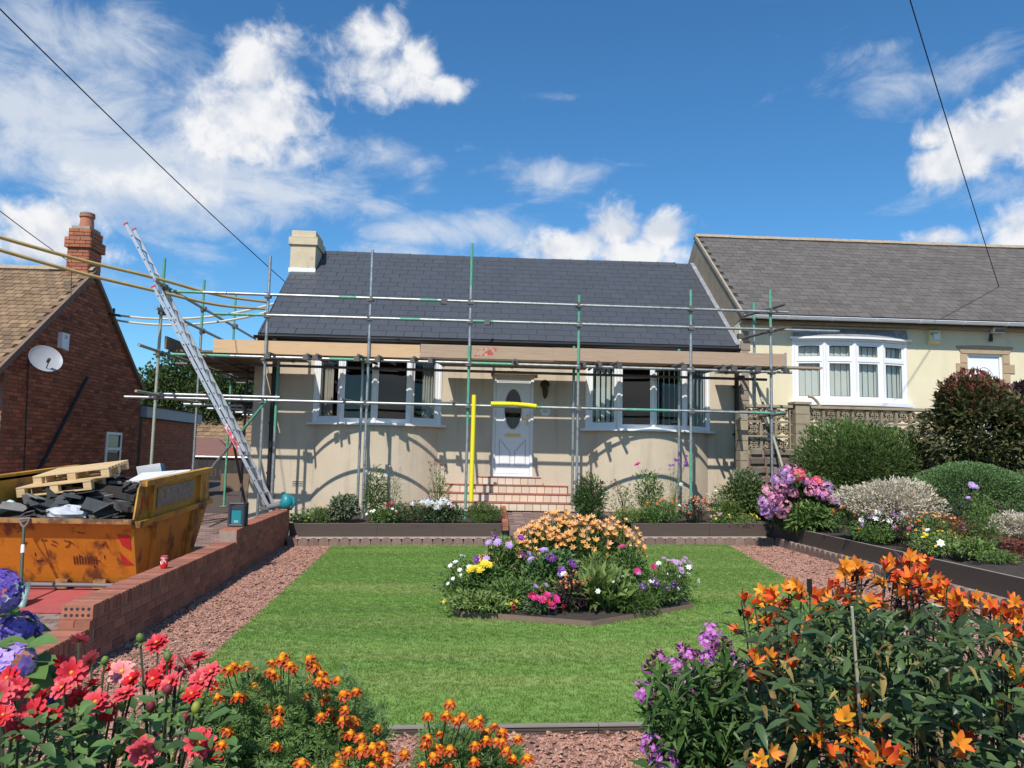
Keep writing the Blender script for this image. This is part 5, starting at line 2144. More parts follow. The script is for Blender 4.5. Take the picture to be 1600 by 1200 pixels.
# foam sleeves
fs = MB()
p0, p1 = pY(737, 617, FY - .06), pY(731, 783, FY - .06)
fs.tube([p0 + (.045, 0, 0), (p0 + p1) / 2 + (.052, 0, 0), p1 + (.06, 0, 0)], .042, 14)
smooth_by_angle(fs.build('foam_sleeve', 'foam_yellow', sf), 60)
fs = MB()
p0, p1 = pY(767, 631, LY - .01), pY(838, 634, LY - .01)
fs.tube([p0, p0 + (p1 - p0) * .3 + (0, 0, .008), (p0 + p1) / 2 + (0, 0, .012), p0 + (p1 - p0) * .8 + (0, 0, .002), p1 + (0, 0, -.012)], [.043, .044, .041, .044, .043], 14)
smooth_by_angle(fs.build('foam_sleeve', 'foam_yellow', sf), 60)

# ================================================================== ladder
t = thing('extension_ladder', 'long aluminium extension ladder leaning against the left end of the scaffold', 'ladder', (-3.2, 14.0, .1))
l0, l1 = pY(428, 798, 14.1), pY(198, 358, 14.1)
ld = unit(l1 - l0)
l0 = l0 - ld * ((l0[2] - .09) / ld[2])
LLEN = np.linalg.norm(l1 - l0)
ln_ = np.array([ld[2], 0, -ld[0]])
ly_ = np.array([0, 1.0, 0])


def ladder_section(s0, s1, off, half, skip_mats=0):
    for sgn in (-1, 1):
        mb = MB()
        c0, c1 = l0 + ld * s0 + ln_ * off + ly_ * half * sgn, l0 + ld * s1 + ln_ * off + ly_ * half * sgn
        mb.beam(c0, c1, .024, .056, 0, up=ln_)
        mb.build('stile', 'aluminium', t)
        for e, s_ in ((c1, 1),):
            q = MB()
            q.beam(e, e + ld * .03, .03, .08, 0, up=ln_)
            q.build('end_cap', 'decal_red', t)
    s = s0 + .18
    while s < s1 - .08:
        mb = MB()
        c = l0 + ld * s + ln_ * off
        mb.tube([c - ly_ * (half + .018), c + ly_ * (half + .018)], .0155, 8)
        o = mb.build('rung', 'aluminium', t)
        for sgn in (-1, 1):
            q = MB()
            e = c + ly_ * (half + .0185) * sgn
            q.tube([e, e + ly_ * .0006 * sgn], .0125, 8)
            q.build('rung_end', 'gasket', o)
        s += .25


ladder_section(0.0, LLEN * .80, 0.0, .20)
ladder_section(LLEN * .27, LLEN, .072, .172)
for a, b_ in ((.285, .36),):
    for sgn in (-1, 1):
        mb = MB()
        c0, c1 = l0 + ld * (LLEN * a) - ly_ * .2135 * 1, l0 + ld * (LLEN * b_) - ly_ * .2135
        mb.beam(c0, c1, .0015, .07, 0, up=ln_)
        if sgn > 0:
            mb.build('warning_label', 'ladder_red', t)

# ================================================================== skip
skp = thing('skip', 'battered orange and yellow skip heaped with old slates', 'skip', (-5.05, 11.0, drive_z(0, 11)))
gs = .056


def sk(x, y, h):
    """Skip point: plan position and height above the sloping drive."""
    return np.array([x, y, drive_z(0, y) + .03 + h])


xr, xl = -4.11, -6.05
yn, yf, ynb, yfb = 9.72, 12.38, 10.08, 11.95
HR, HS, HM = .86, 1.31, .82                                       # end rim, side top, shoulder of the side
# sides: trapezoid below the shoulder, raised band above
for xs, sg in ((xr, 1), (xl, -1)):
    mb = MB()
    low = [sk(xs - sg * .06, ynb, .06), sk(xs - sg * .06, yfb, .06), sk(xs, yf, HM), sk(xs, yn, HM)]
    mb.prism(low, (-sg * .02, 0, 0), 0)
    up = [sk(xs, yn, HM), sk(xs, yf, HM), sk(xs, yf - .03, HS - .1), sk(xs, yf - .12, HS), sk(xs, yn + .16, HS), sk(xs, yn + .10, HS - .06)]
    mb.prism(up, (-sg * .02, 0, 0), 0)
    o = mb.build('side_panel', 'skip_yellow', skp)
    q = MB()
    q.beam(sk(xs + sg * .03, yn + .14, HS), sk(xs + sg * .03, yf - .1, HS), .10, .07)
    q.beam(sk(xs + sg * .03, yn + .02, HM), sk(xs + sg * .03, yf - .02, HM), .09, .075)
    q.build('side_rail', 'skip_yellow', o)
    for y in (yn + .46, yf - .50):
        q = MB()
        q.beam(sk(xs + sg * .022, y, HM + .04), sk(xs + sg * .022, y, HS - .035), .05, .055, 0, up=(0, 1, 0))
        q.build('rib', 'skip_yellow', o)
    for f_ in (.16, .84):
        q = MB()
        q.beam(sk(xs - sg * .03, ynb + (yfb - ynb) * f_, .08), sk(xs + sg * .015, yn + (yf - yn) * (f_ * .72 + .14), HM - .04), .07, .04, 0, up=(1, 0, 0))
        q.build('rib', 'skip_yellow', o)
    if sg > 0:
        q = MB()
        q.obox(sk(xs + .012, (yn + yf) / 2 - .02, (HM + HS) / 2 + .01), (.003, 0, 0), (0, .66, .66 * gs), (0, 0, .13))
        q.build('name_plate', 'skip_plate', o)
        q = MB()
        q.tube([sk(xs, yn + .42, HM - .03), sk(xs + .10, yn + .42, HM - .05)], .035, 10)
        q.tube([sk(xs, yf - .45, HM - .03), sk(xs + .10, yf - .45, HM - .05)], .035, 10)
        q.build('lifting_lug', 'skip_rim', o)
        for y in (yn + .285, yf - .30):
            tx_ = text('14', .27, sk(xs + .004, y, (HM + HS) / 2 - .02), (R(90), 0, R(90)), 'decal_red', o, 'skip_number', .001)
# ends
for ye, yb_, sg in ((yn, ynb, -1), (yf, yfb, 1)):
    mb = MB()
    P = [sk(xl + .08, yb_, .06), sk(xr - .08, yb_, .06), sk(xr - .02, ye, HR), sk(xl + .02, ye, HR)]
    mb.prism(P, (0, -sg * .02, 0), 0)
    o = mb.build('end_panel', 'skip_orange', skp)
    q = MB()
    q.beam(sk(xl, ye + sg * .02, HR), sk(xr, ye + sg * .02, HR), .08, .055)
    q.build('end_rim', 'skip_rim', o)
    if sg < 0:
        def ep(u, v, lift=.004):
            a = P[0] + (P[1] - P[0]) * u
            b_ = P[3] + (P[2] - P[3]) * u
            return a + (b_ - a) * v + np.array([0, -lift, -lift])
        for v0, v1 in ((.56, .80), (.30, .52)):
            q = MB()
            c = [ep(.90, v1), ep(.985, v1 - .02), ep(.985, v0 - .02), ep(.93, v0 + .06)] if v0 > .5 else [ep(.905, v1), ep(.97, v0 + .06), ep(1.0, v0), ep(.93, v0 - .0)]
            q.add(c, [(3, 2, 1, 0)])
            q.build('red_chevron', 'decal_red', o)
        q = MB()
        rr = np.random.default_rng(3)
        for k in range(9):                                       # worn stencil bars
            u = .60 + k * .018
            q.add([ep(u, .30), ep(u + .010, .29), ep(u + .012, .42), ep(u + .001, .44)], [(0, 1, 2, 3)])
        for k in range(16):                                      # scrapes
            u, v = rr.uniform(.3, .9), rr.uniform(.2, .85)
            du, dv = rr.uniform(-.05, .05), rr.uniform(-.09, .09)
            q.tube([ep(u, v), ep(u + du, v + dv * .3), ep(u + du * 1.6, v + dv)], .0045, 4)
        q.build('stencil_and_scrapes', 'scrawl', o)
        q = MB()
        for u in (.52, .78, .93):
            q.obox(ep(u, .0, .05) + np.array([0, -.02, .035]), (.075, 0, 0), (0, .04, 0), (0, 0, .055))
        q.build('foot_block', 'skip_rim', o)
        q = MB()
        q.tube([sk(xl, ynb - .1, .04), sk(xr + .0, ynb - .1, .04)], .025, 8)
        q.build('base_bar', 'mid_grey', o)
mb = MB()
mb.prism([sk(xl + .1, ynb, .03), sk(xr - .1, ynb, .03), sk(xr - .1, yfb, .03), sk(xl + .1, yfb, .03)], (0, 0, .03))
mb.build('floor_plate', 'rust', skp)


def heap(x, y):
    u, v = (x - (xl + xr) / 2) / ((xr - xl) / 2), (y - (yn + yf) / 2) / ((yf - yn) / 2)
    return .80 + .36 * max(0, 1 - u * u) ** .7 * max(0, 1 - (v - .15) ** 2) ** .6 * (1.1 - .25 * u) + .05 * math.sin(x * 9) * math.cos(y * 7)


n = 22
V, Fs = [], []
for j in range(n + 1):
    for i in range(n + 1):
        x, y = xl + .06 + (xr - xl - .12) * i / n, yn + .17 + (yf - yn - .34) * j / n
        V.append(sk(x, y, heap(x, y) - .10 + rng.uniform(-.03, .03)))
for j in range(n):
    for i in range(n):
        a = j * (n + 1) + i
        Fs.append((a, a + 1, a + n + 2, a + n + 1))
mb = MB()
mb.add(V, Fs)
tag(mb.build('rubble_fill', 'rubble'), 'dark broken rubble filling the skip', 'rubble', kind='stuff')
for i in range(130):
    x, y = rng.uniform(xl + .2, xr - .22), rng.uniform(yn + .22, yf - .3)
    w_, h_ = rng.uniform(.06, .24), rng.uniform(.04, .13)
    yaw, tl, rl = rng.uniform(-1.3, 1.3), rng.uniform(-.3, .75), rng.uniform(-.4, .4)
    M = (Matrix.Rotation(yaw, 3, 'Z') @ Matrix.Rotation(tl, 3, 'X') @ Matrix.Rotation(rl, 3, 'Y'))
    mb = MB()
    P = [(-w_, -h_), (w_ * rng.uniform(.7, 1), -h_ * rng.uniform(.8, 1.1)), (w_, h_ * rng.uniform(.3, .8)), (w_ * rng.uniform(.3, .7), h_), (-w_ * rng.uniform(.8, 1), h_ * rng.uniform(.7, 1))]
    mb.prism([np.array(M @ Vector((a, b_, 0))) + sk(x, y, heap(x, y) + .0 + abs(tl) * h_ * .5) for a, b_ in P], np.array(M @ Vector((0, 0, .012 if i % 5 else .04))))
    tag(mb.build('broken_slate', 'shard'), 'broken dark slate in the heap in the skip', 'slate', 'broken slates heaped in the skip')
for i, (x, y, yaw, L) in enumerate(((-4.75, 10.5, 2.6, .5), (-5.2, 10.7, 2.85, .62), (-4.9, 11.0, 2.75, .55), (-4.55, 10.2, 2.4, .4))):
    mb = MB()
    d = np.array([math.cos(yaw), math.sin(yaw), .1])
    c = sk(x, y, heap(x, y) + .06)
    mb.beam(c - d * L, c + d * L, .05, .07)
    tag(mb.build('old_batten', 'fence_dark'), 'dark old timber offcut lying among the slates in the skip', 'timber', 'timber offcuts in the skip')


def pallet(name, label, c, xdir, ydir, updir):
    xdir, ydir, updir = unit(xdir), unit(ydir), unit(updir)
    t = thing(name, label, 'pallet', c, 'wooden pallets on the skip')
    c = np.asarray(c, float)
    for k in range(7):
        mb = MB()
        mb.obox(c + ydir * (-.36 + .12 * k) + updir * .115, xdir * .46, ydir * .045, updir * .009)
        mb.build('deck_slat', 'pallet', t)
    for k in range(3):
        mb = MB()
        mb.obox(c + xdir * (-.41 + .41 * k) + updir * .094, xdir * .05, ydir * .40, updir * .010)
        mb.build('stringer', 'pallet', t)
        for j in range(3):
            mb = MB()
            mb.obox(c + xdir * (-.41 + .41 * k) + ydir * (-.355 + .355 * j) + updir * .05, xdir * .05, ydir * .045, updir * .034)
            mb.build('block', 'pallet', t)
    for j in range(3):
        mb = MB()
        mb.obox(c + ydir * (-.355 + .355 * j) + updir * .006, xdir * .46, ydir * .045, updir * .009)
        mb.build('base_slat', 'pallet', t)
    return t


pa = pY(108, 764, 10.75)
pallet('wooden_pallet', 'lower pale wooden pallet lying on the slates in the skip', pa, (1, .05, .13), (-.05, 1, .10), (-.13, -.1, 1))
pallet('wooden_pallet', 'upper pale wooden pallet tilted on top of the other', pa + np.array([.14, .08, .165]), (1, .12, .15), (-.12, 1, .12), (-.15, -.1, 1))
mb = MB()
c = pY(250, 744, 11.3)
mb.obox(c, (.33, .05, .03), (-.06, .40, .05), (0, -.003, .015))
tag(mb.build('white_sheet', 'white_sheet'), 'flat white sheet board lying on the far end of the skip', 'board')
mb = MB()
c = pY(233, 734, 11.9)
mb.obox(c, (.16, .03, .03), (-.05, .12, 0), (-.01, -.02, .07))
mb.obox(c + (.17, .04, .03), (.035, .01, .006), (-.045, .11, 0), (-.01, -.02, .06), 1)
tag(mb.build('torn_packaging', ['white_sheet', 'radio_blue']), 'torn white packaging with dark blue end on top of the skip', 'packaging')


def crumple(name, label, cat, c, rx, ry, rz, mat, sub=3, amp=.3):
    mb = MB()
    n = 16
    V = []
    for i in range(n // 2 + 1):
        for j in range(n):
            a, b_ = math.pi * i / (n // 2), 2 * math.pi * j / n
            k = 1 + rng.uniform(-amp, amp) * .6
            V.append(np.asarray(c) + np.array([rx * math.sin(a) * math.cos(b_), ry * math.sin(a) * math.sin(b_), rz * math.cos(a)]) * k)
    Fs = [(i * n + j, i * n + (j + 1) % n, (i + 1) * n + (j + 1) % n, (i + 1) * n + j) for i in range(n // 2) for j in range(n)]
    mb.add(V, Fs)
    return tag(mb.build(name, mat), label, cat)


crumple('plastic_bag', 'crumpled clear plastic bag near the front rim of the skip', 'plastic bag', pY(108, 802, 10.0), .25, .18, .10, 'poly_bag')
crumple('plastic_bag', 'small crumpled plastic bag beside the raised side of the skip', 'plastic bag', pY(150, 797, 10.2), .13, .12, .08, 'poly_bag')
crumple('plastic_bag', 'pale torn plastic sheet below the pallets in the skip', 'plastic bag', pY(68, 760, 11.0), .17, .10, .04, 'white_sheet')
mb = MB()
c = pY(8, 792, 10.3)
mb.tube([c - (.2, 0, .09), c - (.1, 0, .045), c + (.08, 0, .03), c + (.12, 0, .05)], [.06, .075, .07, .03], 12)
tag(smooth_by_angle(mb.build('sealant_bottle', 'pale_blue')), 'pale blue plastic bottle at the left end of the skip', 'bottle')

# ================================================================== shovel, can, radio, blower
t = thing('shovel', 'shovel with green steel blade leaning on the orange end of the skip', 'shovel', pG(25, 942, drive_z(0, 9.3) - G0, 0))
bp = np.array(pY(24, 940, 9.15))
bp[2] = drive_z(0, 9.15) + .01
tp = pY(38, 812, 9.62)
sd_ = unit(tp - bp)
sxv = unit(np.cross(sd_, (0, 1, 0)))
sxv = unit(np.array([1.0, .15, 0]) - sd_ * np.dot(np.array([1.0, .15, 0]), sd_))
sn = np.cross(sxv, sd_)
bl = pY(38, 905, 9.3)
mb = MB()
b0v = pY(22, 938, 9.12)
V = []
ax = unit(tp - pY(33, 905, 9.33))
j0 = tp - ax * .78
for s_, w_, dp_ in ((0.0, .10, 0), (.10, .125, .008), (.22, .135, .012), (.33, .14, .012)):
    for u in (-1, -.5, 0, .5, 1):
        V.append(j0 - ax * s_ + sxv * w_ * u + sn * (-.018 + .018 * abs(u) ** 2) - np.array([s_ * .12, s_ * .35, 0]))
Fs = [(i * 5 + j, i * 5 + j + 1, (i + 1) * 5 + j + 1, (i + 1) * 5 + j) for i in range(3) for j in range(4)]
mb.add(V, Fs)
o = mb.build('blade', 'shovel_steel', t, smooth=True)
so = o.modifiers.new('thickness', 'SOLIDIFY')
so.thickness = .004
mb = MB()
mb.tube([j0 - ax * .02, j0 + ax * .12, tp - ax * .10], [.022, .019, .017], 10)
smooth_by_angle(mb.build('shaft', 'shaft', t))
mb = MB()
c0 = j0 + ax * .36
mb.tube([c0, c0 + ax * .10], .0205, 10)
mb.build('shaft_sticker', 'white_paint', t)
mb = MB()
e = tp - ax * .10
for s_ in (-1, 1):
    mb.tube([e, e + ax * .05 + sxv * .035 * s_, e + ax * .11 + sxv * .055 * s_], .010, 8)
mb.tube([e + ax * .11 - sxv * .062, e + ax * .11 + sxv * .062], .014, 8)
mb.build('handle', 'mid_grey', t)


def on_wall(u, zt):
    return P0 + ux * u - un * .1075 + np.array([0, 0, zt])


# drink can
uc = (pY(258, 890, 7.7)[1] - WALL_A[1])
cpos = None
for u in np.arange(.5, 4, .02):
    q = on_wall(u, .49)
    if abs(project(q)[0] - 258) < 3:
        cpos = q
        break
t = thing('drink_can', 'red drink can with white markings standing on the garden wall', 'can', cpos)
mb = MB()
prof = [(.026, 0), (.031, .008), (.033, .014), (.033, .100), (.030, .108), (.027, .113), (.028, .116)]
mb.lathe(prof, cpos, 20)
o = smooth_by_angle(mb.build('body', 'can_red', t), 50)
mb = MB()
mb.lathe([(.0275, .1165), (.0285, .118), (.027, .119), (.024, .1165)], cpos, 20)
mb.build('rim', 'aluminium', t)
mb = MB()
for k in range(2):
    pts = []
    for q in np.linspace(-.9, .9, 12):
        a = -math.pi / 2 + q
        z = .060 + .018 * math.sin(q * 4 + k) + .012 * k
        pts.append(cpos + np.array([.0334 * math.cos(a), .0334 * math.sin(a), z]))
    mb.tube(pts, .0035 - .001 * k, 5)
mb.lathe([(.0335, .098), (.0335, .102)], cpos, 20)
mb.build('script', 'white_paint', t)

# site radio
for u in np.arange(S1 - .1, L_all, .01):
    q = on_wall(u, .635)
    if project(q)[0] > 371:
        rp = q
        break
t = thing('site_radio', 'blue and black box shaped site radio standing on the garden wall', 'radio', rp)
mb = MB()
mb.box(rp[0] - .085, rp[0] + .085, rp[1] - .075, rp[1] + .075, rp[2] + .012, rp[2] + .27)
o = mb.build('case', 'radio_blue', t)
o.modifiers.new('rounded', 'BEVEL').width = .015
mb = MB()
for a in (-1, 1):
    for b_ in (-1, 1):
        mb.tube([(rp[0] + a * .088, rp[1] + b_ * .078, rp[2] + .006), (rp[0] + a * .088, rp[1] + b_ * .078, rp[2] + .30)], .020, 8)
    mb.tube([(rp[0] + a * .088, rp[1] - .085, rp[2] + .30), (rp[0] + a * .088, rp[1] + .085, rp[2] + .30)], .017, 8)
mb.tube([(rp[0] - .09, rp[1] - .085, rp[2] + .30), (rp[0] + .09, rp[1] - .085, rp[2] + .30)], .017, 8)
mb.tube([(rp[0] - .09, rp[1] - .082, rp[2] + .02), (rp[0] + .09, rp[1] - .082, rp[2] + .02)], .017, 8)
mb.box(rp[0] - .08, rp[0] + .08, rp[1] - .08, rp[1] - .07, rp[2] + .225, rp[2] + .27)
smooth_by_angle(mb.build('bumper_frame', 'dark_grey', t))
mb = MB()
mb.box(rp[0] - .058, rp[0] + .058, rp[1] - .0785, rp[1] - .0755, rp[2] + .04, rp[2] + .21)
mb.build('speaker_grille', 'teal', t)
mb = MB()
mb.box(rp[0] - .028, rp[0] + .028, rp[1] - .0805, rp[1] - .079, rp[2] + .072, rp[2] + .078)
mb.box(rp[0] - .022, rp[0] + .022, rp[1] - .0805, rp[1] - .079, rp[2] + .058, rp[2] + .063)
mb.build('badge', 'white_paint', t)
mb = MB()
mb.tube([(rp[0] + .09, rp[1] + .06, rp[2] + .3), (rp[0] + .10, rp[1] + .06, rp[2] + .62)], .004, 6)
mb.build('aerial', 'black_plastic', t)
# garden blower
for u in np.arange(S1, L_all + .6, .01):
    q = on_wall(u, .635)
    if project(q)[0] > 441:
        vp = q
        break
else:
    vp = on_wall(L_all - .25, .635)
t = thing('leaf_blower', 'teal cordless blower with black nozzle lying on the far wall end', 'blower', vp)
mb = MB()
pts = [vp + np.array(q) for q in ((.06, 0, .02), (.06, 0, .07), (.065, 0, .13), (.06, 0, .19), (.03, 0, .235), (.0, 0, .255))]
mb.tube(pts, [.075, .115, .12, .105, .07, .03], 16)
smooth_by_angle(mb.build('motor_housing', 'teal', t), 70)
mb = MB()
mb.tube([vp + np.array(q) for q in ((.15, 0, .06), (.19, 0, .12), (.18, 0, .20), (.11, 0, .235))], [.04, .035, .03, .025], 10)
smooth_by_angle(mb.build('handle', 'teal', t), 70)
mb = MB()
mb.tube([vp + np.array(q) for q in ((.0, 0, .25), (.0, 0, .285), (.03, 0, .30))], [.03, .032, .02], 10)
mb.tube([vp + np.array(q) for q in ((.10, -.03, .05), (.17, -.03, .045))], [.05, .045], 10)
smooth_by_angle(mb.build('trigger_grip', 'dark_grey', t))
mb = MB()
mb.tube([vp + np.array(q) for q in ((-.02, 0, .10), (-.12, -.05, .07), (-.24, -.10, .04))], [.06, .055, .05], 12)
mb.obox(vp + np.array((-.29, -.13, .03)), (.07, .03, 0), (-.03, .06, 0), (0, 0, .02))
smooth_by_angle(mb.build('nozzle', 'mid_grey', t))

# ================================================================== overhead cables
def sag_line(a, b, sag, n=24):
    a, b = np.asarray(a, float), np.asarray(b, float)
    return [a + (b - a) * q - np.array([0, 0, 4 * sag * q * (1 - q)]) for q in np.linspace(0, 1, n)]


def cable(name, label, pts, r, mat, cat='cable', grp=None):
    mb = MB()
    mb.tube(pts, r, 6)
    return tag(mb.build(name, mat), label, cat, grp)


hx = -4.46
e1, e2 = pX(425, 473, hx), pX(421, 483, hx)
far = []
for (qa, qb, sg, em, lab) in (((0, 371), (240, 433), .35, e1, 'upper tan sleeved cable rising to the left from the bungalow'), ((0, 391), (245, 455), .35, e2, 'lower tan sleeved cable rising to the left from the bungalow')):
    a, b_ = pY(qa[0], qa[1], 11.6), pY(qb[0], qb[1], 13.95)
    d = a - b_
    pts = [a + d * 2.2 + np.array([0, 0, .55]), a + d * 1.0 + np.array([0, 0, .12]), a, a + (b_ - a) * .5 + np.array([0, 0, -.035]), b_,
           b_ + (em - b_) * .5 + np.array([0, 0, -.10]), em]
    P_ = np.array(pts)
    tt = np.linspace(0, len(P_) - 1, 50)
    sm = np.array([[np.interp(q, range(len(P_)), P_[:, k]) for k in range(3)] for q in tt])
    ker = np.ones(7) / 7
    pad = np.pad(sm, ((3, 3), (0, 0)), 'edge')
    sm = np.array([[np.convolve(pad[:, k], ker, 'valid')[i] for k in range(3)] for i in range(len(sm))])
    cable('sleeved_cable', lab, sm, .030, 'shroud', grp='sleeved overhead cables')
gb = pX(181, 492, BX + .05)
for dz, em, lab in ((0, e1 + np.array([0, .2, .02]), 'upper pale sleeved cable between the brick gable and the bungalow'), (-.12, e2 + np.array([0, .2, 0]), 'lower pale sleeved cable between the brick gable and the bungalow')):
    cable('sleeved_cable', lab, sag_line(gb + np.array([0, 0, dz]), em, .20), .026, 'shroud_pale', grp='sleeved overhead cables')
mb = MB()
mb.beam(gb + np.array([-.05, 0, -.2]), gb + np.array([-.05, 0, .15]), .04, .04, 0, up=(0, 1, 0))
mb.tube([gb + np.array([-.05, -.25, -.02]), gb + np.array([.12, .0, -.02])], .03, 8)
tag(mb.build('cable_bracket', 'black_plastic'), 'black cable bracket on the far slope edge of the brick gable', 'bracket')
a, b_ = pY(10, 0, 9.0), pX(446, 441, XL + .07)
cable('telephone_wire', 'thin black wire crossing the sky to the bungalow roof edge', sag_line(a + (a - b_) * .8, b_, .18), .009, 'cable')
a, b_ = pY(0, 325, 13.0), np.array([cc[0] - .22, cc[1] - .25, 5.60])
cable('telephone_wire', 'thin black wire running down to the red brick chimney', sag_line(a + (a - b_) * 1.0, b_, .05), .008, 'cable')
a, b_ = pY(1425, 0, 10.5), pY(1562, 452, 17.2)
cable('telephone_wire', 'thin black wire crossing the sky to the neighbouring roof', sag_line(a + (a - b_) * .6, b_, .12), .009, 'cable')

# ================================================================== plants: helpers
def rot_to(dirs, ups):
    """(n,3,3) frames whose columns are side, axis (leaf length), normal."""
    y = dirs / np.linalg.norm(dirs, axis=1, keepdims=True)
    z = ups - y * np.sum(ups * y, 1, keepdims=True)
    z = z / np.maximum(np.linalg.norm(z, axis=1, keepdims=True), 1e-6)
    x = np.cross(y, z)
    return np.stack([x, y, z], 2)


def leaf_arrays(L=1.0, W=.4, seg=3, curl=.25, fold=.12, peak=.4):
    V = []
    for i in range(seg + 1):
        t = i / seg
        w = W / 2 * (math.sin(math.pi * min(1, max(0.0, t ** (math.log(.5) / math.log(peak))))) + (.06 if i == 0 else 0)) if 0 < t < 1 else (.03 * W if i == 0 else .0)
        z = -curl * t * t * L
        V += [(-w, t * L, z + fold * w * 2), (0, t * L, z), (w, t * L, z + fold * w * 2)]
    F = []
    for i in range(seg):
        a, b_ = 3 * i, 3 * (i + 1)
        F += [(a, a + 1, b_ + 1, b_), (a + 1, a + 2, b_ + 2, b_ + 1)]
    return np.array(V, float), np.array(F)


LEAF_Q = (np.array([(0, 0, 0), (-.5, .45, .10), (0, 1, -.12), (.5, .45, .10)], float), np.array([(0, 1, 2, 3)]))
LEAF_2 = (np.array([(0, 0, 0), (-.5, .45, .14), (0, .5, 0), (.5, .45, .14), (0, 1, -.15)], float), np.array([(0, 2, 4, 1), (0, 3, 4, 2)]))


def scatter_leaves(pos, dirs, ups, sc_l, sc_w, tmpl):
    V, F = tmpl
    n = len(pos)
    A = rot_to(dirs, ups)
    S = V[None] * np.stack([sc_w, sc_l, sc_l], 1)[:, None, :]
    W = np.einsum('nij,nvj->nvi', A, S) + pos[:, None, :]
    Fk = F[None] + (np.arange(n) * len(V))[:, None, None]
    return W.reshape(-1, 3), Fk.reshape(-1, F.shape[1])


def rnd_unit(n, r=rng):
    v = r.normal(size=(n, 3))
    return v / np.linalg.norm(v, axis=1, keepdims=True)


def blob_points(c, rad, n, r, inner=.35, lump=.22, flat_bottom=True, drop=None):
    """Points through an uneven crown: more towards the outside, lobed outline."""
    d = rnd_unit(n, r)
    if flat_bottom:
        d[:, 2] = np.where(d[:, 2] < -.35, -d[:, 2], d[:, 2])
    lob = rnd_unit(14, r)
    amp = r.uniform(.4, 1.0, 14)
    k = np.max(np.maximum(0, d @ lob.T) ** 6 * amp, axis=1)
    rr = (1 - lump) + lump * 1.5 * k
    q = inner + (1 - inner) * r.uniform(0, 1, n) ** .5
    p = d * (rr * q)[:, None] * np.asarray(rad)
    if drop is not None:                                     # lower half reaches down towards the ground
        p[:, 2] = np.where(p[:, 2] < 0, p[:, 2] * drop / rad[2], p[:, 2])
    return p + np.asarray(c), d


def stems_mesh(base, targets, r0=.008, r1=.003, parent=None, name='stem', mat='stem', bend=.25, n=5):
    mb = MB()
    base = np.asarray(base, float)
    for t in targets:
        t = np.asarray(t, float)
        b_ = base + np.array([rng.uniform(-.04, .04), rng.uniform(-.04, .04), 0]) * min(1, np.linalg.norm(t - base))
        m_ = b_ + (t - b_) * .5
        m_[:2] = b_[:2] + (t - b_)[:2] * (.5 - bend)
        mb.tube([b_, m_, t], [r0, (r0 + r1) / 2, r1], n, 0, False)
    return mb.build(name, mat, parent)


def shrub(name, label, cat, base, c, rad, n, L, W, mats, seed=1, tmpl=LEAF_2, up=.35, inner=.35, lump=.22, frac=None, stem='bark', nstem=9, group=None, droop=0.0):
    """Bush of many small leaves over branching stems; mats are shared out by height with frac."""
    r = np.random.default_rng(seed)
    t = thing(name, label, cat, base, group)
    P, D = blob_points(c, rad, n, r, inner, lump, False, max(.05, c[2] - base[2]))
    dirs = D + rnd_unit(n, r) * .7 + np.array([0, 0, up])
    ups = rnd_unit(n, r) * .6 + np.array([0, -.15, 1.0]) + D * .5
    l = L * r.uniform(.65, 1.25, n)
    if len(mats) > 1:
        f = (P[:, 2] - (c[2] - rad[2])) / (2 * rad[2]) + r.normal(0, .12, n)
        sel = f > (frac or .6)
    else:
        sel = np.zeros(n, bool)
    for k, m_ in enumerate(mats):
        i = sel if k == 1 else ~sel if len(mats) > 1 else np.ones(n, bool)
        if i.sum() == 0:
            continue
        V, F = scatter_leaves(P[i], dirs[i], ups[i], l[i], l[i] * W, tmpl)
        link_obj('foliage' if k == 0 else 'young_foliage', np_mesh('foliage', V, F, m_, off_of(t)), t)
    tg = [np.asarray(c) + rnd_unit(1, r)[0] * np.asarray(rad) * .75 * np.array([1, 1, .8]) for _ in range(nstem)]
    stems_mesh(base, tg, .018 * max(rad) / .5, .004, t, 'stem', stem, .15)
    return t


# ---- flower heads, one mesh each, normal along +Z, petals coloured along their length
def petal(L, W, tilt0, tilt1, seg=3, cup=.2, c0=(1, 1, 1), c1=(1, 1, 1), tip=.75, r0=.0, end=.30):
    V, C = [], []
    x, z = r0, 0.0
    for i in range(seg + 1):
        t = i / seg
        w = W / 2 * (.35 + .65 * math.sin(math.pi * min(1, t * tip + .12)) if i < seg else end)
        V += [(x, -w, z + cup * w), (x, 0, z), (x, w, z + cup * w)]
        C += [np.asarray(c0) * (1 - t) + np.asarray(c1) * t] * 3
        a = tilt0 + (tilt1 - tilt0) * t
        x += math.cos(a) * L / seg
        z += math.sin(a) * L / seg
    F = []
    for i in range(seg):
        a, b_ = 3 * i, 3 * i + 3
        F += [(a, b_, b_ + 1, a + 1), (a + 1, b_ + 1, b_ + 2, a + 2)]
    return np.array(V), F, np.array(C)


def ring(mb, n, L, W, t0, t1, c0, c1, z=0.0, ph=0.0, r0=.004, jit=.12, seg=3, cup=.25, c=(0, 0, 0), A=None, tip=.75, end=.30):
    for k in range(n):
        l = L * rng.uniform(.9, 1.08)
        V, F, C = petal(l, W * rng.uniform(.9, 1.1), t0 + rng.uniform(-jit, jit), t1 + rng.uniform(-jit, jit), seg, cup, c0, c1, tip, r0, end)
        a = ph + 2 * math.pi * k / n + rng.uniform(-.08, .08)
        Rz = np.array([[math.cos(a), -math.sin(a), 0], [math.sin(a), math.cos(a), 0], [0, 0, 1]])
        V = V @ Rz.T + np.array([0, 0, z])
        if A is not None:
            V = V @ np.asarray(A).T
        mb.add(V + np.asarray(c), F, 0, C * rng.uniform(.9, 1.08))


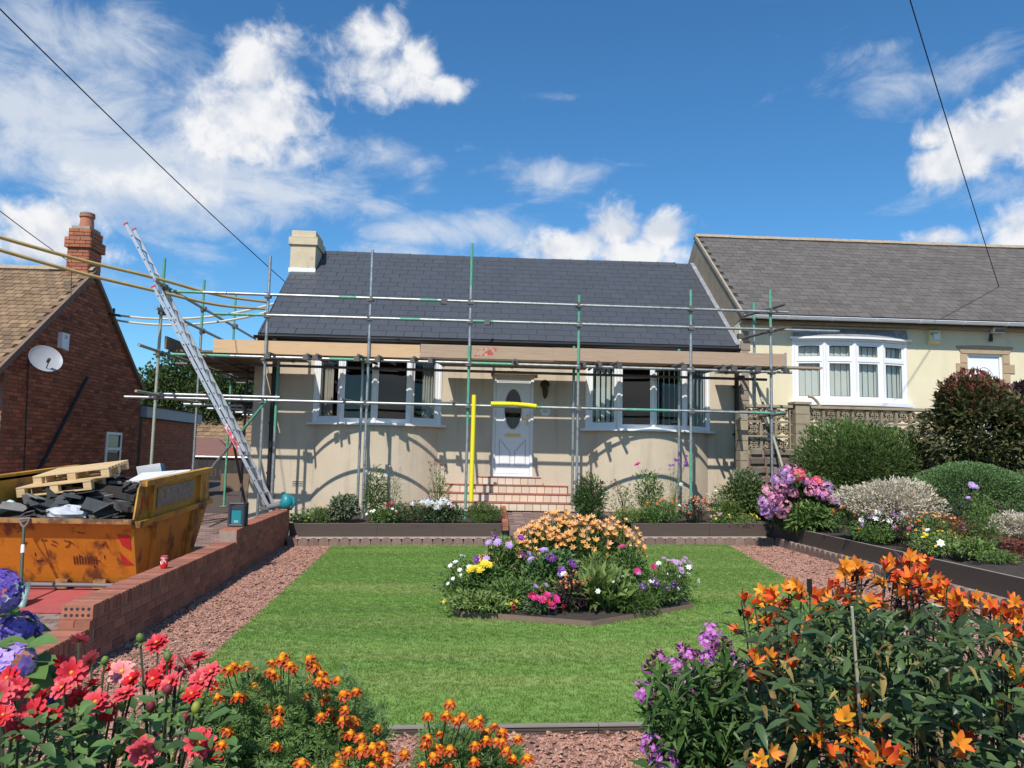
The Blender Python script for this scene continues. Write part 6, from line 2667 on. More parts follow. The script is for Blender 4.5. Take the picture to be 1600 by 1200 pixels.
def dome(mb, r, h, col, n=8, z=0.0, c=(0, 0, 0)):
    prof = [(r, z), (r * .95, z + h * .45), (r * .6, z + h * .85), (r * .1, z + h)]
    mb.lathe(prof, c, n, 0, (0, 0, 1), np.asarray(col, float))


def fl_dahlia(c0, c1, s=.055, dbl=3, centre=(.75, .38, .03)):
    mb = MB()
    ring(mb, 10, s, s * .46, -.12, .12, c0, c1, 0, 0, jit=.2, seg=4, end=.5)
    ring(mb, 9, s * .86, s * .42, .22, .34, c0, c1, .004, .35, jit=.2, seg=4, end=.5)
    if dbl > 2:
        ring(mb, 7, s * .62, s * .38, .65, .55, c0, np.asarray(c1) * .95, .008, .1)
    dome(mb, s * .17, s * .16, centre, 9, .006)
    mb.tube([(0, 0, -.012), (0, 0, .004)], [.006, .012], 6, 0, True, (.10, .17, .05))
    return mb.mesh('flower_head', 'petal', None, True)


def fl_bud(col, s=.014):
    mb = MB()
    mb.lathe([(.004, -s * 1.2), (s * .8, -s * .6), (s, 0), (s * .8, s * .8), (s * .25, s * 1.3)], (0, 0, 0), 9, 0, (0, 0, 1), np.asarray(col, float))
    for k in range(5):
        V, F, C = petal(s * 1.7, s * .8, -.1, -.7, 2, .2, (.10, .18, .05), (.12, .20, .05))
        a = k * 1.257
        Rz = np.array([[math.cos(a), -math.sin(a), 0], [math.sin(a), math.cos(a), 0], [0, 0, 1]])
        mb.add(V @ Rz.T + np.array([0, 0, -s]), F, 0, C)
    return mb.mesh('flower_bud', 'petal', None, True)


def fl_marigold(s=.027):
    mb = MB()
    ring(mb, 8, s * 1.15, s * .8, -.6, -1.25, (.30, .018, .004), (.50, .07, .006), .002, 0, .008, .25, 2)
    ring(mb, 7, s * .9, s * .6, -.2, -.8, (.42, .04, .004), (.68, .16, .01), .006, .3, .008, .25, 2)
    for k in range(26):
        d = rnd_unit(1)[0]
        d[2] = abs(d[2]) + .15
        d = unit(d)
        a, b_, _ = basis(d)
        p = d * s * .62 + np.array([0, 0, s * .2])
        w = s * .20
        cc_ = np.array([.96, .42, .015]) * rng.uniform(.85, 1.1)
        mb.add([p - a * w, p + b_ * w * .6 + d * w * .8, p + a * w, p - b_ * w * .6 + d * w * .5], [(0, 1, 2, 3)], 0, cc_)
    dome(mb, s * .60, s * .62, (.90, .33, .012), 9, s * .12)
    return mb.mesh('flower_head', 'petal', None, True)


def fl_lily(c0, c1, s=.05, open_=.75, n=6, w=.42, seg=3):
    mb = MB()
    for k in range(n):
        outer = k % 2 == 0
        V, F, C = petal(s * (1 if outer else .95) * rng.uniform(.9, 1.1), s * (w if outer else w * .72), R(66), open_ * .55 - .25 + (0 if outer else .2) + rng.uniform(-.15, .15), seg, .3, c0, c1 if outer else np.asarray(c0) * .95, .8, .004)
        a = 2 * math.pi * k / n
        Rz = np.array([[math.cos(a), -math.sin(a), 0], [math.sin(a), math.cos(a), 0], [0, 0, 1]])
        mb.add(V @ Rz.T, F, 0, C)
    mb.tube([(0, 0, -.01), (0, 0, .004)], [.003, .006], 5, 0, True, (.12, .17, .05))
    return mb.mesh('flower_head', 'petal', None, True)


def fl_cluster(cols, s=.05, nf=16, fs=.015, np_=5, flat=.75, eye=None, seg=2, buds=0, budcol=(.12, .03, .06)):
    """Rounded head of many small florets."""
    mb = MB()
    for k in range(nf):
        d = rnd_unit(1)[0]
        d[2] = abs(d[2]) * .9 + .12
        d = unit(d)
        a, b_, _ = basis(d)
        A = np.stack([a, b_, d], 1)
        c0 = np.asarray(cols[rng.integers(len(cols))], float)
        p = d * s * np.array([1, 1, flat]) * rng.uniform(.85, 1.05)
        ring(mb, np_, fs, fs * .9, .15, -.1, c0 if eye is None else eye, c0, 0, rng.uniform(0, 1), .001, .1, seg, .1, p, A, .7)
    for k in range(buds):
        d = rnd_unit(1)[0]
        d[2] = abs(d[2])
        p = d * s * rng.uniform(.6, 1.15)
        mb.tube([p * .5, p, p * 1.12], [.001, .0035, .001], 5, 0, True, budcol)
    return mb.mesh('flower_head', 'petal', None, True)


def fl_daisy(c0, c1, s=.03, n=11, centre=(.7, .5, .03), w=.34, cup=.1, t0=.15, t1=.05):
    mb = MB()
    ring(mb, n, s, s * w, t0, t1, c0, c1, 0, 0, .003, .1, 2, cup)
    ring(mb, n, s * .8, s * w, t0 + .2, t1 + .1, c0, c1, .002, .2, .003, .1, 2, cup)
    dome(mb, s * .28, s * .18, centre, 7, .001)
    return mb.mesh('flower_head', 'petal', None, True)


def place(name, me, parent, p, d, s=1.0, spin=None):
    a, b_, d = basis(d)
    th = rng.uniform(0, 6.28) if spin is None else spin
    x = a * math.cos(th) + b_ * math.sin(th)
    y = np.cross(d, x)
    o = bpy.data.objects.new(name, me)
    COL.objects.link(o)
    o.parent = parent
    M = np.eye(4)
    M[:3, 0], M[:3, 1], M[:3, 2] = x * s, y * s, d * s
    M[:3, 3] = np.asarray(p) - off_of(parent)
    o.matrix_local = Matrix(M.tolist())
    return o


def place_leaf(me, parent, p, d, n_, s=1.0, name='leaf'):
    A = rot_to(np.array([d], float), np.array([n_], float))[0]
    o = bpy.data.objects.new(name, me)
    COL.objects.link(o)
    o.parent = parent
    M = np.eye(4)
    M[:3, :3] = A * s
    M[:3, 3] = np.asarray(p) - off_of(parent)
    o.matrix_local = Matrix(M.tolist())
    return o


def leaf_mesh(L, W, mat, seg=4, curl=.25, fold=.14, peak=.42):
    V, F = leaf_arrays(L, W, seg, curl, fold, peak)
    return np_mesh('leaf', V, F, mat, smooth=True)


RED, CORAL, PINK, SALMON = (.58, .012, .022), (.72, .055, .075), (.82, .22, .25), (.86, .36, .34)
# ================================================================== foreground: dahlias
D_ME = {'red': [fl_dahlia(RED, (.66, .02, .03), .044, 2) for _ in range(2)], 'coral': [fl_dahlia((.52, .012, .03), (.76, .075, .10), .056), fl_dahlia((.56, .015, .03), (.70, .05, .07), .058), fl_dahlia((.60, .02, .045), (.80, .13, .15), .055), fl_dahlia((.50, .01, .025), (.72, .06, .09), .060)],
        'pink': [fl_dahlia((.68, .06, .09), (.84, .22, .24), .054) for _ in range(2)], 'pale': [fl_dahlia((.74, .14, .16), (.86, .36, .33), .056, 2, (.75, .6, .1))]}
BUDS = [fl_bud((.32, .36, .06)), fl_bud((.22, .03, .04)), fl_bud((.16, .24, .06))]
DL = [leaf_mesh(.085, .045, 'leaf_dahlia', 4, c_, .16, .42) for c_ in (.15, .35, .5)]
dah = [  # px, py, kind, facing (0 camera .. 1 away), depth
    [(13, 1060, 'red', 0, 2.5), (25, 1076, 'coral', 0, 2.45), (0, 1088, 'coral', 0, 2.4), (50, 1116, 'coral', 0, 2.45), (83, 1115, 'red', .4, 2.5)],
    [(125, 1000, 'pink', .9, 2.9), (140, 1033, 'pink', .8, 2.8), (112, 1052, 'coral', 0, 2.6), (97, 1037, 'red', .5, 2.75), (122, 1091, 'coral', .9, 2.5),
     (169, 1046, 'red', .5, 2.8), (191, 1050, 'pale', .2, 2.7), (169, 1113, 'red', 0, 2.5), (225, 1174, 'coral', .1, 2.35), (146, 1070, 'coral', .7, 2.65)],
    [(245, 1005, 'coral', .4, 2.9), (240, 1061, 'red', 0, 2.7), (280, 1052, 'pink', .8, 2.8), (310, 1028, 'coral', .6, 2.9), (290, 1040, 'pink', .8, 2.95), (315, 1063, 'coral', .3, 2.7),
     (338, 1078, 'red', .5, 2.7), (311, 1162, 'coral', 0, 2.4), (345, 1180, 'red', .6, 2.4)]]
for lst_, add in zip(dah, ([(30, 1135, 'coral', .2, 2.35), (66, 1090, 'coral', .6, 2.5), (5, 1118, 'red', .3, 2.3)],
                          [(150, 1098, 'coral', .3, 2.45), (196, 1085, 'coral', .5, 2.55), (98, 1075, 'coral', .2, 2.45), (206, 1062, 'red', .4, 2.6)],
                          [(268, 1068, 'coral', .3, 2.55), (300, 1085, 'red', .4, 2.5), (262, 1040, 'coral', .3, 2.75), (330, 1050, 'coral', .3, 2.6)])):
    lst_ += add
dbud = [[(20, 1096, 0), (26, 1155, 0), (56, 1077, 2)], [(112, 1138, 1), (164, 1032, 2), (185, 1171, 0), (205, 1155, 2), (128, 1112, 0)],
        [(219, 997, 2), (246, 1148, 1), (235, 1104, 1), (268, 1187, 0), (288, 1122, 1), (306, 1106, 0), (262, 1078, 1), (262, 1025, 2)]]
dlab = ['red and coral dahlia plant in the bottom left corner below blue hydrangea', 'tall pink and coral dahlia plant in front of the brick wall end', 'coral dahlia plant beside the orange marigolds']
dbase = [(-1.30, 2.35), (-1.16, 2.55), (-.98, 2.62)]
TOCAM = np.array([.05, -1, .35])
for k in range(3):
    b_ = np.array([dbase[k][0], dbase[k][1], g_at(-1) - .03])
    t = thing('dahlia_plant', dlab[k], 'flower plant', b_, 'dahlias in the front border')
    heads = []
    for px_, py_, kd, aw, Y in dah[k]:
        p = pY(px_, py_, Y)
        side = rng.uniform(-.5, .5)
        d = unit(TOCAM * (1 - 1.6 * aw) + np.array([side * (1 + aw), 0, .25 + .5 * aw]))
        me = D_ME[kd][rng.integers(len(D_ME[kd]))]
        place('flower_head', me, t, p, d, rng.uniform(.62, .86))
        heads.append(p - d * .012)
    for px_, py_, kd in dbud[k]:
        p = pY(px_, py_, rng.uniform(2.4, 2.75))
        place('flower_bud', BUDS[kd], t, p, unit((rng.uniform(-.5, .5), rng.uniform(-.6, .2), .8)), rng.uniform(.9, 1.15))
        heads.append(p)
    stems_mesh(b_, heads, .008, .0035, t, 'stem', 'stem_dark', .12)
    xs0, xs1 = ((-20, 150), (60, 250), (190, 370))[k]
    for i in range(270):
        Y = rng.uniform(2.25, 2.9)
        px_ = rng.uniform(xs0, xs1)
        top = 1105 + 18 * math.sin(px_ * .07) - (Y - 2.3) * 30
        p = pY(px_, rng.uniform(top, 1300), Y)
        d = unit((rng.uniform(-1, 1), rng.uniform(-1, .5), rng.uniform(-.2, .7)))
        place_leaf(DL[i % 3], t, p, d, (rng.uniform(-.4, .4), -.35, 1), rng.uniform(.4, .85))
# blue hydrangea at the left edge
HB = [fl_cluster([(.20, .13, .52), (.14, .09, .42), (.30, .22, .62)], .075, 70, .019, 4, .85) for _ in range(2)]
HL = [fl_cluster([(.42, .27, .68), (.50, .34, .72), (.34, .22, .62)], .070, 60, .021, 4, .8)]
HYL = [leaf_mesh(.15, .095, 'leaf_hydrangea', 5, c_, .12, .45) for c_ in (.2, .4)]
hb = np.array([-1.75, 2.7, g_at(-1.7) - .03])
t = thing('blue_hydrangea', 'blue and violet hydrangea at the left edge above the dahlias', 'shrub', hb)
hp = []
for px_, py_, me, s_, Y in ((-2, 925, HB[0], 1.0, 2.75), (28, 988, HB[1], .95, 2.85), (18, 1038, HL[0], 1.0, 2.7), (72, 1088, HB[0], .45, 2.8), (-40, 975, HB[1], 1.0, 2.9)):
    p = pY(px_, py_, Y)
    d = unit((.35 + rng.uniform(-.2, .2), -.8, .55))
    place('flower_head', me, t, p, d, s_)
    hp.append(p - d * .02)
stems_mesh(hb, hp, .010, .005, t, 'stem', 'stem', .1)
for i, (px_, py_) in enumerate([(8, 965), (20, 972), (5, 985), (25, 1000), (40, 1010), (-5, 1005), (50, 1028), (60, 1030), (12, 1015), (-10, 950), (45, 1045), (20, 1060), (0, 1060), (70, 1045), (30, 1090), (55, 1075), (0, 1110), (20, 1130), (-15, 1030), (60, 1110)]):
    p = pY(px_, py_, 2.8 + .1 * math.sin(i))
    place_leaf(HYL[i % 2], t, p, unit((rng.uniform(.1, 1), rng.uniform(-1, .1), rng.uniform(-.1, .3))), (rng.uniform(-.3, .3), -.4, 1), rng.uniform(.7, 1.05))

# ---- marigolds
MG = [fl_marigold(.0175 + .0015 * k) for k in range(3)]
mar = [
    [(357, 1048), (375, 1046), (387, 1040), (409, 1053), (398, 1074), (432, 1059), (443, 1027), (453, 1041), (348, 1070), (417, 1095), (437, 1109), (356, 1142), (346, 1165), (432, 1166), (371, 1090)],
    [(484, 1030), (491, 1041), (502, 1054), (499, 1064), (508, 1067), (528, 1064), (556, 1082), (508, 1092), (538, 1098), (517, 1111), (539, 1109), (528, 1124), (552, 1127), (538, 1145), (590, 1138),
     (528, 1181), (544, 1174), (582, 1170), (588, 1184), (604, 1183), (471, 1194), (632, 1178), (597, 1165)],
    [(668, 1119), (697, 1119), (703, 1100), (723, 1119), (713, 1126), (736, 1129), (773, 1135), (785, 1144), (809, 1155), (668, 1155), (664, 1165), (686, 1171), (760, 1158), (791, 1174), (801, 1187), (741, 1191), (703, 1196), (660, 1197), (745, 1132), (785, 1160)]]
mlab = ['orange marigold plant next to the dahlias', 'tall orange marigold plant left of the lawn board gap', 'low orange marigold plant in front of the lawn board']
mbase = [(-.68, 2.95), (-.42, 3.0), (-.12, 3.15)]
mdep = [(2.75, 3.1), (2.8, 3.15), (3.0, 3.3)]
mfol = [((325, 470), 1062), ((400, 600), 1068), ((645, 812), 1140)]
V0, F0 = LEAF_Q
for k in range(3):
    b_ = np.array([mbase[k][0], mbase[k][1], g_at(-.4) - .03])
    t = thing('marigold_plant', mlab[k], 'flower plant', b_, 'marigolds in the front border')
    tg = []
    extra = [(q[0] + rng.uniform(-26, 26), q[1] + rng.uniform(-10, 34)) for q in mar[k] if rng.uniform() < .75]
    for px_, py_ in mar[k] + extra:
        Y = rng.uniform(*mdep[k]) - .40 - max(0, py_ - 1070) * .0024
        p = pY(px_, py_, Y)
        d = unit((rng.uniform(-.45, .45), -.15 + rng.uniform(-.3, .3), 1))
        place('flower_head', MG[rng.integers(3)], t, p, d, rng.uniform(.75, 1.0))
        tg.append(p - d * .008)
    stems_mesh(b_, tg, .005, .002, t, 'stem', 'stem', .15)
    (xa, xb), top = mfol[k]
    n = 4600 if k < 2 else 3000
    px_ = rng.uniform(xa, xb, n)
    edge = np.abs((px_ - (xa + xb) / 2) / ((xb - xa) / 2))
    tops = top + 60 * edge ** 2.5 + 18 * np.sin(px_ * .09) + 14 * np.sin(px_ * .23 + k)
    py_ = tops + (1260 - tops) * rng.uniform(0, 1, n) ** 1.1
    Y = rng.uniform(mdep[k][0] - .25, mdep[k][1], n) - np.maximum(0, py_ - 1090) * .0012
    dr = cf[None] + cr[None] * ((px_ - 800) / FPX)[:, None] - cu[None] * ((py_ - 600) / FPX)[:, None]
    P = CAM + dr * (Y / dr[:, 1])[:, None]
    keep = P[:, 2] > g_at(-.4)
    P = P[keep]
    n = len(P)
    dirs = rnd_unit(n) + np.array([0, 0, .35])
    # ferny leaves: each a short rib with paired leaflets
    parts = []
    for q in range(7):
        f = (q // 2 + 1) / 4.0
        sgn = -1 if q % 2 else 1
        if q == 6:
            parts.append((1.0, 0.0))
        else:
            parts.append((f, sgn * .9))
    Vt, Ft = [], []
    for f, s_ in parts:
        c0 = np.array([0, f * .6, 0])
        dd = unit((s_, .75, .1)) if s_ else np.array([0, 1.0, 0])
        w_ = unit(np.cross(dd, (0, 0, 1))) * .045
        base_i = len(Vt)
        Vt += [c0, c0 + dd * .2 + w_, c0 + dd * .42, c0 + dd * .2 - w_]
        Ft.append((base_i, base_i + 1, base_i + 2, base_i + 3))
    l = rng.uniform(.035, .065, n)
    V, F = scatter_leaves(P, dirs, rnd_unit(n) * .5 + np.array([0, -.4, 1]), l, l, (np.array(Vt), np.array(Ft)))
    link_obj('foliage', np_mesh('foliage', V, F, 'leaf_marigold', off_of(t)), t)

# ---- phlox
PC = [(.46, .04, .42), (.54, .08, .50), (.36, .03, .38)]
PX = [fl_cluster(PC, .038, 20, .0135, 5, .9, (.70, .35, .66), 2, 10) for _ in range(3)]
PB = [fl_cluster(PC, .030, 6, .012, 5, .9, (.55, .2, .5), 2, 34, (.10, .025, .05)) for _ in range(2)]
PD = [fl_cluster([(.36, .24, .14)], .03, 3, .008, 5, .9, None, 2, 40, (.17, .09, .05))]
PLF = [leaf_mesh(.10, .024, 'leaf_phlox', 4, c_, .2, .4) for c_ in (.2, .45, .7)]
phl = [[(1111, 988, 0), (1105, 1004, 0), (1130, 1009, 1), (1093, 1028, 1), (1126, 1042, 1), (1146, 1037, 1), (1165, 1043, 0), (1183, 1071, 0), (1200, 1079, 0), (1150, 1104, 2), (1135, 1066, 2), (1180, 1095, 2)],
       [(1029, 1028, 1), (1051, 1042, 0), (1080, 1069, 0), (1076, 1091, 0), (1055, 1070, 1), (1006, 1083, 0), (1018, 1092, 1), (1109, 1125, 2), (1018, 1164, 0), (1028, 1188, 0), (1042, 1186, 0), (1085, 1060, 0)]]
plab = ['magenta phlox plant growing against the orange lilies', 'magenta phlox plant leaning over the end of the lawn board']
for k in range(2):
    b_ = np.array([(.98, .80)[k], 3.0, g_at(.9) - .03])
    t = thing('phlox_plant', plab[k], 'flower plant', b_, 'magenta phlox in the front border')
    tg = []
    for px_, py_, kd in phl[k]:
        Y = 3.0 + rng.uniform(-.15, .15) - max(0, py_ - 1110) * .004
        p = pY(px_, py_, Y)
        me = (PX[rng.integers(3)], PB[rng.integers(2)], PD[0])[kd]
        place('flower_head', me, t, p, unit((rng.uniform(-.4, .4), -.6, .8)), rng.uniform(.9, 1.2) * (1.25 if (px_, py_) == (1080, 1069) else 1))
        tg.append(p)
    stems_mesh(b_, tg, .006, .003, t, 'stem', 'stem', .1)
    for tgt in tg + [pY(rng.uniform(1020, 1190), rng.uniform(1105, 1180), 2.9) for _ in range(10)]:
        for i in range(13):
            f = rng.uniform(.1, .97)
            p = b_ + (tgt - b_) * f
            a = rng.uniform(0, 6.28)
            d = unit((math.cos(a), math.sin(a) - .2, rng.uniform(.1, .7)))
            if f > .9:
                continue
            place_leaf(PLF[i % 3], t, p, d, (0, -.2, 1), rng.uniform(.6, 1.2))

    n = 900
    px_ = rng.uniform((1080, 1015)[k], (1215, 1150)[k], n)
    top = 1062 + .0022 * (px_ - (1140, 1085)[k]) ** 2 + 22 * np.sin(px_ * .12)
    py_ = top + (1290 - top) * rng.uniform(0, 1, n) ** 1.1
    Y = rng.uniform(2.6, 3.05, n)
    dr = cf[None] + cr[None] * ((px_ - 800) / FPX)[:, None] - cu[None] * ((py_ - 600) / FPX)[:, None]
    P = CAM + dr * (Y / dr[:, 1])[:, None]
    l = rng.uniform(.05, .10, n)
    V, F = scatter_leaves(P, rnd_unit(n) + np.array([0, -.2, .35]), rnd_unit(n) * .5 + np.array([0, -.3, 1]), l, l * .24, leaf_arrays(1.0, 1.0, 2, .35, .15, .42))
    fo = link_obj('foliage', np_mesh('foliage', V, F, 'leaf_phlox', off_of(t)), t)
    fo['kind'] = 'stuff'
    for _ in range(9):
        p = pY(rng.uniform((1075, 1010)[k], (1205, 1130)[k]), rng.uniform(1015, 1100), rng.uniform(2.75, 3.1))
        place('flower_head', PB[rng.integers(2)] if rng.uniform() < .6 else PX[rng.integers(3)], t, p, unit((rng.uniform(-.4, .4), -.6, .8)), rng.uniform(.6, 1.0))

# ---- orange alstroemeria clump
AO = [fl_lily((.82, .34, .03), (.74, .12, .02), .053, .7 + .3 * k, 6, .44) for k in range(2)] + [fl_lily((.86, .42, .03), (.80, .22, .03), .054, .45, 6, .50)]
AR = [fl_lily((.80, .20, .02), (.62, .04, .02), .056, 1.5, 6, .46), fl_lily((.74, .12, .02), (.55, .025, .02), .054, 1.9, 6, .40)]
ALF = [leaf_mesh(.092, .034, 'leaf_dark', 4, c_, .14, .45) for c_ in (.15, .35, .6)]
WLF = leaf_mesh(.08, .026, 'leaf_withered', 4, .7, .3, .4)
als_extra = [(1165, 1290, 918, 970, 4), (1290, 1410, 872, 945, 6), (1405, 1530, 870, 950, 6), (1530, 1610, 930, 1000, 5)]
ANL = leaf_mesh(.055, .012, 'leaf_purple', 3, .3, .2, .4)
als = [
    [(1169, 953, 1), (1192, 939, 0), (1208, 922, 0), (1214, 958, 0), (1231, 916, 0), (1247, 916, 0), (1229, 939, 1), (1198, 964, 1), (1187, 1030, 0), (1198, 1038, 0), (1214, 1028, 0), (1210, 1011, 1), (1237, 1032, 1), (1245, 993, 1), (1205, 1022, 0)],
    [(1295, 925, 0), (1313, 925, 1), (1338, 937, 0), (1381, 945, 0), (1352, 885, 0), (1355, 893, 0), (1383, 875, 1), (1404, 873, 1), (1398, 894, 1), (1313, 1125, 0), (1375, 1127, 0), (1352, 1156, 0), (1390, 1166, 1), (1305, 1172, 1), (1324, 1191, 1), (1357, 1189, 0), (1318, 1118, 0)],
    [(1425, 867, 0), (1447, 871, 1), (1418, 896, 1), (1439, 902, 0), (1458, 927, 0), (1472, 916, 0), (1458, 912, 1), (1497, 939, 0), (1511, 939, 0), (1500, 925, 1), (1528, 929, 0), (1490, 932, 0)],
    [(1555, 947, 1), (1575, 947, 1), (1596, 984, 1), (1573, 1034, 0), (1588, 1050, 0), (1565, 955, 1), (1548, 942, 0), (1590, 960, 1), (1600, 1000, 1)]]
alab = ['orange lily clump left of the bamboo cane, beside the magenta phlox', 'tallest orange and red lily clump behind the bamboo cane', 'orange lily clump right of the cane in front of the timber board', 'red and orange lily clump at the right edge of the picture']
arange = [(1165, 1290), (1265, 1400), (1380, 1510), (1480, 1640)]
for k in range(4):
    xm = np.mean(arange[k])
    b_ = np.array([*pY(xm, 1150, 2.5)[:2], g_at(1.2) - .03])
    t = thing('alstroemeria_clump', alab[k], 'flower plant', b_, 'orange lilies in the front border')
    tg = []
    xa, xb, ya, yb_, cnt = als_extra[k]
    more = [(rng.uniform(xa, xb), rng.uniform(ya, yb_), int(rng.integers(2))) for _ in range(cnt)]
    more += [(rng.uniform(*arange[k]), rng.uniform(1000, 1180), int(rng.integers(2))) for _ in range((2, 2, 1, 2)[k])]
    for px_, py_, kd in als[k] + more:
        Y = 2.55 + rng.uniform(-.2, .25) - max(0, py_ - 960) * .0024
        p = pY(px_, py_, Y)
        me = AO[rng.integers(3)] if kd == 0 else AR[rng.integers(2)]
        d = unit((rng.uniform(-.7, .7), -.75 if kd == 0 else -.35, .55 + .5 * kd))
        place('flower_head', me, t, p - d * .03, d, rng.uniform(.62, .85))
        tg.append(p - d * .035)
        for _ in range(rng.integers(1, 4)):
            d2 = unit(d + np.array([rng.choice([-1, 1]) * rng.uniform(.6, 1.1), 0, rng.uniform(-.4, .3)]))
            q = p - d * .04 + np.array([rng.uniform(-.05, .05), rng.uniform(-.02, .03), rng.uniform(-.055, .02)])
            place('flower_head', AR[rng.integers(2)] if rng.uniform() < .6 else AO[rng.integers(3)], t, q, d2, rng.uniform(.5, .78))
        for _ in range(7):                                   # narrow leaves and buds just under the bloom
            q = p - d * .04 - np.array([rng.uniform(-.025, .025), 0, rng.uniform(.01, .09)])
            place_leaf(ANL, t, q, unit((rng.uniform(-1, 1), rng.uniform(-.8, .6), rng.uniform(-.1, .9))), (0, -.3, 1), rng.uniform(.6, 1.2), 'bract')
    tg += [pY(rng.uniform(*arange[k]), rng.uniform(930, 1080), rng.uniform(2.3, 2.8)) for _ in range(9)]
    stems_mesh(b_, tg, .0045, .0025, t, 'stem', 'stem_dark', .08)
    n_l = 0
    for i in range(235):
        px_ = rng.uniform(*arange[k])
        top = (965, 950, 968, 990)[k] + 14 * math.sin(px_ * .06) + max(0, 1215 - px_) * 1.3
        f = rng.uniform(0, 1) ** 1.35
        Y = rng.uniform(2.05, 2.75)
        p = pY(px_, top + f * (1290 - top), Y)
        d = unit((rng.uniform(-1, 1), rng.uniform(-.9, .5), rng.uniform(-.25, .9)))
        place_leaf(ALF[i % 3], t, p, d, (rng.uniform(-.5, .5), -.3, 1), rng.uniform(.5, 1.0) * (1.0 if f > .25 else .72))
    for i in range(26):                                      # withered leaves here and there
        p = pY(rng.uniform(*arange[k]), rng.uniform(990, 1190), rng.uniform(2.05, 2.5))
        place_leaf(WLF, t, p, unit((rng.uniform(-1, 1), rng.uniform(-.9, .5), rng.uniform(-.9, .3))), (rng.uniform(-.5, .5), -.3, 1), rng.uniform(.4, .9), 'withered_leaf')
    n = 520                                                 # the mass of smaller leaves behind the large ones
    px_ = rng.uniform(*arange[k], n)
    top = (970, 948, 965, 990)[k] + 14 * np.sin(px_ * .06) + np.maximum(0, 1215 - px_) * 1.3
    py_ = top + (1290 - top) * rng.uniform(0, 1, n) ** 1.2
    Y = rng.uniform(2.2, 3.0, n)
    dr = cf[None] + cr[None] * ((px_ - 800) / FPX)[:, None] - cu[None] * ((py_ - 600) / FPX)[:, None]
    P = CAM + dr * (Y / dr[:, 1])[:, None]
    l = rng.uniform(.04, .085, n)
    V, F = scatter_leaves(P, rnd_unit(n) + np.array([0, -.2, .3]), rnd_unit(n) * .6 + np.array([0, -.3, 1]), l, l * .34, leaf_arrays(1.0, 1.0, 2, .3, .15, .42))
    fo = link_obj('foliage', np_mesh('foliage', V, F, 'leaf_dark', off_of(t)), t)
    fo['kind'] = 'stuff'
mb = MB()
a, b_ = pY(1331, 948, 2.15), pY(1343, 1110, 2.22)
mb.tube([b_ + (b_ - a) * 2.0, b_, a], [.0045, .0045, .004], 8)
tag(mb.build('bamboo_cane', 'cane'), 'pale bamboo cane standing among the orange lilies', 'cane')
mb = MB()
mb.box(-.008, .008, -.004, .004, -.025, .03)
c = pY(1265, 918, 2.7)
o = mb.build('plant_label', 'black_plastic')
o.location = c
tag(o, 'small black plant marker among the orange lilies', 'marker')
mb = MB()
mb.tube([c - np.array([0, 0, .02]), np.array([c[0], c[1], g_at(1) - .02])], .003, 6)
o2 = mb.build('marker_stake', 'stem_dark', None)
o2.parent = o
o2.location = [-q for q in c]

# ================================================================== plants of the beds
def herb(name, label, base, h, w, n, L, W, leaf, flowers=(), nst=7, seed=1, cat='flower plant', stem='stem', tmpl=LEAF_2, group=None, low=.0, up=.4, spread=1.0, face=(0, -.6, .7)):
    """Bedding plant: leafy body, stems, and flower heads as (mesh list, count, size, zmin, zmax)."""
    r = np.random.default_rng(seed)
    base = np.asarray(base, float)
    t = thing(name, label, cat, base, group)
    h, w = h * (1.28 if base[1] > 8.9 else 1.05), w * (1.5 if base[1] > 8.9 else 1.35)
    n = int(n * 1.6)
    P, D = blob_points(base + np.array([0, 0, h * .42]), (w / 2, w / 2 * .8, h * .58), n, r, .1, .3, False, h * .42)
    P[:, 2] = np.maximum(P[:, 2], base[2] + .01)
    dirs = D * .8 + rnd_unit(n, r) * .8 + np.array([0, 0, up])
    l = L * r.uniform(.6, 1.2, n)
    V, F = scatter_leaves(P, dirs, rnd_unit(n, r) * .5 + np.array([0, -.3, 1.0]), l, l * W, tmpl)
    link_obj('foliage', np_mesh('foliage', V, F, leaf, off_of(t)), t)
    tg = [P[i] for i in r.integers(0, n, nst)]
    for meshes, cnt, s, z0, z1 in flowers:
        for i in range(int(cnt * 1.35 + .5) if cnt > 3 else cnt):
            a = r.uniform(0, 6.28)
            q = math.sqrt(r.uniform(0, 1)) * w / 2 * spread
            p = base + np.array([q * math.cos(a), q * math.sin(a) * .7 - .08, h * r.uniform(z0, z1)])
            d = unit(np.asarray(face) + r.normal(0, .35, 3))
            if w > h * .75 and z1 < 1.35 and n > 250:         # low mounds carry their blooms on the sunny front surface
                e = unit((r.normal(0, .75), -abs(r.normal(.45, .4)), abs(r.normal(.75, .35))))
                p = base + np.array([0, 0, h * .42]) + e * np.array([w / 2, w / 2 * .8, h * .58]) * r.uniform(.92, 1.12)
                d = unit(e + np.array([0, -.4, .4]) + r.normal(0, .2, 3))
            place('flower_head', meshes[r.integers(len(meshes))], t, p, d, s * 1.08 * r.uniform(.8, 1.15))
            tg.append(p - d * .005)
    stems_mesh(base, tg, .005, .002, t, 'stem', stem, .15, 4)
    return t


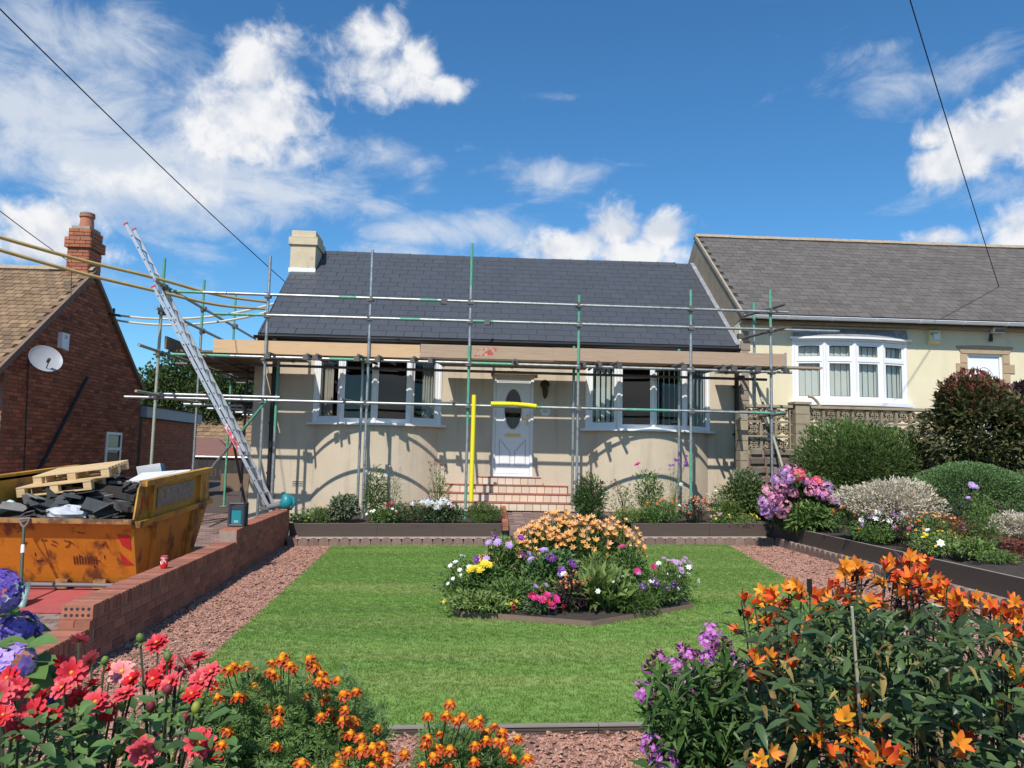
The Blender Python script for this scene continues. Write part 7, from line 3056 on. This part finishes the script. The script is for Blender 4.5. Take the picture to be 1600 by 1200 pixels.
PEACH = [fl_lily((.86, .50, .16), (.84, .42, .17), .048, .5 + .12 * k, 6, .46, 2) for k in range(2)] + [fl_lily((.88, .55, .25), (.82, .42, .26), .046, .8, 6, .46, 2)]
PURP = [fl_daisy((.16, .02, .28), (.26, .05, .42), .042, 12, (.40, .18, .08))]
LILAC = [fl_daisy((.48, .28, .66), (.55, .36, .72), .042, 13, (.50, .40, .55), .5)]
MAUVE = [fl_daisy((.52, .26, .58), (.62, .40, .66), .026, 9, (.5, .3, .1))]
WHITE = [fl_daisy((.80, .80, .76), (.84, .84, .82), .032, 6, (.6, .6, .2), .75)]
YELL = [fl_daisy((.80, .58, .02), (.84, .68, .05), .045, 12, (.7, .45, .02), .5)]
MAG = [fl_daisy((.66, .03, .22), (.76, .06, .30), .036, 11, (.5, .05, .12), .55)]
REDF = [fl_cluster([(.60, .02, .05), (.68, .06, .10)], .035, 12, .012)]
PNK = [fl_cluster([(.78, .32, .42), (.84, .52, .56), (.8, .7, .7)], .04, 14, .012)]
WHC = [fl_cluster([(.80, .80, .77), (.74, .74, .72)], .05, 16, .019)]
ORC = [fl_cluster([(.78, .24, .02), (.70, .15, .03)], .035, 12, .011)]
SALC = [fl_cluster([(.78, .30, .14), (.72, .22, .12)], .04, 14, .014)]
DKR = [fl_cluster([(.22, .03, .05), (.14, .03, .03)], .03, 8, .008, 5, .8, None, 2, 10)]
PANSY = [fl_daisy((.10, .03, .16), (.07, .03, .14), .028, 5, (.5, .4, .05), .9)]
LILYB = [fl_lily((.75, .70, .55), (.82, .72, .70), .06, 1.35, 6, .3)]


def bpt(px_, py_, Y, z):
    p = pY(px_, py_, Y)
    return np.array([p[0], Y, z])


def soilz(x, y=14.2):
    return sz(x, y)


# ---- left bed
def lb(px_, Y):
    x = pY(px_, 810, Y)[0]
    return np.array([x, Y, sz(x, Y)])


herb('bedding_plant', 'low orange flowering plant at the wall end of the left bed', lb(500, 14.0), .24, .55, 700, .05, .4, 'leaf_mid', [(ORC, 9, .5, .8, 1.2)], seed=11)
herb('bedding_plant', 'pale green leafy plant in the left bed by the ladder', lb(468, 13.9), .14, .40, 400, .05, .5, 'leaf_light', [(YELL, 3, .4, .9, 1.3)], seed=31)
herb('bedding_plant', 'grey green poppy like leafy plant in the left bed', lb(535, 14.0), .42, .42, 600, .09, .45, 'leaf_grey', [(BUDS[2:], 6, 1, .9, 1.25)], seed=12)
herb('garden_lily', 'tall green garden lily with pale buds in the left bed', lb(585, 14.1), .78, .30, 420, .11, .16, 'leaf_mid', [(LILYB, 4, 1, .75, 1.0), (DKR, 2, .7, .98, 1.05)], seed=13, up=.2)
herb('bedding_plant', 'white petunia low beside the garden lily', lb(600, 13.85), .22, .40, 500, .05, .5, 'leaf_mid', [(WHITE, 4, 1, .7, 1.1)], seed=14)
herb('bedding_plant', 'dark red flowering plant in the middle of the left bed', lb(620, 13.95), .30, .40, 600, .05, .4, 'leaf_dark', [(REDF, 8, 1, .75, 1.1)], seed=15)
herb('bedding_plant', 'thin stemmed pink topped plant behind the red flowers', lb(612, 14.4), .75, .28, 350, .05, .2, 'leaf_mid', [(PNK, 5, .6, .9, 1.05)], seed=16)
herb('bedding_plant', 'round green mound between red and white flowers', lb(648, 13.95), .32, .34, 900, .035, .4, 'leaf_shrub', [], seed=17)
herb('bedding_plant', 'white petunia clump spilling over in the left bed', lb(672, 13.85), .34, .55, 900, .05, .5, 'leaf_dark', [(WHC, 13, 1.1, .6, 1.15), (PURP, 1, 1, 1.0, 1.2)], seed=18)
herb('bedding_plant', 'pink and white flowers right of the white petunias', lb(705, 13.9), .30, .40, 500, .05, .5, 'leaf_dark', [(PNK, 9, .8, .6, 1.15), (WHITE, 2, 1, .5, 1)], seed=19)
herb('bedding_plant', 'tall plant with dark seed heads beside the steps', lb(685, 14.5), .80, .32, 500, .05, .35, 'leaf_mid', [(DKR, 11, 1, .85, 1.05)], seed=20)
shrub('rounded_shrub', 'rounded fine leaved green shrub at the path end of the left bed', 'shrub', lb(755, 13.95), lb(755, 13.95) + (0, 0, .17), (.38, .30, .20), 4200, .035, .35, ['leaf_shrub'], 21)
herb('bedding_plant', 'bright lime green tuft below the rounded shrub', lb(752, 13.75), .14, .22, 220, .08, .12, 'leaf_light', [], seed=22)


# ---- right bed, back row
herb('tall_phlox', 'tall dark leaved plant with plum buds right of the steps', lb(920, 14.2), .68, .46, 1300, .09, .25, 'leaf_phlox', [(DKR, 15, 1, .9, 1.08)], seed=40)
herb('garden_rose', 'thin pink rose bush against the cream wall', lb(975, 14.6), .62, .55, 380, .045, .55, 'leaf_mid', [(REDF, 6, .7, .8, 1.1)], seed=41, stem='stem_dark')
herb('garden_dahlia', 'tall plant with one magenta dahlia below the right bow window', lb(1015, 14.3), .78, .40, 650, .07, .45, 'leaf_mid', [(MAG, 1, 1.5, 1.0, 1.05), (PNK, 6, .5, .75, 1.0)], seed=42)
herb('scabious', 'airy plant with purple button flowers on long stems', lb(1050, 14.5), .92, .42, 260, .05, .15, 'leaf_mid', [(PURP, 7, .8, .85, 1.05), (WHITE, 1, 1.3, .55, .6)], seed=43)
herb('bedding_plant', 'yellow green leafy plant with small rusty flowers', lb(985, 13.9), .24, .55, 800, .045, .5, 'leaf_light', [(ORC, 7, .35, .7, 1.1)], seed=44)
herb('bedding_plant', 'orange flowering bush in the right bed', lb(1040, 13.95), .36, .52, 1100, .045, .4, 'leaf_mid', [(ORC, 9, .9, .6, 1.2), (WHITE, 1, .9, .3, .4)], seed=45)
herb('bedding_plant', 'salmon orange flower heads beside the orange bush', lb(1085, 13.95), .38, .36, 500, .05, .4, 'leaf_purple', [(SALC, 9, 1.0, .5, 1.15)], seed=46)
herb('bedding_plant', 'green leafy plant overhanging the right timber board', lb(1020, 13.78), .26, .40, 700, .06, .35, 'leaf_mid', [], seed=47)
herb('bedding_plant', 'small pale flowering stem left of the big leafy bush', lb(1118, 14.2), .5, .22, 260, .05, .4, 'leaf_mid', [(WHITE, 2, 1.2, .75, .9), (DKR, 3, .6, .95, 1.05)], seed=48)
herb('bedding_plant', 'low pink flowers at the foot of the leafy bush', lb(1125, 13.85), .15, .26, 240, .04, .5, 'leaf_mid', [(PNK, 5, .7, .8, 1.1)], seed=49)
herb('bedding_plant', 'low yellow flowering plant in the bed corner', lb(1150, 13.8), .16, .55, 420, .04, .5, 'leaf_light', [(YELL, 7, .5, .7, 1.1)], seed=50)
b_ = lb(1165, 14.4)
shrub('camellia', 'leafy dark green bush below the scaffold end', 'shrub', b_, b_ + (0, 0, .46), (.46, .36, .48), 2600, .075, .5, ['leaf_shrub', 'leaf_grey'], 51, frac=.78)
herb('bedding_plant', 'strappy light green leaves at the foot of the leafy bush', lb(1140, 14.0), .26, .3, 160, .2, .12, 'leaf_light', [], seed=52)


def rb(px_, py_, Y=None, dz=0.0):
    p = pY(px_, py_, Y)
    return np.array([p[0], Y, g_at(p[0]) + .27 + dz])


# pink hydrangea
HP = [fl_cluster([(.66, .22, .44), (.76, .32, .48), (.60, .26, .54)], .10, 46, .026, 4, .75), fl_cluster([(.52, .26, .58), (.42, .22, .56), (.62, .32, .54)], .10, 46, .026, 4, .75),
      fl_cluster([(.74, .30, .40), (.76, .40, .44), (.66, .30, .48)], .10, 46, .026, 4, .75), fl_cluster([(.70, .06, .12), (.78, .20, .22)], .10, 46, .026, 4, .75)]
hb = rb(1255, 830, 13.0)
t = thing('pink_hydrangea', 'large pink and lilac hydrangea below the scaffold end', 'shrub', hb)
hyd = [(1200, 768, 2), (1218, 775, 0), (1232, 765, 0), (1212, 790, 1), (1196, 785, 1), (1226, 790, 2), (1232, 748, 1), (1215, 750, 1), (1236, 735, 0), (1248, 742, 3), (1258, 750, 0), (1268, 757, 0), (1266, 768, 2),
       (1275, 765, 0), (1284, 772, 0), (1290, 775, 1), (1300, 778, 2), (1290, 762, 1), (1306, 782, 1), (1238, 770, 2), (1220, 762, 0), (1225, 738, 1), (1277, 755, 3), (1208, 778, 0), (1222, 800, 2), (1196, 800, 1)]
tg = []
for px_, py_, kd in hyd:
    p = pY(px_, py_, 12.55 + rng.uniform(-.2, .15))
    place('flower_head', HP[kd], t, p, unit((rng.uniform(-.5, .4), -.8, .5)), rng.uniform(1.0, 1.35))
    tg.append(p + np.array([0, .05, -.03]))
stems_mesh(hb, tg, .012, .006, t, 'stem', 'bark', .15)
P, D = blob_points(hb + np.array([.02, .1, .42]), (.62, .45, .55), 1300, np.random.default_rng(60), .2, .2)
V, F = scatter_leaves(P, D + rnd_unit(1300) * .8, rnd_unit(1300) * .4 + np.array([0, -.4, 1]), rng.uniform(.09, .16, 1300), rng.uniform(.05, .09, 1300), LEAF_2)
link_obj('foliage', np_mesh('foliage', V, F, 'leaf_hydrangea', hb), t)
herb('bedding_plant', 'big light green leafy clump in front of the pink hydrangea', rb(1266, 845, 12.5), .36, .60, 1100, .11, .42, 'leaf_mid', [], seed=61)
herb('bedding_plant', 'small violet flowers in the shade of the pink hydrangea', rb(1218, 830, 12.9), .3, .32, 300, .05, .4, 'leaf_dark', [(LILAC, 6, .8, .6, 1.05), (MAG, 2, .7, .5, .8)], seed=62)

# shrubs behind
b_ = np.array([*pY(1345, 780, 13.4)[:2], .75])
c_ = pY(1345, 738, 13.4)
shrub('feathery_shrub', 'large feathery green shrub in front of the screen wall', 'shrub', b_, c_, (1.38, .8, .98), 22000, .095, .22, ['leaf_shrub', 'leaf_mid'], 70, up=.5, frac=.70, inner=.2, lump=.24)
b_ = np.array([*pY(1540, 800, 12.7)[:2], .9])
c_ = pY(1548, 660, 12.7)
shrub('photinia_shrub', 'red tipped photinia shrub in front of the neighbour door', 'shrub', b_, c_, (1.25, .85, .92), 14000, .12, .42, ['leaf_photinia', 'leaf_red'], 71, frac=.80, lump=.42, up=.45)
b_ = np.array([*pY(1625, 800, 13.2)[:2], .9])
c_ = pY(1628, 650, 13.2)
shrub('purple_shrub', 'dark purple leaved shrub behind the photinia at the right edge', 'shrub', b_, c_, (.8, .7, .75), 4500, .11, .5, ['leaf_purple'], 72)
b_ = np.array([*pY(1510, 810, 11.2)[:2], .75])
c_ = pY(1522, 768, 11.2)
shrub('clipped_hebe', 'dense low clipped green hebe mound behind the cream shrub', 'shrub', b_, c_, (.98, .7, .46), 28000, .032, .5, ['leaf_hebe'], 73, inner=.7, lump=.16)
b_ = np.array([*pY(1620, 815, 11.4)[:2], .75])
c_ = pY(1628, 775, 11.4)
shrub('clipped_hebe', 'darker clipped evergreen mound at the right edge', 'shrub', b_, c_, (.62, .55, .42), 12000, .034, .5, ['leaf_shrub'], 74, inner=.7, lump=.08)
b_ = np.array([*pY(1400, 830, 11.0)[:2], .5])
c_ = pY(1398, 790, 11.0)
shrub('variegated_shrub', 'cream and pink variegated willow shrub above the right bed', 'shrub', b_, c_, (.82, .55, .42), 10000, .055, .35, ['leaf_shrub', 'leaf_cream'], 75, frac=.22, up=.5, lump=.4)
b_ = np.array([*pY(1590, 850, 9.6)[:2], .75])
c_ = pY(1588, 828, 9.6)
shrub('variegated_shrub', 'small cream variegated shrub at the right edge above the brick wall', 'shrub', b_, c_, (.42, .36, .24), 3000, .05, .35, ['leaf_shrub', 'leaf_cream'], 76, frac=.2, up=.5)


# right bed, along the long board
def r2(px_, py_, Y):
    p = pY(px_, py_, Y)
    return np.array([p[0], Y, g_at(p[0]) + .26 + .05 * max(0, p[0] - 5.4)])


herb('bedding_plant', 'orange and rust marigolds over the right timber board', r2(1338, 860, 11.3), .42, .55, 900, .05, .35, 'leaf_mid', [(MG, 24, .95, .5, 1.15)], seed=80)
herb('petunia', 'white and pale mauve petunias beside the rust marigolds', r2(1385, 860, 10.9), .38, .55, 900, .05, .45, 'leaf_mid', [(WHITE, 5, 1.3, .7, 1.15), (MAUVE, 5, 1.5, .5, 1.1), (PURP, 2, 1.2, .5, .8)], seed=81)
herb('bedding_plant', 'low green leafy plant spilling over the long timber board', r2(1365, 875, 10.7), .24, .50, 800, .05, .4, 'leaf_mid', [(MG, 3, .9, .6, 1)], seed=82)
herb('bedding_plant', 'peach orange flower clump in the right bed', r2(1455, 890, 9.8), .38, .55, 700, .045, .4, 'leaf_mid', [(PEACH, 14, .55, .7, 1.2), (ORC, 14, .55, .5, 1.1), (MAUVE, 2, 1.3, .8, 1)], seed=83)
herb('bedding_plant', 'yellow green plant with white petunia in the right bed', r2(1470, 905, 9.3), .25, .5, 700, .045, .45, 'leaf_light', [(YELL, 8, .4, .7, 1.1), (WHITE, 2, 1.2, .7, 1.0)], seed=84)
herb('bedding_plant', 'dark reddish foliage plant in the right bed', r2(1490, 875, 9.9), .35, .5, 900, .045, .35, 'leaf_red', [], seed=85)
herb('bedding_plant', 'fine purple leaved plant below the cream shrub', r2(1430, 868, 10.4), .28, .45, 700, .04, .3, 'leaf_purple', [(MAG, 1, .8, .9, 1.1), (MAUVE, 2, 1, .8, 1.1)], seed=86)
herb('bedding_plant', 'light green lobed leaves on bare soil in the right bed', r2(1525, 900, 9.0), .18, .38, 380, .06, .6, 'leaf_light', [], seed=87)
herb('antirrhinum', 'rusty upright plant with one magenta flower in the right bed', r2(1540, 870, 9.3), .52, .36, 480, .06, .25, 'leaf_mid', [(MAG, 1, 1.4, .85, .95)], seed=88)
herb('bedding_plant', 'tall plant with a mauve flower near the brick terrace', r2(1535, 850, 9.9), .62, .3, 300, .06, .3, 'leaf_mid', [(LILAC, 2, 1.1, .95, 1.1), (WHITE, 1, .6, .8, .9)], seed=89)
herb('bedding_plant', 'low green cushion plant on the soil at the right', r2(1560, 900, 8.6), .14, .45, 600, .035, .4, 'leaf_mid', [], seed=90)
herb('bedding_plant', 'brown red low plant at the right edge of the bed', r2(1592, 890, 8.7), .22, .3, 400, .04, .4, 'leaf_red', [], seed=91)
herb('bedding_plant', 'thin plant with one blue flower spike in the right bed', r2(1500, 850, 10.2), .5, .25, 200, .06, .12, 'leaf_grey', [(LILAC, 1, .8, .9, 1.0)], seed=92)

# ---- bed in the lawn
def cb(px_, py_, z=.055):
    return pG(px_, py_, z)


def cby(px_, Y):
    p = pY(px_, 940, Y)
    return np.array([p[0], Y, g_at(p[0]) + .05])


pea = [[(0, 8.75, 848), ], ]
for k, (px_, Y, h, w, cnt, lab) in enumerate(((800, 8.2, .52, .46, 34, 'shortest peach lily clump at the left of the lawn bed'), (838, 8.5, .62, .46, 34, 'peach lily clump left of the tallest one in the lawn bed'), (872, 8.7, .74, .46, 44, 'tallest peach lily clump in the middle of the lawn bed'),
                                              (918, 8.5, .68, .50, 46, 'peach lily clump right of the tallest one in the lawn bed'), (962, 8.65, .66, .42, 34, 'peach lily clump at the right of the lawn bed'))):
    herb('peach_alstroemeria', lab, cby(px_, Y), h, w, 1400, .085, .16, 'leaf_mid' if k % 2 else 'leaf_light', [(PEACH, cnt, 1.1, .66, 1.02)], seed=100 + k, nst=24, up=.9, group='peach lilies in the lawn bed')
herb('aster', 'purple asters on long stems at the left of the lawn bed', cby(785, 7.95), .62, .42, 700, .06, .35, 'leaf_mid', [(PURP, 4, 1.0, .85, 1.1), (LILAC, 4, .9, .7, 1.05)], seed=110)
herb('garden_dahlia', 'yellow dahlias low at the left of the lawn bed', cby(765, 7.7), .38, .36, 700, .07, .45, 'leaf_mid', [(YELL, 4, .95, .85, 1.1)], seed=111)
herb('pansy', 'white flowers on thin stems at the left corner of the lawn bed', cby(722, 8.0), .38, .30, 380, .05, .4, 'leaf_mid', [(WHITE, 6, .9, .6, 1.1), (PANSY, 2, .9, .9, 1.1)], seed=112)
herb('bedding_plant', 'low light green leaves along the left front of the lawn bed', cby(755, 7.3), .16, .55, 600, .06, .5, 'leaf_light', [(YELL, 3, .45, .8, 1.2)], seed=113)
herb('garden_dahlia', 'dark leaved dahlia with violet flowers in the middle of the lawn bed', cby(860, 7.8), .46, .50, 1000, .075, .5, 'leaf_dahlia', [(LILAC, 3, .9, .5, 1.05), (PURP, 3, 1.1, .95, 1.2)], seed=114)
herb('dianthus', 'bright cerise flowers low at the front of the lawn bed', cby(843, 7.12), .17, .30, 260, .04, .4, 'leaf_dark', [(REDF, 6, .9, .8, 1.3), (MAG, 5, 1.0, .7, 1.2)], seed=115)
herb('bedding_plant', 'dark leaved plant with coral heads at the front of the lawn bed', cby(895, 7.2), .34, .28, 500, .045, .35, 'leaf_purple', [(SALC, 7, .6, .85, 1.1), (WHITE, 1, .9, .8, .9)], seed=116)
herb('primula', 'upright light green leafy plant at the front of the lawn bed', cby(945, 7.25), .34, .38, 220, .17, .32, 'leaf_light', [(WHITE, 3, .8, .5, .8)], seed=117, up=1.3)
herb('bedding_plant', 'yellow green variegated foliage right of the peach lilies', cby(935, 7.9), .42, .48, 800, .075, .25, 'leaf_light', [], seed=118)
herb('garden_dahlia', 'magenta flowers on tall stems at the right of the lawn bed', cby(985, 7.9), .52, .35, 500, .06, .4, 'leaf_mid', [(MAG, 3, 1.1, .75, 1.1)], seed=119)
herb('pansy', 'dark violet pansies at the right front of the lawn bed', cby(1020, 7.45), .24, .42, 600, .045, .45, 'leaf_mid', [(PANSY, 8, 1.0, .6, 1.2), (WHITE, 2, .8, .8, 1.1)], seed=120)
herb('bedding_plant', 'mauve flowers on thin stems at the right corner of the lawn bed', cby(1050, 7.65), .42, .36, 420, .05, .3, 'leaf_mid', [(MAUVE, 8, 1.0, .6, 1.15), (WHITE, 2, 1, .7, .9)], seed=121)
herb('bedding_plant', 'grassy green tuft at the right front edge of the lawn bed', cby(985, 7.2), .18, .4, 300, .10, .10, 'leaf_mid', [], seed=122)
for k, (px_, Y, w, lf, fl, lab) in enumerate((
        (735, 7.75, .5, 'leaf_mid', [(WHITE, 3, .7, .8, 1.1)], 'low green filler plant at the left edge of the lawn bed'),
        (800, 7.45, .5, 'leaf_mid', [(LILAC, 2, .7, .9, 1.2)], 'low green filler plant below the yellow dahlias'),
        (890, 7.6, .5, 'leaf_light', [(PEACH, 3, .8, .9, 1.3)], 'low light green filler plant in front of the peach lilies'),
        (1005, 7.75, .5, 'leaf_mid', [(MAUVE, 4, .8, .9, 1.3)], 'low green filler plant below the magenta flowers'),
        (1035, 8.1, .5, 'leaf_light', [(WHITE, 4, .8, .8, 1.2)], 'pale filler plant with white flowers behind the pansies'))):
    herb('bedding_plant', lab, cby(px_, Y), .26, w, 700, .06, .35, lf, fl, seed=140 + k)
mb = MB()
c0 = cby(858, 7.35)
mb.lathe([(.11, -.02), (.12, .10), (.125, .105), (.105, .10), (.09, .02)], c0, 18)
tag(smooth_by_angle(mb.build('dark_pot', 'black_plastic')), 'dark round pot sunk among the flowers of the lawn bed', 'pot')


# ---- far tree
tb = np.array([*pY(300, 640, 36)[:2], .5])
tt_ = thing('broadleaf_tree', 'broad green tree beyond the houses behind the scaffold', 'tree', tb)
r = np.random.default_rng(130)
tops = []
Vs, Fs, o_ = [], [], 0
for px_, py_, rx, rz in ((255, 605, 1.5, 1.3), (290, 590, 1.7, 1.5), (325, 600, 1.5, 1.4), (355, 610, 1.3, 1.2), (385, 625, 1.0, 1.0), (240, 630, 1.2, 1.2), (300, 630, 2.2, 1.4), (350, 635, 1.8, 1.2)):
    c = pY(px_, py_, 36 + r.uniform(-.6, .8))
    tops.append(c)
    P, D = blob_points(c, (rx, rx, rz), 2600, r, .3, .35, False)
    V, F = scatter_leaves(P, D + rnd_unit(2600, r), rnd_unit(2600, r) + np.array([0, 0, .8]), r.uniform(.12, .22, 2600), r.uniform(.08, .14, 2600), LEAF_Q)
    Vs.append(V)
    Fs.append(F + o_)
    o_ += len(V)
link_obj('crown', np_mesh('crown', np.concatenate(Vs), np.concatenate(Fs), 'leaf_tree', tb), tt_)
mb = MB()
mid = tb + np.array([0, 0, 2.2])
mb.tube([tb, tb + (0.05, 0, 1.2), mid], [.28, .22, .18], 10)
for c in tops:
    mb.tube([mid - (0, 0, .3), (mid + c) / 2 + (0, 0, .2), c], [.12, .07, .03], 7)
mb.build('trunk', 'bark', tt_)
